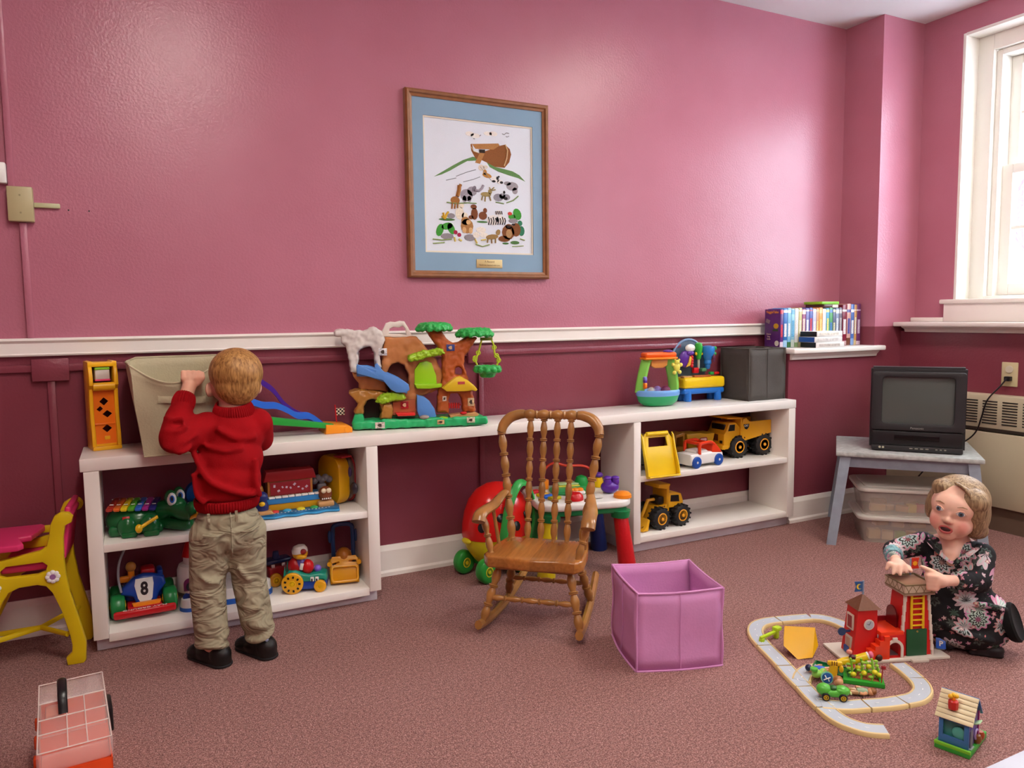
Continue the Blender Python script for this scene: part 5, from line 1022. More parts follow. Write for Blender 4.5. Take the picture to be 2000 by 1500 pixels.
g=G().prism(rrect(2*a-.012,.250,.012,4,0,.218),.012,T(0,-.160,0),bev=.003,holes=[rrect(sw_*2,sh_*2,.014,4,0,scz)]); g.obj('bezel',TVB,t)
SCRN=mat('dark tube glass','#525855',rough=.15,var=0,spec=.6)
G().grid(lambda u,v: Vector(((u*2-1)*(sw_+.003),-.1465-.007*(1-(u*2-1)**2)*(1-(v*2-1)**2),scz+(v*2-1)*(sh_+.003))),20,16).obj('screen',SCRN,t)
G().box2((-a+.012,-.156,.026),(a-.012,-.146,.088),.003).obj('lower_panel',mat('tv panel black','#1C1C1E',rough=.35),t); G().box2((-.085,-.1575,.050),(.085,-.1555,.074),.001).obj('tape_slot',mat('slot black','#0C0C0E',rough=.25),t)
text('Panasonic',.013,mat('tv lettering','#A8A8A4'),t,T(0,-.1612,.104) @ FLAT,'brand_lettering',.0003)
G().box2((-a+.010,-.162,.004),(a-.010,-.140,.026),.003).obj('control_shelf',TVB,t)
for k in range(4): G().box((-.02+k*.020,-.1625,.017),(.012,.002,.005),.0008).obj('button',mat('tv button','#8E8C80',rough=.4),t)
for k in range(2): G().lathe([(.005,0),(.0045,.003)],T(-.140+k*.013,-.162,.017) @ RX(90),10).obj('jack',mat('jack pale','#B8B49C'),t)
for k in range(3): G().box((.075+k*.016,-.1625,.017),(.008,.002,.005),.0008).obj('button',MATS['tv button'],t)

# lidded plastic tubs of blocks
TUB=P('clear tub plastic','#D9D2C6',var=0,alpha=.30,rough=.12); LID=P('clear lid plastic','#D4CFC6',var=.02,alpha=.82,rough=.3)
BC=[('natural','#C9A468'),('yellow','#D8B828'),('red','#B83028'),('green','#6AAE34'),('natural','#C09A60'),('pale','#D2B88A')]
def tub(label,z0,h,seed,x,y,rz,cols):
    t=thing('storage_tub',label,'storage tub',(x,y,z0),rz,'clear tubs under the bench')
    W_,D_=.200,.14
    def ring_(k,s=1): return [(px*(1-.09*(1-k))*s,py*(1-.09*(1-k))*s,h*k) for px,py in rrect(2*W_,2*D_,.035,4)]
    A=[ring_(k/4) for k in range(5)]; n=len(A[0]); g=G()
    g.poly([v for r in A for v in r],[(j*n+i,j*n+(i+1)%n,(j+1)*n+(i+1)%n,(j+1)*n+i) for j in range(4) for i in range(n)]+[tuple(range(n))]); o=g.obj('tub',TUB,t); o.modifiers.new('s','SOLIDIFY').thickness=.0025
    g=G().prism(rrect(2*W_+.024,2*D_+.024,.04,5),.016,T(0,0,h-.004) @ Mz,bev=.004); g.prism(rrect(2*W_-.03,2*D_-.03,.03,5),.008,T(0,0,h+.011) @ Mz,bev=.003); g.obj('lid',LID,t)
    return t
def blocks(x,y,rz,z0,spec,desc):
    Mw=T(x,y,z0) @ RZ(rz); seen={}
    for i,(bx,by,bz,sx,sy,sz,a,c) in enumerate(spec):
        o=G().box((0,0,0),(sx,sy,sz),.003).obj('toy_block',mat('block '+c,dict(natural='#C9A468',yellow='#D8B828',red='#B83028',green='#6AAE34',pale='#D2B88A',amber='#BE8A40')[c],rough=.5,var=.1,vscale=30),None,Mw @ T(bx,by,bz) @ RZ(a))
        seen[c]=seen.get(c,0)+1
        tag(o,('%s wooden block %s, %s from the left of that colour' % (c,desc,('first','second','third','fourth','fifth','sixth')[seen[c]-1])),'toy block','blocks '+desc)
tub('upper clear tub of coloured blocks under the bench',.1255,.106,1,TUB_X,TUB_Y,TUB_RZ,0)
tub('lower clear tub of wooden blocks on the carpet under the bench',.0005,.106,2,TUB_X,TUB_Y,TUB_RZ,0)
rk=random.Random(5)
blocks(TUB_X,TUB_Y,TUB_RZ,.1275,[(-.125,-.085,.021,.062,.028,.030,8,'natural'),(-.075,-.06,.017,.04,.03,.026,30,'pale'),(-.025,-.085,.020,.05,.03,.026,-20,'amber'),(.012,-.082,.022,.035,.028,.036,15,'yellow'),(.048,-.075,.022,.034,.03,.036,-10,'red'),(.085,-.086,.022,.034,.03,.034,12,'green'),(.128,-.055,.014,.070,.045,.018,0,'red'),(.03,.0,.019,.06,.03,.026,40,'natural'),(-.10,.02,.019,.06,.04,.03,10,'pale'),(.12,.03,.019,.05,.03,.03,60,'yellow')],'in the upper tub')
blocks(TUB_X,TUB_Y,TUB_RZ,.0025,[(-.135,-.075,.026,.05,.04,.042,5,'natural'),(-.08,-.085,.024,.045,.035,.038,-12,'pale'),(-.03,-.085,.024,.04,.03,.036,10,'green'),(.015,-.08,.024,.04,.035,.040,-5,'amber'),(.06,-.08,.024,.04,.03,.036,20,'natural'),(.11,-.08,.024,.05,.035,.038,0,'pale'),(-.10,-.03,.07,.06,.04,.03,20,'amber'),(-.03,-.04,.066,.05,.03,.03,-15,'pale'),(.05,-.03,.066,.06,.04,.03,5,'natural')],'in the lower tub')
# ------------------------------------------------------------------ road track on the carpet
RW=P('track cream plastic','#DCC48C',rough=.4,bump=.1); RG=P('track road grey','#B4BEC8',rough=.5); DASH=P('road dash white','#EDF0F2')
def strip(g,pts,sec):
    n=len(sec); V=[]; m=len(pts)
    for i,p in enumerate(pts):
        a=pts[max(0,i-1)]; b=pts[min(m-1,i+1)]; d=(b-a).normalized(); nx=Vector((-d.y,d.x,0))
        V+=[p+nx*o+Vector((0,0,z)) for o,z in sec]
    return g.poly(V,[tuple(range(n)),tuple(range((m-1)*n,m*n))]+[(i*n+k,i*n+(k+1)%n,(i+1)*n+(k+1)%n,(i+1)*n+k) for i in range(m-1) for k in range(n)])
WSEC=[(-.0255,0),(-.0255,.007),(-.0235,.0105),(-.020,.0115),(-.0185,.0095),(.0185,.0095),(.020,.0115),(.0235,.0105),(.0255,.007),(.0255,0)]
def road(label,runs,dashes=True):
    c=sum((Vector((x,y,0)) for x,y in runs[0]),Vector())/len(runs[0]); t=thing('road_track',label,'toy road',(c.x,c.y,0),group='pieces of the toy road')
    for j,run in enumerate(runs):
        p=[v-c for v in smooth_path([(x,y,0) for x,y in run],6)]
        # tiny gap at each end so that neighbouring pieces only just meet
        p[0]=p[0].lerp(p[1],.25); p[-1]=p[-1].lerp(p[-2],.25)
        b=strip(G(),p,WSEC).obj('track_base' if j==0 else 'branch_base',RW,t,Matrix.Translation((0,0,.0003*j)))
        strip(G(),p,[(-.0183,.0094),(-.0183,.0102),(.0183,.0102),(.0183,.0094)]).obj('road_surface',RG,b,Matrix.Translation((0,0,.0004*j)))
        L=len(p)
        for k in range(3,L-2,5):
            d=(p[k+1]-p[k-1]).normalized(); a=math.degrees(math.atan2(d.y,d.x)); G().box((0,0,0),(.010,.0022,.0006)).obj('lane_dash',DASH,b,T(p[k].x,p[k].y,.0108) @ RZ(a))
    return t
road('curved road piece running out from behind the red toy tower',[[(1.815,-1.222),(1.818,-1.170),(1.804,-1.125),(1.775,-1.099)]])
road('short straight road piece at the back of the loop',[[(1.775,-1.099),(1.722,-1.082),(1.666,-1.066)]])
road('left corner road piece of the loop beside the lime barrier',[[(1.666,-1.066),(1.623,-1.058),(1.58,-1.064),(1.54,-1.092),(1.508,-1.135),(1.483,-1.188)]])
road('straight road piece between the lime barrier and the junction',[[(1.483,-1.188),(1.46,-1.249),(1.434,-1.312)]])
road('junction road piece branching towards the garden',[[(1.434,-1.312),(1.407,-1.373),(1.388,-1.424)],[(1.404,-1.398),(1.440,-1.374),(1.478,-1.362),(1.515,-1.366)]])
road('junction road piece under the green car',[[(1.388,-1.424),(1.366,-1.475),(1.349,-1.524)],[(1.352,-1.508),(1.397,-1.542),(1.453,-1.564)]])
road('open-ended curved road piece nearest the viewer',[[(1.349,-1.524),(1.338,-1.567),(1.340,-1.605),(1.358,-1.641),(1.394,-1.668)]])
road('straight road piece in front of the lying figure',[[(1.453,-1.564),(1.508,-1.584),(1.55,-1.594)]])
road('right corner road piece of the loop',[[(1.55,-1.594),(1.597,-1.600),(1.641,-1.587),(1.672,-1.562),(1.691,-1.534)]])
road('straight road piece leading into the toy archway',[[(1.691,-1.534),(1.712,-1.490),(1.726,-1.452)]])

# lime barrier
LB=P('barrier lime plastic','#B8DC28')
t=thing('road_barrier','lime green toy barrier straddling the left side of the road','toy',(1.532,-1.158,0),10)
G().box2((-.044,-.007,0),(-.030,.007,.020),.003).obj('foot',LB,t); G().box2((.030,-.007,0),(.044,.007,.028),.003).obj('foot',LB,t); G().box2((-.044,-.005,.018),(.044,.005,.026),.002).obj('beam',LB,t); G().box2((.028,-.010,.024),(.052,.010,.036),.002).obj('counterweight',LB,t)
# yellow tipped cup
t=G().poly([(-.050,-.030,.035),(-.012,-.040,.0),(.030,-.036,.006),(.052,-.010,.032),(.044,.0,.082),(-.040,.012,.078),(-.036,.042,.03),(.040,.04,.03)],[(0,1,4,5),(1,2,4),(2,3,4),(0,5,6),(4,5,6,7),(3,4,7),(1,2,7,6),(0,1,6),(2,3,7)]); 
cup=t.obj('tipped_block',P('block yellow plastic','#E8B012'),None,T(1.545,-1.262,.0) @ RZ(-35),ang=20); tag(cup,'yellow plastic wedge block tipped over inside the road loop','toy block')

# ------------------------------------------------------------------ red toy station with tower
t=thing('toy_station','red toy station with clock tower, archway and tall ladder tower','toy building',(1.776,-1.375,0),-20.6)
RB=P('station red plastic','#CE1E1C',rough=.4); RS=P('stair orange red plastic','#E6401E'); CR=P('station cream plastic','#D8CFC0'); ROOFB=P('roof brown plastic','#6E4630',bump=.3,bscale=120); RD=P('station dark red','#8E1620')
G().box2((-.159,-.0665,0),(.159,.0665,.0085),.002).obj('base_plate',CR,t); G().box2((.035,-.0785,0),(.085,-.0665,.008),.001).obj('front_step',CR,t)
zb=.0085
def frustum(nm,x0,x1,y0,y1,z0,z1,tx0,tx1,ty0,ty1,m,bev=0): return G().poly([(x0,y0,z0),(x1,y0,z0),(x1,y1,z0),(x0,y1,z0),(tx0,ty0,z1),(tx1,ty0,z1),(tx1,ty1,z1),(tx0,ty1,z1)],[(0,1,2,3),(4,5,6,7),(0,1,5,4),(1,2,6,5),(2,3,7,6),(3,0,4,7)]).obj(nm,m,t)
ct=frustum('clock_tower',-.122,-.048,-.036,.028,zb,.150,-.108,-.050,-.034,.022,RB)
rf=G().poly([(-.114,-.042,.148),(-.042,-.042,.148),(-.042,.030,.148),(-.114,.030,.148),(-.079,-.006,.186)],[(0,1,4),(1,2,4),(2,3,4),(3,0,4),(0,1,2,3)]).obj('pyramid_roof',ROOFB,t)
fl=G().cyl((-.079,-.006,.183),(-.079,-.006,.224),.0028,n=8).obj('flag_pole',P('pole steel blue','#7C8CA0'),t); G().prism([(-.105,.192),(-.080,.192),(-.080,.222),(-.106,.222),(-.101,.207)],.0025,T(0,-.0072,0)).obj('flag',P('flag blue','#2A5A8E'),fl)
g=G(); g.prism([(-.092+.008*cos(a),.207+.008*sin(a)) for a in [1+k*4.28/10 for k in range(11)]]+[(-.089+.006*cos(a),.207+.0065*sin(a)) for a in [5.28-k*4.28/10 for k in range(11)]],.0006,T(0,-.0079,0)); g.obj('moon',P('moon yellow','#E8C830'),fl)
g=G().lathe([(.0155,0),(.0155,.003),(.0132,.0035)],T(-.077,-.0365,.104) @ RX(90),24); o=g.obj('clock_rim',CR,t); G().lathe([(.0132,0),(.0128,.0006)],T(-.077,-.0395,.104) @ RX(90),24).obj('clock_face',P('clock silver','#B4B8C0'),o)
for a,l in ((20,.010),(-70,.007)): G().box((0,0,0),(.0012,.0006,l),0).obj('clock_hand',P('hand dark','#55585E'),o,T(-.077,-.0402,.104) @ RY(a) @ T(0,0,l/2))
for z0,z1,y0,y1,xo in ((.082,.128,-.022,.010,-.1165),(.018,.062,-.022,.008,-.1215)):
    w_=G().prism([(y0,z0),(y1,z0),(y1,z1),(y0,z1)],.004,T(xo+.0042*0,0,0) @ RZ(90) @ SC(1,-1,1) @ T(0,0,0),holes=[[(y0+.006,z0+.006),(y1-.006,z0+.006),(y1-.006,z1-.006),(y0+.006,z1-.006)]]); o=w_.obj('window_frame',CR,t,T(-.001,0,0) if z0>.05 else None)
    G().box2((xo-.0005,y0+.005,z0+.005),(xo+.004,y1-.005,z1-.005)).obj('window_pane',RD if z0>.05 else P('door peach','#C8A488'),o)
G().box2((-.1275,-.022,.012),(-.1225,.006,.030)).obj('blue_poster',P('poster blue','#2A4C98'),t)
sg=G().lathe([(.012,0),(.012,.004)],T(-.142,-.006,.075) @ RX(90),18).obj('round_sign',P('sign slate blue','#2C4670'),t); G().box2((-.135,-.008,.072),(-.112,-.004,.078)).obj('sign_arm',P('sign slate blue','#2C4670'),sg)
# stairs and bridge
for k in range(5): G().box2((-.098+k*.014,-.062,zb),(-.082+k*.014,-.037,.022+k*.0135)).obj('stair_step',RS,t)
G().box2((-.050,-.055,.074),(.020,.030,.086),.001).obj('bridge_deck',RS,t); G().box2((-.050,.026,.086),(.020,.031,.100)).obj('bridge_rail',RD,t)
G().prism([(-.050,zb),(.022,zb),(.022,.076),(-.050,.076)],.012,T(0,-.056,0),holes=[arch(-.030,.012,zb+.002,.056)]).obj('arch_wall',RB,t)
g=G(); oa=arch(-.036,.018,zb,.064); ia=arch(-.029,.011,zb+.0005,.056); g.prism([(-.036,zb)]+[q for q in oa[2:]][::-1]+[(.018,zb),(.011,zb)]+ia[2:]+[(-.029,zb)],.004,T(0,-.060,0)); g.box((-.009,-.059,.064),(.014,.005,.012),.001); g.obj('arch_trim',CR,t)
G().ell((-.060,-.0655,.016),(.010,.006,.010)).obj('dark_hole',P('hole brown','#3A2018'),t)
G().box2((-.034,-.045,zb),(.016,.060,.0100)).obj('tunnel_road',P('tunnel mauve','#8C7478'),t)
# tall tower
tw_=frustum('tall_tower',.018,.112,-.047,.028,zb,.190,.030,.100,-.040,.022,RB)
for s,x0,x1 in ((0,.016,.030),(1,.114,.100)):
    g=G(); 
    for k in range(12):
        f=k/12; x=x0+(x1-x0)*f; y=-.0485+.007*f; g.box((x,y,zb+.008+f*.176),(.008 if k%2 else .006,.006,.0166))
    g.obj('corner_trim',CR,t)
G().prism(arch(-.028,.020,.085,.145),.004,T(.018,0,0) @ RZ(90) @ SC(1,-1,1) @ T(0,-.006,0)).obj('side_arch',P('arch deep red','#6E0E14'),t)
Ml=T(.065,-.0475,zb) @ RX(-2.2)
d=G().box2((-.031,-.004,0),(.031,.004,.078),.001).obj('green_door',P('door green','#1E5434'),t,Ml); G().cyl((0,-.006,.072),(0,-.003,.072),.003,n=8).obj('door_knob',P('knob brass','#A08848'),d)
la=G(); 
for s in (-1,1): la.box((s*.018,-.004,.130),(.0065,.005,.100),.001)
la.obj('ladder_rails',P('ladder yellow','#E8C020'),t,Ml)
for k in range(6): G().box((0,-.004,.090+k*.0160),(.032,.004,.0045),.0008).obj('ladder_rung',MATS['ladder yellow'],t,Ml)
G().box2((.018,-.056,.190),(.112,.040,.196),.001).obj('balcony_floor',P('floor timber','#A48C78'),t)
def tmat():
    m=mat('timber frame print','#C4B49C',var=.05,rough=.5); return m
for a,b_ in (((.018,-.056,.196),(.112,-.052,.222)),((.018,.036,.196),(.112,.040,.222)),((.018,-.052,.196),(.022,.036,.222)),((.108,-.052,.196),(.112,.036,.222))):
    w_=G().box2(a,b_).obj('balcony_wall',tmat(),t); TBR=P('timber brown','#7A6A4C'); L=max(b_[0]-a[0],b_[1]-a[1]); ax=0 if b_[0]-a[0]>b_[1]-a[1] else 1
    g=G()
    for k in range(4):
        c=-L/2+L*(k+.5)/4
        for sg_ in (-1,1):
            M_=RY(sg_*32) if ax==0 else RX(sg_*32); cc=[(a[0]+b_[0])/2,(a[1]+b_[1])/2,.209]; cc[ax]+=c+sg_*.004; dd=[.0016,.0052,.025] if ax==0 else [.0052,.0016,.025]; g.box(cc,dd,0,M_)
    cc=[(a[0]+b_[0])/2,(a[1]+b_[1])/2,.221]; dd=[L+.001,.0055,.003] if ax==0 else [.0055,L+.001,.003]; g.box(cc,dd); cc[2]=.1975; g.box(cc,dd); g.obj('timber_bracing',TBR,w_)
G().poly([(.022,-.052,.218),(.108,-.052,.218),(.108,.036,.218),(.022,.036,.218),(.065,-.008,.234)],[(0,1,4),(1,2,4),(2,3,4),(3,0,4),(0,1,2,3)]).obj('tower_roof',P('tower roof taupe','#94705C'),t)
f2=G().cyl((.068,-.004,.231),(.068,-.004,.283),.0024,n=8).obj('flag_pole',P('pole steel blue','#7C8CA0'),t); G().prism([(.070,.252),(.094,.252),(.090,.267),(.094,.284),(.070,.284)],.0025,T(0,-.005,0)).obj('flag',P('flag red','#C83020'),f2)
g=G(); g.prism([((.0085 if k%2 else .0055)*cos(k*pi/8)+.081,(.0085 if k%2 else .0055)*sin(k*pi/8)+.268) for k in range(16)],.0006,T(0,-.0058,0)); g.obj('sun',P('sun yellow','#E8A820'),f2)

# ------------------------------------------------------------------ garden, car and figures
GB_=P('garden green plastic','#2C9A30')
t=thing('toy_garden','green toy garden bed with yellow flowers on stalks','toy',(1.572,-1.458,0),-46)
G().prism([(-.052,-.040),(.052,-.040),(.052,.020),(.030,.042),(-.044,.042)],.012,Mz,bev=.002,holes=None or [[(-.038,-.020),(.040,-.026),(.040,.012),(.022,.030),(-.020,.030),(-.038,.012)]]).obj('garden_frame',GB_,t)
G().box2((-.042,-.030,.001),(.042,.032,.008)).obj('soil',P('soil brown','#8A4A20',bump=.6,bscale=90,rough=.8),t)
rk=random.Random(9)
for k,(x,y,h_) in enumerate(((-.030,-.012,.062),(-.004,-.014,.066),(.022,-.018,.070),(.036,.004,.050),(-.016,.016,.060),(.010,.014,.056))):
    s_=G().tube(smooth_path([(x,y,.008),(x+.003,y,.03),(x-.002,y,h_)],4),.0030,6).obj('stalk',P('stalk green','#86C838'),t)
    for j in range(4): G().ell((x+rk.uniform(-.007,.007),y+rk.uniform(-.004,.004),.02+j*.012),(.006,.003,.004)).obj('leaf',P('stalk leaf','#A4D850'),s_)
    G().ell((x+.006,y-.006,.020+.008*(k%3)),(.0075,.0070,.0065)).obj('yellow_bloom',P('bloom yellow','#D8D028'),s_)
pl_=G().cyl((.044,-.030,.010),(.046,-.030,.052),.0016,n=6).obj('post',P('post crimson','#A02028'),t); G().box((.048,-.030,.054),(.012,.004,.009),.001).obj('mail_flag',P('post crimson','#A02028'),pl_)
wm=thing('toy_caterpillar','yellow toy bolster figure with a pink end lying over the garden','toy',(1.570,-1.430,.046),-40); wm.scale=(.78,.78,.78)
G().tube([(-.052,0,-.016),(-.03,0,-.010),(0,0,-.002),(.03,0,.010),(.045,0,.017)],[.010,.0145,.0145,.0145,.0140],14).obj('yellow_body',P('bolster yellow','#E4C41C'),wm); G().tube([(.045,0,.017),(.050,0,.019)],[.0142,.0142],14).obj('white_band',WHT,wm); G().ell((.056,0,.022),(.009,.0135,.0135)).obj('pink_end',P('bolster pink','#D8688C'),wm)
o=G().ell((-.006,-.010,.012),(.012,.010,.010)).obj('dark_head',P('bolster dark','#4A1E28'),wm); G().ell((-.014,.002,.026),(.010,.008,.009)).obj('pink_bow',P('bow salmon','#E09080'),wm); G().poly([(-.016,.0,.030),(-.004,.002,.030),(-.014,.002,.044),(-.010,.006,.030)],[(0,1,2),(1,3,2),(3,0,2),(0,1,3)]).obj('orange_tip',ORG,wm)
t=thing('toy_plank','dark green toy plank with a raised rim beside the garden','toy',(1.535,-1.392,0),-62); G().box2((-.052,-.024,0),(.050,.024,.009),.001).obj('plank',P('plank green','#14693A'),t); G().box2((-.052,.020,.009),(.050,.024,.014)).obj('rim',MATS['plank green'],t); G().box2((-.052,-.024,.009),(-.048,.024,.014)).obj('rim',MATS['plank green'],t)
t=thing('toy_sign','round red and white toy road sign leaning on the garden','toy sign',(1.560,-1.428,.020),-25); G().lathe([(.014,0),(.014,.003)],T(0,0,.012) @ RX(60),20).obj('disc',P('sign cream','#E0D0C4'),t); G().lathe([(.0115,0),(.0115,.0036)],T(0,-.0006,.0124) @ RX(60),20).obj('red_disc',P('sign red','#C0403C'),t)
t=thing('toy_sign','round blue toy road sign with a white fork beside the car','toy sign',(1.445,-1.448,.0105),-30); G().lathe([(.0165,0),(.0165,.003)],T(0,0,.020) @ RX(75),22).obj('disc',P('sign mint','#7CC4A8'),t); G().lathe([(.0135,0),(.0135,.0036)],T(0,-.0005,.020) @ RX(75),22).obj('blue_disc',P('sign blue','#2A5A98'),t)
g=G(); Mq=T(0,-.0048,.0205) @ RX(-15)
for a,b_ in (((-.006,.008),(-.002,-.001)),((-.002,-.001),(-.010,-.004)),((-.002,-.001),(.008,.002)),((.002,0),(.004,-.008))): g.tube([Mq @ Vector((a[0],0,a[1])),Mq @ Vector((b_[0],0,b_[1]))],.0016,5)
g.obj('fork_mark',WHT,t); G().cyl((0,.004,0),(0,.001,.006),.004,n=8).obj('stem',MATS['sign mint'],t)
# green car
t=thing('toy_car','small green toy car with yellow hubs driving on the road','toy car',(1.400,-1.505,.0105),-36)
CG=P('car green plastic','#56B43C')
for x in (-.020,.022):
    for y in (-.016,.016): wheel(t,(x,y,.0105),.0105,.008,BLK,YEL,'y',0,.62)
g=G(); g.ell((.022,0,.022),(.021,.017,.013)); g.ell((-.022,0,.024),(.019,.017,.015)); g.box((0,0,.017),(.062,.031,.018),.007,None,3); g.obj('body',CG,t); G().ell((0,0,.029),(.012,.011,.006)).obj('cockpit',P('cockpit green','#245E1E'),t); G().ell((.042,-.008,.020),(.003,.004,.004)).obj('headlight',P('headlight cream','#D8E0A0'),t)
t=thing('toy_car','second small green toy car lying on its side by the junction','toy car',(1.452,-1.408,.0105),20); g=G(); g.ell((0,0,.013),(.013,.013,.012)); g.ell((.024,-.008,.011),(.017,.010,.010)); g.obj('body',P('car green pale','#8CCC50'),t); G().lathe([(.010,0),(.010,.006)],T(-.008,.004,.024),14).obj('roof',CG,t)
# figures
def fig(label,x,y,z,rz,shirt,legs,hair):
    t=thing('toy_figure',label,'toy figure',(x,y,z),rz,'little figures in the toy garden'); SKN=P('figure skin','#D09A70')
    h=G().ell((.030,0,.010),(.011,.010,.010)).obj('head',SKN,t); G().ell((.034,0,.012),(.010,.0105,.0098)).obj('hair',hair,h)
    G().tube([(.020,0,.010),(.008,0,.010),(-.006,0,.009)],[.008,.0105,.0095],10).obj('torso',shirt,t)
    for s in (-1,1): G().tube([(-.006,s*.005,.009),(-.020,s*.008,.011),(-.032,s*.006,.007)],[.0062,.0056,.0048],8).obj('leg',legs,t); G().tube([(.014,s*.010,.011),(.006,s*.018,.012),(-.004,s*.017,.014)],[.0045,.004,.004],8).obj('arm',SKN,t); G().ell((-.035,s*.006,.008),(.006,.004,.005)).obj('foot',BRN,t)
    return t
fig('toy figure in pale green lying in front of the garden bed',1.492,-1.512,.0,-34,P('figure mint','#8CA484'),P('figure tan','#B08C60'),P('figure chestnut','#8A5A30'))
fig('toy figure in a blue shirt lying by the garden plank',1.484,-1.398,.013,140,P('figure blue','#2E5ECC'),P('figure clay','#C08050'),P('figure navy','#20284A'))
t=thing('toy_tiger','yellow striped toy animal standing behind the green car','toy',(1.492,-1.428,0),-40)
YT=P('tiger yellow','#E4B81E'); G().tube([(-.002,0,.010),(.0,0,.03),(.004,0,.048)],[.012,.012,.010],10).obj('body',YT,t); G().box((.004,0,.052),(.040,.014,.014),.006).obj('shoulders',YT,t); 
for k in range(3): G().box((-.004+k*.006,-.0072,.054),(.0022,.001,.012)).obj('stripe',BRN,t)
for s in (-1,1): G().tube([(s*.006,0,.012),(s*.010,-.004,.0)],[.006,.005],8).obj('leg',YT,t)
G().ell((.020,-.006,.040),(.006,.006,.010)).obj('arm',YT,t)
t=thing('toy_figure','brown-haired toy figure seated behind the green car','toy figure',(1.445,-1.485,.0),-30,'little figures in the toy garden'); h=G().ell((0,0,.036),(.012,.012,.012)).obj('head',P('figure skin','#D09A70'),t); G().ell((0,.003,.039),(.0125,.012,.011)).obj('hair',P('figure auburn','#A06A38'),h); G().lathe([(.011,0),(.012,.012),(.008,.026)],I(),14).obj('torso',P('figure rust','#7A4A3A'),t)

# ------------------------------------------------------------------ toy house at the lower right
t=thing('toy_house','small blue toy house with cream plank roof on a green base','toy building',(1.511,-1.773,0),16.7)
G().box2((-.064,-.037,0),(.064,.037,.016),.002).obj('green_base',P('base lime green','#3AAA3C'),t); G().box2((-.0645,-.0375,.010),(-.058,.0375,.0175),.001).obj('grass_edge',P('edge lime','#7CC832'),t)
BH=P('house blue plastic','#3C74AC'); PV=P('gable violet plastic','#5A4C9C')
zb=.016
G().prism([(-.031,zb),(.031,zb),(.031,.078),(-.031,.078)],.004,T(-.056,0,0) @ RZ(90) @ SC(1,-1,1),bev=.0005,holes=[[(-.021,zb+.018),(.022,zb+.018),(.022,.070),(-.021,.070)]]).obj('front_wall',BH,t)
G().box2((-.046,-.026,zb+.012),(-.044,.026,.072)).obj('window_back',P('window teal','#3C8C84'),t); G().ell((-.048,-.010,.044),(.004,.016,.016)).obj('window_scene',P('scene aqua','#58B0A0'),t)
for y in (-.031,.027): G().prism([(-.052,zb),(.010,zb),(.010,.085),(-.020,.120),(-.052,.078)],.004,T(0,y,0),bev=.0005).obj('gable_wall',PV,t)
G().box2((.006,-.031,zb),(.010,.031,.085)).obj('back_wall',PV,t)
RC=P('roof cream plastic','#D8CCA4'); a=Vector((-.060,0,.074)); b_=Vector((-.018,0,.126)); dv=(b_-a)
ang_=math.degrees(math.atan2(dv.z,dv.x))
for k in range(6):
    c=a+dv*((k+.5)/6); G().box(c,(dv.length/6-.0008,.078,.0038),.0006,RY(-ang_)).obj('roof_plank',RC,t)
a2=Vector((.016,0,.080)); dv2=b_-a2; G().box(a2+dv2*.5,(dv2.length,.078,.0036),.0006,RY(-math.degrees(math.atan2(dv2.z,dv2.x)))).obj('rear_roof',BH,t)
c=a+dv*.45; v_=G().lathe([(.010,-.006),(.011,.0),(.011,.012),(.008,.015)],T(c.x-.004,.006,c.z+.006),8).obj('red_vase',P('vase red','#C42A24'),t); G().lathe([(.005,0),(.004,.008)],T(c.x-.004,.006,c.z+.020),8).obj('vase_neck',ORG,v_)
for dx,dy,dz in ((0,0,.032),(-.004,.005,.029),(.003,-.005,.030)): G().ell((c.x-.004+dx,.006+dy,c.z+dz),.0055).obj('vase_flower',P('flower amber','#E8B428'),v_)
G().box2((-.048,-.0335,zb),(-.030,-.030,.058),.001).obj('side_door',P('door grey','#6E7680'),t); G().box((-.030,-.040,.076),(.022,.016,.003),.0008,RY(0) @ RX(-28)).obj('green_awning',P('awning mint','#B4D8A8'),t)
G().ring((-.006,-.033,.036),.011,.003,RX(90),16,6).obj('wreath',P('wreath lilac','#A890C4'),t); G().box((.003,-.034,.060),(.005,.003,.06),.001).obj('magenta_trim',P('trim magenta','#9A2C70'),t)
for x,m in ((-.008,P('barrel brown','#8A5A2C')),(.014,P('barrel rust','#A84A28'))): b1=G().lathe([(.007,0),(.0095,.006),(.0095,.012),(.007,.018)],T(x,-.030-.006,zb) if False else T(x+.004,-.0265-.001,zb) @ T(0,-.009+.002,0),14).obj('barrel',m,t)
G().box2((-.052,-.0365,zb),(-.030,-.030,zb+.002)).obj('door_step',P('step grey','#A0B0A8'),t)

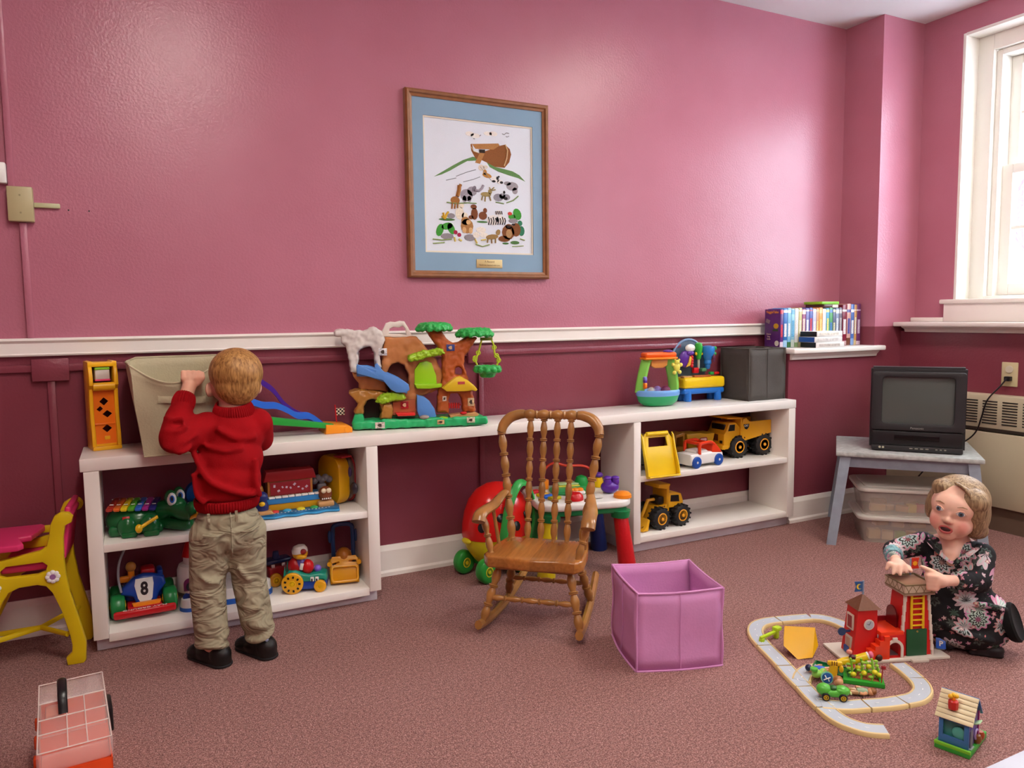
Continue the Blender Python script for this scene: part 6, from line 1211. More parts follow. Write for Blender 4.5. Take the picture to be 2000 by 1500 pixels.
# ------------------------------------------------------------------ doll high chair at the left
HY=P('high chair yellow plastic','#D4B80E',rough=.35); HP=P('high chair pink plastic','#D8326C',rough=.35)
t=thing('doll_high_chair','yellow doll high chair with pink seat and flower badges','toy chair',(-.364,-.312,0),-4)
def K(zx,zy): z=max(0,(945-zy)/1800); return ((zx-420)/1800+z*.085,z)
outer=[K(*q) for q in ((375,905),(395,880),(398,840),(385,790),(360,700),(330,620),(300,560),(280,520),(240,500),(150,500),(100,520),(75,570),(50,640),(20,720),(-20,800),(-60,850),(-90,870),(-85,905),(-50,915),(-10,890),(10,880))]
sideo=[(375,905),(398,870),(392,800),(365,715),(325,600),(285,520),(240,495),(150,495),(100,520),(70,590),(30,690),(-20,790),(-70,860),(-95,880),(-90,930),(-50,940),(-20,900),(10,840)]
def side(y0):
    P_=[K(*q) for q in ((372,910),(400,880),(396,830),(370,730),(335,630),(300,545),(270,505),(230,492),(150,495),(105,515),(80,560),(40,670),(-10,790),(-55,870),(-75,905),(-60,935),(-20,930),(-5,900),(-60,900))]
    P_=[K(*q) for q in ((380,945),(372,905),(398,880),(398,840),(385,780),(345,650),(300,545),(270,505),(230,492),(150,495),(105,515),(80,560),(45,650),(5,750),(-40,850),(-45,900),(-60,945),(-120,945),(-115,890),(-85,800),(-45,680),(-15,560),(0,440),(0,350),(60,345),(150,330),(235,315),(265,295),(275,240),(280,180),(295,140),(325,122),(360,128),(380,150),(375,180),(345,195),(340,260),(345,360),(355,440),(380,560),(430,720),(462,830),(465,930),(455,945))]
    return G().prism(P_[::-1],.022,T(0,y0,0),bev=.004,holes=[[K(*q) for q in ((60,405),(90,378),(250,375),(272,395),(265,425),(230,437),(90,437),(65,425))][::-1]]).obj('side_frame',HY,t)
side(-.003); side(.175)
for zx,zy in ((300,455),(40,480)):
    x,z=K(zx,zy); f=G().cyl((x,-.003,z),(x,-.009,z),.008,n=12).obj('flower_centre',P('flower mauve','#9A6AA0'),t)
    for k in range(8): G().ell((x+.0125*cos(k*pi/4),-.006,z+.0125*sin(k*pi/4)),(.0072,.004,.0072)).obj('petal',WHT,f)
x0,z0=K(90,400); x1,z1=K(285,400); G().box2((x0-.02,.020,z0-.016),(x1,.196,z0+.012),.010,3).obj('seat',HP,t)
Mb=T((K(360,300))[0]-.02,.022,z0+.01) @ RY(8); G().box2((-.006,0,0),(.010,.172,.155),.006,3).obj('backrest',HP,t,Mb)
x,z=K(350,155); G().cyl((x,.019,z),(x,.196,z),.0125,n=14).obj('top_bar',HP,t); G().ring((x,.190,z),.016,.006,RX(90),18,8).obj('top_bar_end',HY,t)
tp=[K(*q) for q in ((-130,335),(-110,255),(40,235),(185,215),(192,235),(160,265),(108,285),(130,292),(148,305),(135,325),(60,330),(-60,345))]
tz=K(0,290)[1]
G().prism([(K(q,0)[0],y) for q,y in ((-150,-.018),(120,-.018),(140,.0),(95,.075),(150,.085),(185,.20),(160,.222),(-150,.222))],.018,T(0,0,tz-.004) @ Mz,bev=.005,seg=3).obj('tray',HP,t)
xa,za=K(200,270); G().box2((xa-.05,.19,za-.02),(xa+.045,.205,za+.002),.004).obj('rear_arm',HY,t)
xa,za=K(60,790); xb,zb_=K(390,770); G().tube([(xb-.01,.008,za+.005),((xa+xb)/2,.10,za+.004),(xa-.08,.1,za),(-.27,.19,za)],.008,8,flat=(.8,1)).obj('stretcher',HY,t); G().tube([(xb+.02,.195,za+.03),((xa+xb)/2,.10,za+.004),(-.27,.008,za)],.008,8,flat=(.8,1)).obj('stretcher',HY,t)

# ------------------------------------------------------------------ orange craft box at the lower left
t=thing('craft_box','translucent orange craft box with clear compartment lid','storage box',(-.326,-.979,0),4.5)
OB=P('orange translucent plastic','#E04A1C',alpha=.9,rough=.25); CL=P('lid clear plastic','#F2E4DE',var=0,alpha=.24,rough=.15); w,l=.064,.163
g=G(); 
for a,b_ in (((-w,-l,0),(w,-l+.003,.125)),((-w,l-.003,0),(w,l,.125)),((-w,-l,0),(-w+.003,l,.125)),((w-.003,-l,0),(w,l,.125)),((-w,-l,0),(w,l,.003))): g.box2(a,b_,.001)
g.obj('tray_body',OB,t)
for k in range(1,4): G().box2((-w+.004,-l+k*l/2-.001,.121),(w-.004,-l+k*l/2+.001,.160)).obj('divider',OB,t)
G().box2((-w+.004,-l+.004,.118),(w-.004,l-.004,.121)).obj('tray_floor',OB,t)
g=G().box2((-w-.003,-l-.003,.125),(w+.003,l+.003,.170),.012,3); o=g.obj('lid',CL,t)
CE=P('lid edge plastic','#F0DCD4',var=0,alpha=.6,rough=.2)
for y in (-.163,-.085,-.02,.06,.163): G().tube([(-w,y,.170),(w,y,.170)],.0014,6).obj('lid_rib',CE,o)
for x in (-w,-.012,.022,w): G().tube([(x,-l,.170),(x,l if x in(-w,w) else .06,.170)],.0014,6).obj('lid_rib',CE,o)
G().box2((-.052,.02,.122),(-.015,.075,.158),.004).obj('cup',P('cup salmon','#E88060',alpha=.7),t)
hd=G().tube(smooth_path([(-.018,-.010,.170),(-.018,.010,.205),(-.018,.060,.215),(-.018,.085,.195),(-.018,.082,.170)],5),.007,8,flat=(1.3,.7)).obj('handle',BLK,t)
for y in (.05,): G().box2((w+.002,y-.045,.095),(w+.012,y+.03,.150),.004).obj('latch',BLK,t)
for k in range(3): G().box((-w-.005,-.09+k*.085,.118),(.010,.02,.024),.003).obj('hinge',OB,t)
# ------------------------------------------------------------------ white table, its corner shows at the lower right
t=thing('play_table','pale white table top whose corner shows at the lower right','table',(1.10,-2.56,0)); TWH=mat('pale laminate','#C9D2E2',rough=.35,var=.03)
G().box2((-.48,-.30,.425),(.48,.277,.45),.004).obj('table_top',TWH,t)
for sx in (-1,1):
    for sy in (-1,1): G().cyl((sx*.44,sy*.25,0),(sx*.43,sy*.24,.425),.016,n=12).obj('leg',GRY,t)

t=thing('toy_sign','blue square toy parking sign beside the tall tower','toy sign',(1.918,-1.452,.0088),-50); G().box((0,0,.018),(.026,.003,.030),.001,RX(-25)).obj('panel',P('parking blue','#2A62C8'),t); text('P',.020,WHT,t,T(0,-.0032,.018) @ RX(-25) @ FLAT,'letter',.0003,bold=.0006); G().box((0,.004,.002),(.02,.016,.004),.001).obj('foot',GRY,t)
# ------------------------------------------------------------------ people
def blob(g, vox=.004, it=4, fac=.5):
    me=bpy.data.meshes.new('tmp'); g.bm.to_mesh(me); g.bm.free(); o=bpy.data.objects.new('tmp',me); COL.objects.link(o)
    r=o.modifiers.new('r','REMESH'); r.mode='VOXEL'; r.voxel_size=vox; r.use_smooth_shade=True
    if it: s=o.modifiers.new('s','SMOOTH'); s.factor=fac; s.iterations=it
    bpy.context.view_layer.update(); dg=bpy.context.evaluated_depsgraph_get()
    out=bpy.data.meshes.new_from_object(o.evaluated_get(dg)); bpy.data.objects.remove(o); bpy.data.meshes.remove(me)
    out.polygons.foreach_set('use_smooth',[True]*len(out.polygons)); return out
def cap(g,*chain,n=14):                                  # tapered limb through (point, radius) joints
    for (p,r),(q,s) in zip(chain,chain[1:]): g.cyl(p,q,r,s,n=n)
    for p,r in chain: g.ell(p,r,None,n,9)
    return g
SKIN=mat('child skin','#E2AC92',rough=.5,var=.05,vscale=25,sss=.12); SKIN2=mat('child skin fair','#EBBFA8',rough=.5,var=.05,vscale=25,sss=.12)
def knit(name,hexc,bump=.25,scale=420):
    return mat(name,hexc,rough=.9,var=.10,vscale=18,bump=bump,bscale=scale,spec=.15)
SWEAT=knit('red knit wool','#930A12'); KHAKI=mat('khaki cotton','#9A9279',rough=.9,var=.10,vscale=16,spec=.15)
def wrinkles(m,strength,dist,scale,stretch):
    nt=m.node_tree; tc=N(m,'ShaderNodeTexCoord'); mp=N(m,'ShaderNodeMapping'); mp.inputs['Scale'].default_value=stretch; mp.inputs['Rotation'].default_value=(.2,.5,0); n=N(m,'ShaderNodeTexNoise'); n.inputs['Scale'].default_value=scale; n.inputs['Detail'].default_value=2; n.inputs['Distortion'].default_value=1.2; bp=N(m,'ShaderNodeBump'); bp.inputs['Strength'].default_value=strength; bp.inputs['Distance'].default_value=dist
    nt.links.new(tc.outputs['Object'],mp.inputs[0]); nt.links.new(mp.outputs[0],n.inputs['Vector']); nt.links.new(n.outputs['Fac'],bp.inputs['Height']); nt.links.new(bp.outputs[0],nt.nodes['Principled BSDF'].inputs['Normal'])
wrinkles(KHAKI,.8,.035,13,(1,1,1.8)); SHOE=mat('black shoe leather','#121110',rough=.45,var=.1); 
def hairmat(name,dark,light,sx,sy,sz,scale=60):
    m=mat(name,dark,var=0,rough=.5); nt=m.node_tree; L=nt.links.new; tc=N(m,'ShaderNodeTexCoord'); mp=N(m,'ShaderNodeMapping'); mp.inputs['Scale'].default_value=(sx,sy,sz); L(tc.outputs['Object'],mp.inputs[0])
    n=N(m,'ShaderNodeTexNoise'); n.inputs['Scale'].default_value=scale; n.inputs['Detail'].default_value=5; n.inputs['Distortion'].default_value=.6; L(mp.outputs[0],n.inputs['Vector']); r=N(m,'ShaderNodeValToRGB'); L(n.outputs['Fac'],r.inputs[0])
    r.color_ramp.elements[0].position=.34; r.color_ramp.elements[1].position=.68; r.color_ramp.elements[0].color=lin(dark); r.color_ramp.elements[1].color=lin(light); L(r.outputs[0],nt.nodes['Principled BSDF'].inputs['Base Color'])
    bp=N(m,'ShaderNodeBump'); bp.inputs['Strength'].default_value=.5; bp.inputs['Distance'].default_value=.003; L(n.outputs['Fac'],bp.inputs['Height']); L(bp.outputs[0],nt.nodes['Principled BSDF'].inputs['Normal']); return m
def ribbed(c,rx,ry,z0,z1,n=54,amp=.0016,M=None,flare=1.0):
    g=G()
    def f(u,v):
        k=1+ (amp if int(round(u*2*n))%2 else -amp)/max(rx,.01); s=k*(1+(flare-1)*v); b=.004*sin(pi*v)
        return Vector((c[0]+(rx*s+b)*cos(2*pi*u),c[1]+(ry*s+b)*sin(2*pi*u),z0+(z1-z0)*v))
    g.grid(f,2*n,6,closeu=True)
    if M is not None: bmesh.ops.transform(g.bm,matrix=M,verts=g.bm.verts[:])
    return g
# ---- boy standing at the worktop, seen from behind
boy=thing('person','child in red knit sweater and khaki trousers gripping the beige bin, back turned','person',(.06,-.50,0))
BO=Vector((.06,-.50,0))
def B(x,y,z): return (x-BO.x,y-BO.y,z)
g=G()
HC=(.097,-.452,.833)
g.ell(B(.098,-.462,.848),(.070,.078,.068),None,20,14); g.ell(B(.090,-.430,.810),(.062,.062,.058)); g.ell(B(.094,-.398,.795),(.040,.040,.040)); g.ell(B(.097,-.485,.812),(.058,.05,.05))
cap(g,(B(.088,-.462,.78),.040),(B(.082,-.472,.72),.040))
g.ell(B(.026,-.437,.800),(.011,.017,.022),RZ(-25)); g.ell(B(.165,-.43,.80),(.010,.016,.020))
g.ell(B(.08,-.474,.655),(.072,.052,.07)); g.ell(B(.06,-.488,.54),(.072,.056,.09)); g.ell(B(.055,-.495,.42),(.078,.060,.07))
cap(g,(B(.015,-.472,.70),.030),(B(-.076,-.520,.676),.027),(B(-.038,-.432,.782),.020),(B(-.026,-.408,.812),.020))
cap(g,(B(.150,-.465,.70),.030),(B(.165,-.405,.645),.027),(B(.105,-.345,.715),.020),(B(.072,-.352,.79),.018))
for x,kx,ax in ((.005,-.008,-.006),(.102,.106,.122)): cap(g,(B(x,-.50,.40),.045),(B(kx,-.492,.24),.036),(B(ax,-.505,.065),.028))
# left hand: a fist closed over the rim, knuckles up
hx,hy,hz=-.020,-.392,.832
g.ell(B(hx,hy-.008,hz-.004),(.026,.017,.020))
for k in range(4):
    x=hx-.021+k*.0142; r=.0082-.0004*abs(k-1.5)
    cap(g,(B(x,hy-.018,hz+.002),r),(B(x+.001,hy-.006,hz+.0205-.001*k),r),(B(x+.001,hy+.015,hz+.012),r*.95),(B(x,hy+.018,hz-.006),r*.9),n=10)
cap(g,(B(hx+.020,hy-.014,hz-.012),.0088),(B(hx+.031,hy-.020,hz+.002),.0082),(B(hx+.031,hy-.010,hz+.014),.0075),n=10)
# right hand over the rim, hidden from here
for k in range(4): cap(g,(B(.052+k*.012,-.372,.800),.007),(B(.052+k*.012,-.366,.822),.007),(B(.052+k*.012,-.350,.812),.0065),n=8)
g.ell(B(.070,-.362,.800),(.026,.014,.018)); cap(g,(B(.05,-.362,.79),.008),(B(.04,-.368,.805),.007),n=8)
put('body',blob(g,.0036,3),SKIN,boy)
# hair: close-cropped ginger with a crown whorl
g=G(); g.ell(B(.0985,-.468,.850),(.0765,.0835,.0735),None,22,14); g.ell(B(.099,-.492,.815),(.066,.052,.058)); g.ell(B(.098,-.505,.79),(.050,.026,.034))
HAIRB=hairmat('ginger cropped hair','#7A5024','#BE8E50',1.0,1.0,.22,150)
put('hair',blob(g,.005,5),HAIRB,boy)
G().ell(B(.0225,-.441,.801),(.006,.014,.019),RZ(-25)).obj('ear_rim',SKIN,boy)
# sweater
g=G()
g.ell(B(.082,-.476,.665),(.088,.066,.075),None,20,14); g.ell(B(.070,-.486,.60),(.094,.074,.080),None,20,14); g.ell(B(.058,-.492,.540),(.096,.078,.075),None,20,14); g.ell(B(.055,-.494,.505),(.090,.074,.040),None,20,12); g.ell(B(.084,-.472,.712),(.072,.050,.036))
cap(g,(B(.012,-.474,.695),.046),(B(-.035,-.500,.682),.046),(B(-.078,-.524,.676),.042),n=16); cap(g,(B(-.080,-.524,.680),.040),(B(-.062,-.475,.730),.037),(B(-.044,-.442,.768),.028),n=16)
cap(g,(B(.152,-.466,.695),.046),(B(.166,-.410,.640),.041),(B(.115,-.352,.705),.031),n=16)
# folds
def fold(pts,r): g.tube(smooth_path([B(*p) for p in pts],5),r,8)
fold([(-.030,-.515,.63),(.0,-.566,.560),(.055,-.577,.525),(.115,-.562,.505),(.145,-.50,.52)],.010)
fold([(.0,-.53,.65),(.05,-.556,.635),(.10,-.552,.64)],.008); fold([(.135,-.545,.60),(.128,-.56,.54),(.14,-.545,.49)],.010); fold([(-.034,-.54,.58),(-.03,-.552,.52),(-.01,-.56,.49)],.009)
fold([(-.045,-.552,.715),(-.075,-.560,.700),(-.105,-.540,.705)],.008); fold([(-.05,-.545,.735),(-.08,-.535,.73),(-.098,-.50,.735)],.008); fold([(-.04,-.548,.655),(-.07,-.566,.645),(-.108,-.548,.665)],.010); fold([(-.02,-.545,.69),(-.055,-.566,.672),(-.085,-.566,.655)],.008)
fold([(.03,-.532,.70),(.08,-.545,.668),(.14,-.53,.665)],.009)
put('sweater',blob(g,.006,5),SWEAT,boy)
ribbed((0,0),.083,.069,0,.034,70,.0015,T(*B(.055,-.494,.458)) @ RX(2),1.06).obj('ribbed_hem',SWEAT,boy).modifiers.new('s','SOLIDIFY').thickness=.003
ribbed((0,0),.058,.046,0,.040,52,.0016,T(*B(.087,-.472,.726)) @ RX(16) @ RY(-4),.80).obj('ribbed_collar',SWEAT,boy).modifiers.new('s','SOLIDIFY').thickness=.003
Mc,_l=frame(B(-.052,-.455,.752),B(-.036,-.426,.794)); ribbed((0,0),.0285,.0285,0,.046,26,.0013,Mc,.92).obj('ribbed_cuff',SWEAT,boy).modifiers.new('s','SOLIDIFY').thickness=.003
# trousers
g=G()
g.ell(B(.054,-.495,.425),(.089,.074,.055),None,20,12); g.ell(B(.052,-.500,.385),(.094,.078,.060),None,20,12)
g.ell(B(.012,-.528,.375),(.050,.044,.055)); g.ell(B(.098,-.526,.378),(.050,.044,.055))
cap(g,(B(.004,-.502,.385),.058),(B(-.010,-.498,.24),.050),(B(-.006,-.505,.095),.047),n=18); cap(g,(B(.104,-.502,.385),.057),(B(.106,-.495,.235),.050),(B(.121,-.512,.110),.047),n=18)
def ringf(c,rx,ry,r,tilt=0,tx=0): g.tube([T(*B(*c)) @ RX(tilt) @ RY(tx) @ Vector((rx*cos(k*pi/9),ry*sin(k*pi/9),0)) for k in range(18)],r,7,closed=True)
for c,rx,ry,r,a,b_ in (((-.004,-.506,.085),.040,.040,.011,12,-14),((-.006,-.508,.060),.038,.040,.012,-16,10),((-.008,-.503,.135),.040,.040,.006,-20,14),((.0,-.50,.29),.049,.047,.007,-24,16),((-.006,-.498,.21),.045,.043,.006,20,-20),((.122,-.515,.100),.040,.040,.012,-14,16),((.126,-.520,.078),.036,.036,.011,18,-18),((.112,-.50,.175),.043,.043,.006,22,14),((.106,-.497,.275),.047,.047,.007,-22,-18),((.104,-.5,.33),.052,.05,.006,18,20)): ringf(c,rx,ry,r,a,b_)
for pts,r in (([(-.05,-.52,.30),(-.02,-.552,.27),(.02,-.545,.25)],.007),([(.07,-.545,.29),(.10,-.548,.25),(.145,-.51,.235)],.007),([(-.045,-.52,.17),(-.02,-.545,.155),(.02,-.535,.165)],.006),([(.085,-.54,.15),(.12,-.553,.165),(.15,-.53,.19)],.006)): fold(pts,r)
put('trousers',blob(g,.0052,4),KHAKI,boy)
G().tube(smooth_path([B(-.020,-.563,.402),B(.006,-.580,.399),B(.036,-.577,.402)],5),.0032,6).obj('pocket_welt',KHAKI,boy); G().tube(smooth_path([B(.078,-.576,.402),B(.105,-.579,.402),B(.130,-.562,.408)],5),.0032,6).obj('pocket_welt',KHAKI,boy)
G().tube(smooth_path([B(.054,-.570,.46),B(.054,-.578,.42),B(.054,-.577,.36),B(.055,-.556,.325)],5),.002,5).obj('back_seam',KHAKI,boy)
for x in (-.004,.070): G().box(B(x,-.572+.1*abs(x-.05)**1.5,.448),(.008,.005,.032),.001).obj('belt_loop',KHAKI,boy)
for (hx_,hy_),(tx_,ty_) in (((.014,-.520),(-.040,-.432)),((.142,-.530),(.094,-.444))):
    d=Vector((tx_-hx_,ty_-hy_,0)); a=math.degrees(math.atan2(d.y,d.x)); g=G(); L_=d.length
    g.ell((0,0,.030),(.034,.031,.034)); g.ell((L_*.5,0,.024),(.05,.033,.026)); g.ell((L_*.95,0,.020),(.036,.036,.020)); g.prism(rrect(L_+.062,.056,.027,5,L_*.48,0),.014,Mz); 
    o=put('shoe',blob(g,.005,3),SHOE,boy,T(*B(hx_,hy_,.0015)) @ RZ(a)); G().prism(rrect(L_+.066,.060,.029,6,L_*.48,0),.007,Mz,bev=.002).obj('sole',RUB,o)
G().tube([B(.128,-.552,.072),B(.136,-.556,.066),B(.142,-.55,.060)],.006,6).obj('sock',mat('pale blue sock','#9AA8C8',rough=.9),boy)

# ---- girl squatting behind the toy station
girl=thing('person','squatting child in a dark floral dress with light brown bob, hands on the toy tower','person',(1.995,-1.418,0),-57.3)
def floral():
    m=mat('dark floral jersey','#101216',var=0,rough=.8); nt=m.node_tree; L=nt.links.new; tc=N(m,'ShaderNodeTexCoord')
    def layer(scale,off,petals,thr,cols,seed):
        mp=N(m,'ShaderNodeMapping'); mp.inputs['Location'].default_value=off; L(tc.outputs['Object'],mp.inputs[0])
        v=N(m,'ShaderNodeTexVoronoi'); v.inputs['Scale'].default_value=scale; v.inputs['Randomness'].default_value=.85; L(mp.outputs[0],v.inputs['Vector'])
        sc=N(m,'ShaderNodeVectorMath',operation='SCALE'); sc.inputs['Scale'].default_value=1; L(mp.outputs[0],sc.inputs[0])
        df=N(m,'ShaderNodeVectorMath',operation='SUBTRACT'); L(sc.outputs[0],df.inputs[0]); L(v.outputs['Position'],df.inputs[1])
        sp=N(m,'ShaderNodeSeparateXYZ'); L(df.outputs[0],sp.inputs[0]); at=N(m,'ShaderNodeMath',operation='ARCTAN2'); L(sp.outputs['Z'],at.inputs[0]); L(sp.outputs['X'],at.inputs[1])
        mu=N(m,'ShaderNodeMath',operation='MULTIPLY'); mu.inputs[1].default_value=petals; L(at.outputs[0],mu.inputs[0]); co=N(m,'ShaderNodeMath',operation='COSINE'); L(mu.outputs[0],co.inputs[0])
        ma=N(m,'ShaderNodeMath',operation='MULTIPLY_ADD'); ma.inputs[1].default_value=.055; L(co.outputs[0],ma.inputs[0]); L(v.outputs['Distance'],ma.inputs[2])
        r=N(m,'ShaderNodeValToRGB'); r.color_ramp.interpolation='CONSTANT'; e=r.color_ramp.elements; L(ma.outputs[0],r.inputs[0])
        e[0].position=0; e[0].color=lin(cols[0]); e[1].position=thr; e[1].color=(0,0,0,1)
        for k in range(1,len(cols)): q=e.new(thr*k/len(cols)); q.color=lin(cols[k])
        msk=N(m,'ShaderNodeMath',operation='LESS_THAN'); msk.inputs[1].default_value=thr; L(ma.outputs[0],msk.inputs[0])
        hs=N(m,'ShaderNodeHueSaturation'); L(r.outputs[0],hs.inputs['Color']); sp2=N(m,'ShaderNodeSeparateColor'); L(v.outputs['Color'],sp2.inputs[0]); 
        mr=N(m,'ShaderNodeMapRange'); mr.inputs[3].default_value=.45; mr.inputs[4].default_value=.56; L(sp2.outputs[0],mr.inputs[0]); L(mr.outputs[0],hs.inputs['Hue']); mr2=N(m,'ShaderNodeMapRange'); mr2.inputs[3].default_value=.25; mr2.inputs[4].default_value=.95; L(sp2.outputs[1],mr2.inputs[0]); L(mr2.outputs[0],hs.inputs['Saturation'])
        return hs.outputs[0],msk.outputs[0]
    base=N(m,'ShaderNodeRGB'); base.outputs[0].default_value=lin('#0E0F14'); cur=base.outputs[0]
    for args in ((20,(.3,.1,.7),7,.42,['#2E4A40','#1E2A26','#3A5A4C','#141A1A'],1),(13.5,(0,0,0),10,.45,['#B02A4A','#15171C','#A8C8C0','#22302C','#9CC0B8','#C86A8C'],2),(11,(.71,.35,.2),13,.33,['#23252C','#8FB4AC','#C8D4D0','#D0547C'],3),(38,(.5,.9,.1),5,.24,['#D8C8B0','#B0406A'],4)):
        c,k=layer(*args); mx=N(m,'ShaderNodeMix',data_type='RGBA'); L(k,mx.inputs['Factor']); L(cur,mx.inputs['A']); L(c,mx.inputs['B']); cur=mx.outputs['Result']
    L(cur,nt.nodes['Principled BSDF'].inputs['Base Color'])
    n2=N(m,'ShaderNodeTexNoise'); n2.inputs['Scale'].default_value=40; L(tc.outputs['Object'],n2.inputs['Vector']); bp=N(m,'ShaderNodeBump'); bp.inputs['Strength'].default_value=.4; bp.inputs['Distance'].default_value=.008; L(n2.outputs['Fac'],bp.inputs['Height']); L(bp.outputs[0],nt.nodes['Principled BSDF'].inputs['Normal'])
    return m
FLO=floral()
HM=T(.012,-.030,.424) @ RZ(-13) @ RX(-2) @ RY(9)      # head frame, face toward -Y
def Hd(x,y,z): return HM @ Vector((x,y,z))
g=G()
def hell(c,r): g.merge(*(lambda b:(b,))( (lambda b:(bmesh.ops.create_uvsphere(b,u_segments=20,v_segments=14,radius=1,matrix=HM @ T(*c) @ SC(*r)),b)[1])(bmesh.new())))
hell((0,.012,.018),(.073,.080,.072)); hell((0,-.018,-.032),(.059,.053,.052)); hell((0,-.040,.012),(.056,.036,.045))
for s in (-1,1): hell((s*.024,-.038,-.038),(.030,.031,.029)); hell((s*.070,.008,-.012),(.009,.016,.020))
hell((0,-.048,-.066),(.027,.022,.020)); hell((0,-.073,-.022),(.0105,.013,.010)); hell((0,-.070,-.008),(.006,.009,.016))
for s in (-1,1): hell((s*.0085,-.072,-.026),(.006,.008,.006))
hell((0,-.068,-.060),(.018,.010,.008))
cap(g,(Hd(0,.012,-.05),.036),((.012,.010,.325),.038)); cap(g,((.006,-.010,.322),.034),((.004,-.044,.292),.022),((.004,-.058,.268),.012))
g.ell((.005,.015,.30),(.075,.045,.035)); g.ell((.005,.012,.25),(.062,.048,.07)); g.ell((.02,.03,.14),(.075,.06,.09))
cap(g,((-.075,.008,.305),.024),((-.150,-.030,.268),.020),((-.140,-.100,.268),.0155)); cap(g,((.085,.005,.290),.024),((.072,-.065,.222),.021),((.012,-.140,.240),.0155))
cap(g,((.06,.03,.10),.035),((.115,.0,.115),.030),((.09,-.01,.03),.022)); cap(g,((-.02,.02,.10),.035),((-.03,-.07,.12),.030),((-.02,-.03,.03),.022))
# right hand (left in view): palm down on the tower roof, fingers spread forward
ph=Vector((-.132,-.124,.262)); g.ell(ph,(.022,.022,.012),RX(20))
for k,(dx,dy,dz) in enumerate(((-.026,-.026,-.012),(-.008,-.036,-.020),(.010,-.036,-.020),(.024,-.024,-.014))):
    a=ph+Vector(((k-1.5)*.0115,-.012,.0)); tip=ph+Vector((dx,dy,dz)); mid_=(a+tip)/2+Vector((0,0,.009)); cap(g,(a,.0072),(mid_,.0070),(tip,.0058),n=10)
cap(g,(ph+Vector((.016,.008,-.004)),.0078),(ph+Vector((.030,-.002,-.006)),.0072),(ph+Vector((.036,-.014,-.012)),.0062),n=10)
# left hand (right in view): fist with thumb pointing across the flag
lh=Vector((-.022,-.160,.240)); g.ell(lh,(.024,.020,.021)); cap(g,((.012,-.140,.240),.0155),(lh,.018))
for k in range(4):
    z=lh.z+.014-k*.0115; a=Vector((lh.x-.006,lh.y-.014,z)); b_=Vector((lh.x-.026,lh.y-.012,z-.002)); c=Vector((lh.x-.034+.003*k,lh.y+.002,z-.003)); e=Vector((lh.x-.020,lh.y+.010,z-.003)); cap(g,(a,.0074),(b_,.0076),(c,.0068),(e,.006),n=10)
cap(g,(lh+Vector((.0,-.004,.016)),.0085),(lh+Vector((-.022,-.002,.026)),.0074),(lh+Vector((-.046,.002,.033)),.0060),n=10)
put('body',blob(g,.0034,3),SKIN2,girl)
# rosy cheeks belong to the skin itself
def blush(m,pts,r,col):
    nt=m.node_tree; L=nt.links.new; b=nt.nodes['Principled BSDF']; tc=N(m,'ShaderNodeTexCoord'); cur=b.inputs['Base Color'].links[0].from_socket
    for p in pts:
        d=N(m,'ShaderNodeVectorMath',operation='DISTANCE'); L(tc.outputs['Object'],d.inputs[0]); d.inputs[1].default_value=p; mr=N(m,'ShaderNodeMapRange'); mr.interpolation_type='SMOOTHSTEP'; mr.inputs[1].default_value=r; mr.inputs[2].default_value=r*.2; mr.inputs[3].default_value=0; mr.inputs[4].default_value=.6; L(d.outputs['Value'],mr.inputs[0])
        mx=N(m,'ShaderNodeMix',data_type='RGBA'); L(mr.outputs[0],mx.inputs['Factor']); L(cur,mx.inputs['A']); mx.inputs['B'].default_value=lin(col); cur=mx.outputs['Result']
    L(cur,b.inputs['Base Color'])
blush(SKIN2,[Hd(-.036,-.062,-.036),Hd(.038,-.060,-.036)],.030,'#D9776C')
# face
EW=P('eye white','#E4E2E0',rough=.2); IR=P('iris grey blue','#5A6C7C',rough=.2); LIP=mat('lip rose','#B0524E',rough=.4,var=.05); MOU=mat('mouth dark','#3A1414',rough=.5); BRW=mat('brow light brown','#9A7A58',rough=.8)
for s in (-1,1):
    e=G().ell((0,0,0),(.0122,.0064,.0074)).obj('eye',EW,girl,HM @ T(s*.0275,-.0690,.0035) @ RZ(s*22)); G().ell((0,-.0045,0),(.0072,.0028,.0072)).obj('iris',IR,e); G().ell((0,-.0066,0),(.0034,.0013,.0034)).obj('pupil',BLK,e)
    G().tube([(-.0135,-.0040,.002),(-.0045,-.0070,.0090),(.0055,-.0066,.0086),(.0135,-.0020,.001)],[.0012,.0022,.0022,.0012],6).obj('upper_lid',SKIN2,girl,HM @ T(s*.0275,-.0690,.0035) @ RZ(s*22))
    G().tube([(-.013,0,.0),(0,-.003,.004),(.013,.001,.001)],[.0008,.0016,.0008],6,flat=(1,1)).obj('eyebrow',BRW,girl,HM @ T(s*.029,-.0735,.0215) @ RZ(s*20))
G().ell((0,0,0),(.0140,.0062,.0082)).obj('mouth',MOU,girl,HM @ T(0,-.0745,-.0505))
lp=[(.0155*cos(k*pi/8),-.0015+.006*(cos(k*pi/8)**2),.0090*sin(k*pi/8)) for k in range(16)]
G().tube(lp,[.0030 if 0<k<8 else .0040 for k in range(16)],7,closed=True).obj('lips',LIP,girl,HM @ T(0,-.0775,-.0505))
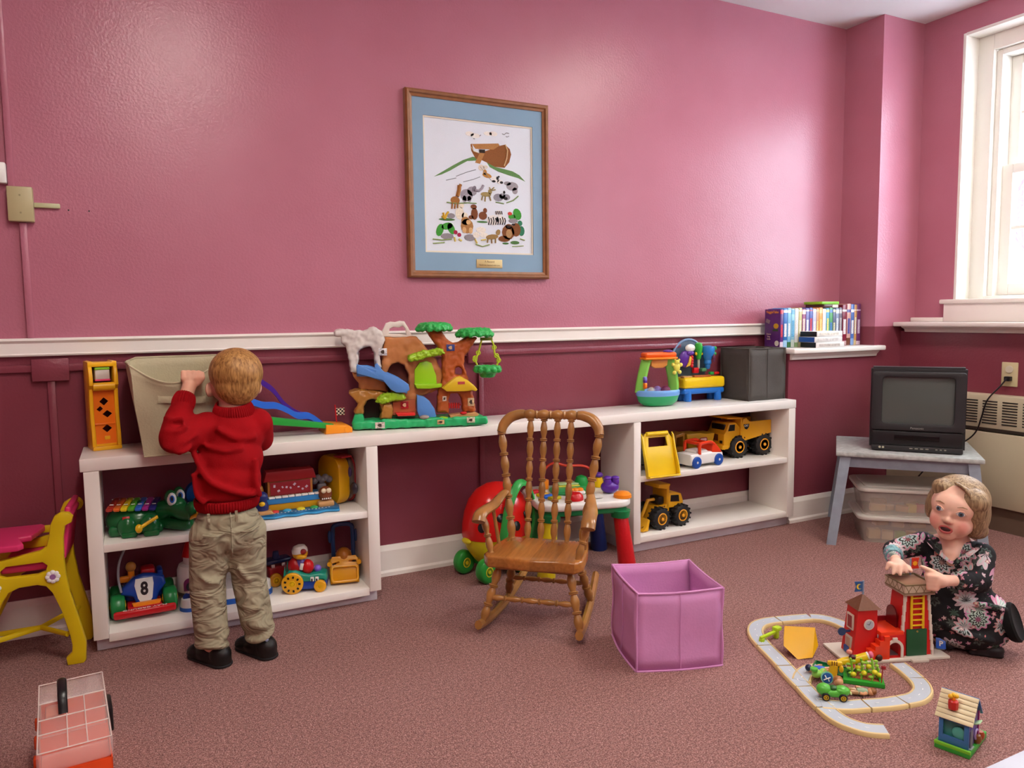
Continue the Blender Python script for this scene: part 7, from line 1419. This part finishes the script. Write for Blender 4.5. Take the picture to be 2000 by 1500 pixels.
# hair: side-parted bob
g=G()
hell((0,.024,.026),(.081,.083,.073)); hell((0,.058,-.018),(.068,.042,.058)); hell((.062,.014,-.012),(.026,.046,.060)); hell((-.064,.018,-.004),(.022,.040,.052)); hell((.044,-.022,.040),(.042,.040,.036)); hell((.056,-.004,.012),(.030,.042,.046)); hell((-.040,-.014,.056),(.034,.036,.026)); hell((.052,.045,-.054),(.036,.032,.030))
HG=hairmat('light brown bob hair','#6A523A','#B49A74',5.0,5.0,.35,34)
put('hair',blob(g,.0045,12),HG,girl)
g=G()
for k in range(9):
    a=-.1+k*.16; g.tube(smooth_path([Hd(-.012,-.040,.083),Hd(.022+.010*k*.3,-.056+.004*k,.074-.002*k),Hd(.050+.003*k,-.052+.006*k,.040-.003*k),Hd(.064+.0015*k,-.034+.006*k,.004-.004*k)],4),[.005]*12+[.003],6)
put('fringe',blob(g,.0035,6),HG,girl)
# dress: torso, sleeves, skirt over the bent knees
g=G()
g.ell((.005,.014,.292),(.088,.056,.040),None,20,12); g.ell((.006,.008,.245),(.082,.064,.075),None,20,12); g.ell((.018,.002,.18),(.095,.080,.075),None,20,12); g.ell((.030,.0,.115),(.125,.105,.075),None,20,12); g.ell((.045,.0,.06),(.120,.10,.060),None,20,12)
cap(g,((.02,.01,.12),.075),((.095,-.010,.116),.066),((.104,-.010,.106),.056),n=18); g.ell((-.02,-.045,.11),(.075,.06,.065))
cap(g,((-.072,.006,.298),.036),((-.150,-.026,.272),.031),((-.146,-.082,.272),.026),n=16); cap(g,((.082,.004,.284),.038),((.076,-.062,.225),.034),((.030,-.122,.236),.026),n=16)
for pts,r in (([(-.05,-.05,.215),(.0,-.07,.195),(.06,-.062,.20)],.008),([(.03,-.09,.155),(.09,-.085,.165),(.15,-.06,.15)],.009),([(.0,-.10,.09),(.06,-.105,.075),(.12,-.08,.06)],.009)): g.tube(smooth_path(pts,5),r,8)
d=put('dress',blob(g,.0055,4),FLO,girl)
G().tube(smooth_path([(-.058,-.030,.318),(-.035,-.052,.300),(-.008,-.062,.280),(.010,-.065,.272),(.030,-.060,.284),(.058,-.042,.305),(.074,-.015,.318)],4),.007,8,flat=(1.4,.6)).obj('neckline_band',FLO,girl)
G().lathe([(.050,-.016),(.056,-.006),(.057,.006),(.052,.012),(.046,.008),(.001,.006)],T(.166,-.014,.102) @ RY(70) @ RX(10),22).obj('hem_opening',mat('dark hem hollow','#050507',rough=.95),girl)  # closed disc, its black paints in the dark hollow inside the skirt
for M_ in (T(-.143,-.092,.270),): pass
CUF=mat('aqua print cuff','#6E9AA0',rough=.8,var=.6,vscale=120)
Mc,_l=frame((-.1455,-.078,.272),(-.1405,-.104,.270)); G().lathe([(.0262,-.022),(.0266,.0),(.0245,.018),(.018,.019)],Mc,18).obj('cuff',CUF,girl); Mc,_l=frame((.036,-.117,.236),(.010,-.142,.240)); G().lathe([(.026,0),(.027,.010),(.025,.022),(.018,.024)],Mc,18).obj('cuff',FLO,girl)
g=G(); g.ell((.0,0,.022),(.028,.024,.022)); g.ell((.040,0,.018),(.030,.024,.018)); g.box((.02,0,.005),(.09,.04,.010),.004); put('shoe',blob(g,.005,3),mat('dark patterned shoe','#1E1A1E',rough=.5,var=.5,vscale=60),girl,T(.080,-.045,.001) @ RZ(8))
g=G(); g.ell((.0,0,.022),(.028,.024,.022)); g.ell((.040,0,.018),(.030,.024,.018)); put('shoe',blob(g,.005,3),MATS['dark patterned shoe'],girl,T(-.01,-.01,.001) @ RZ(-70))
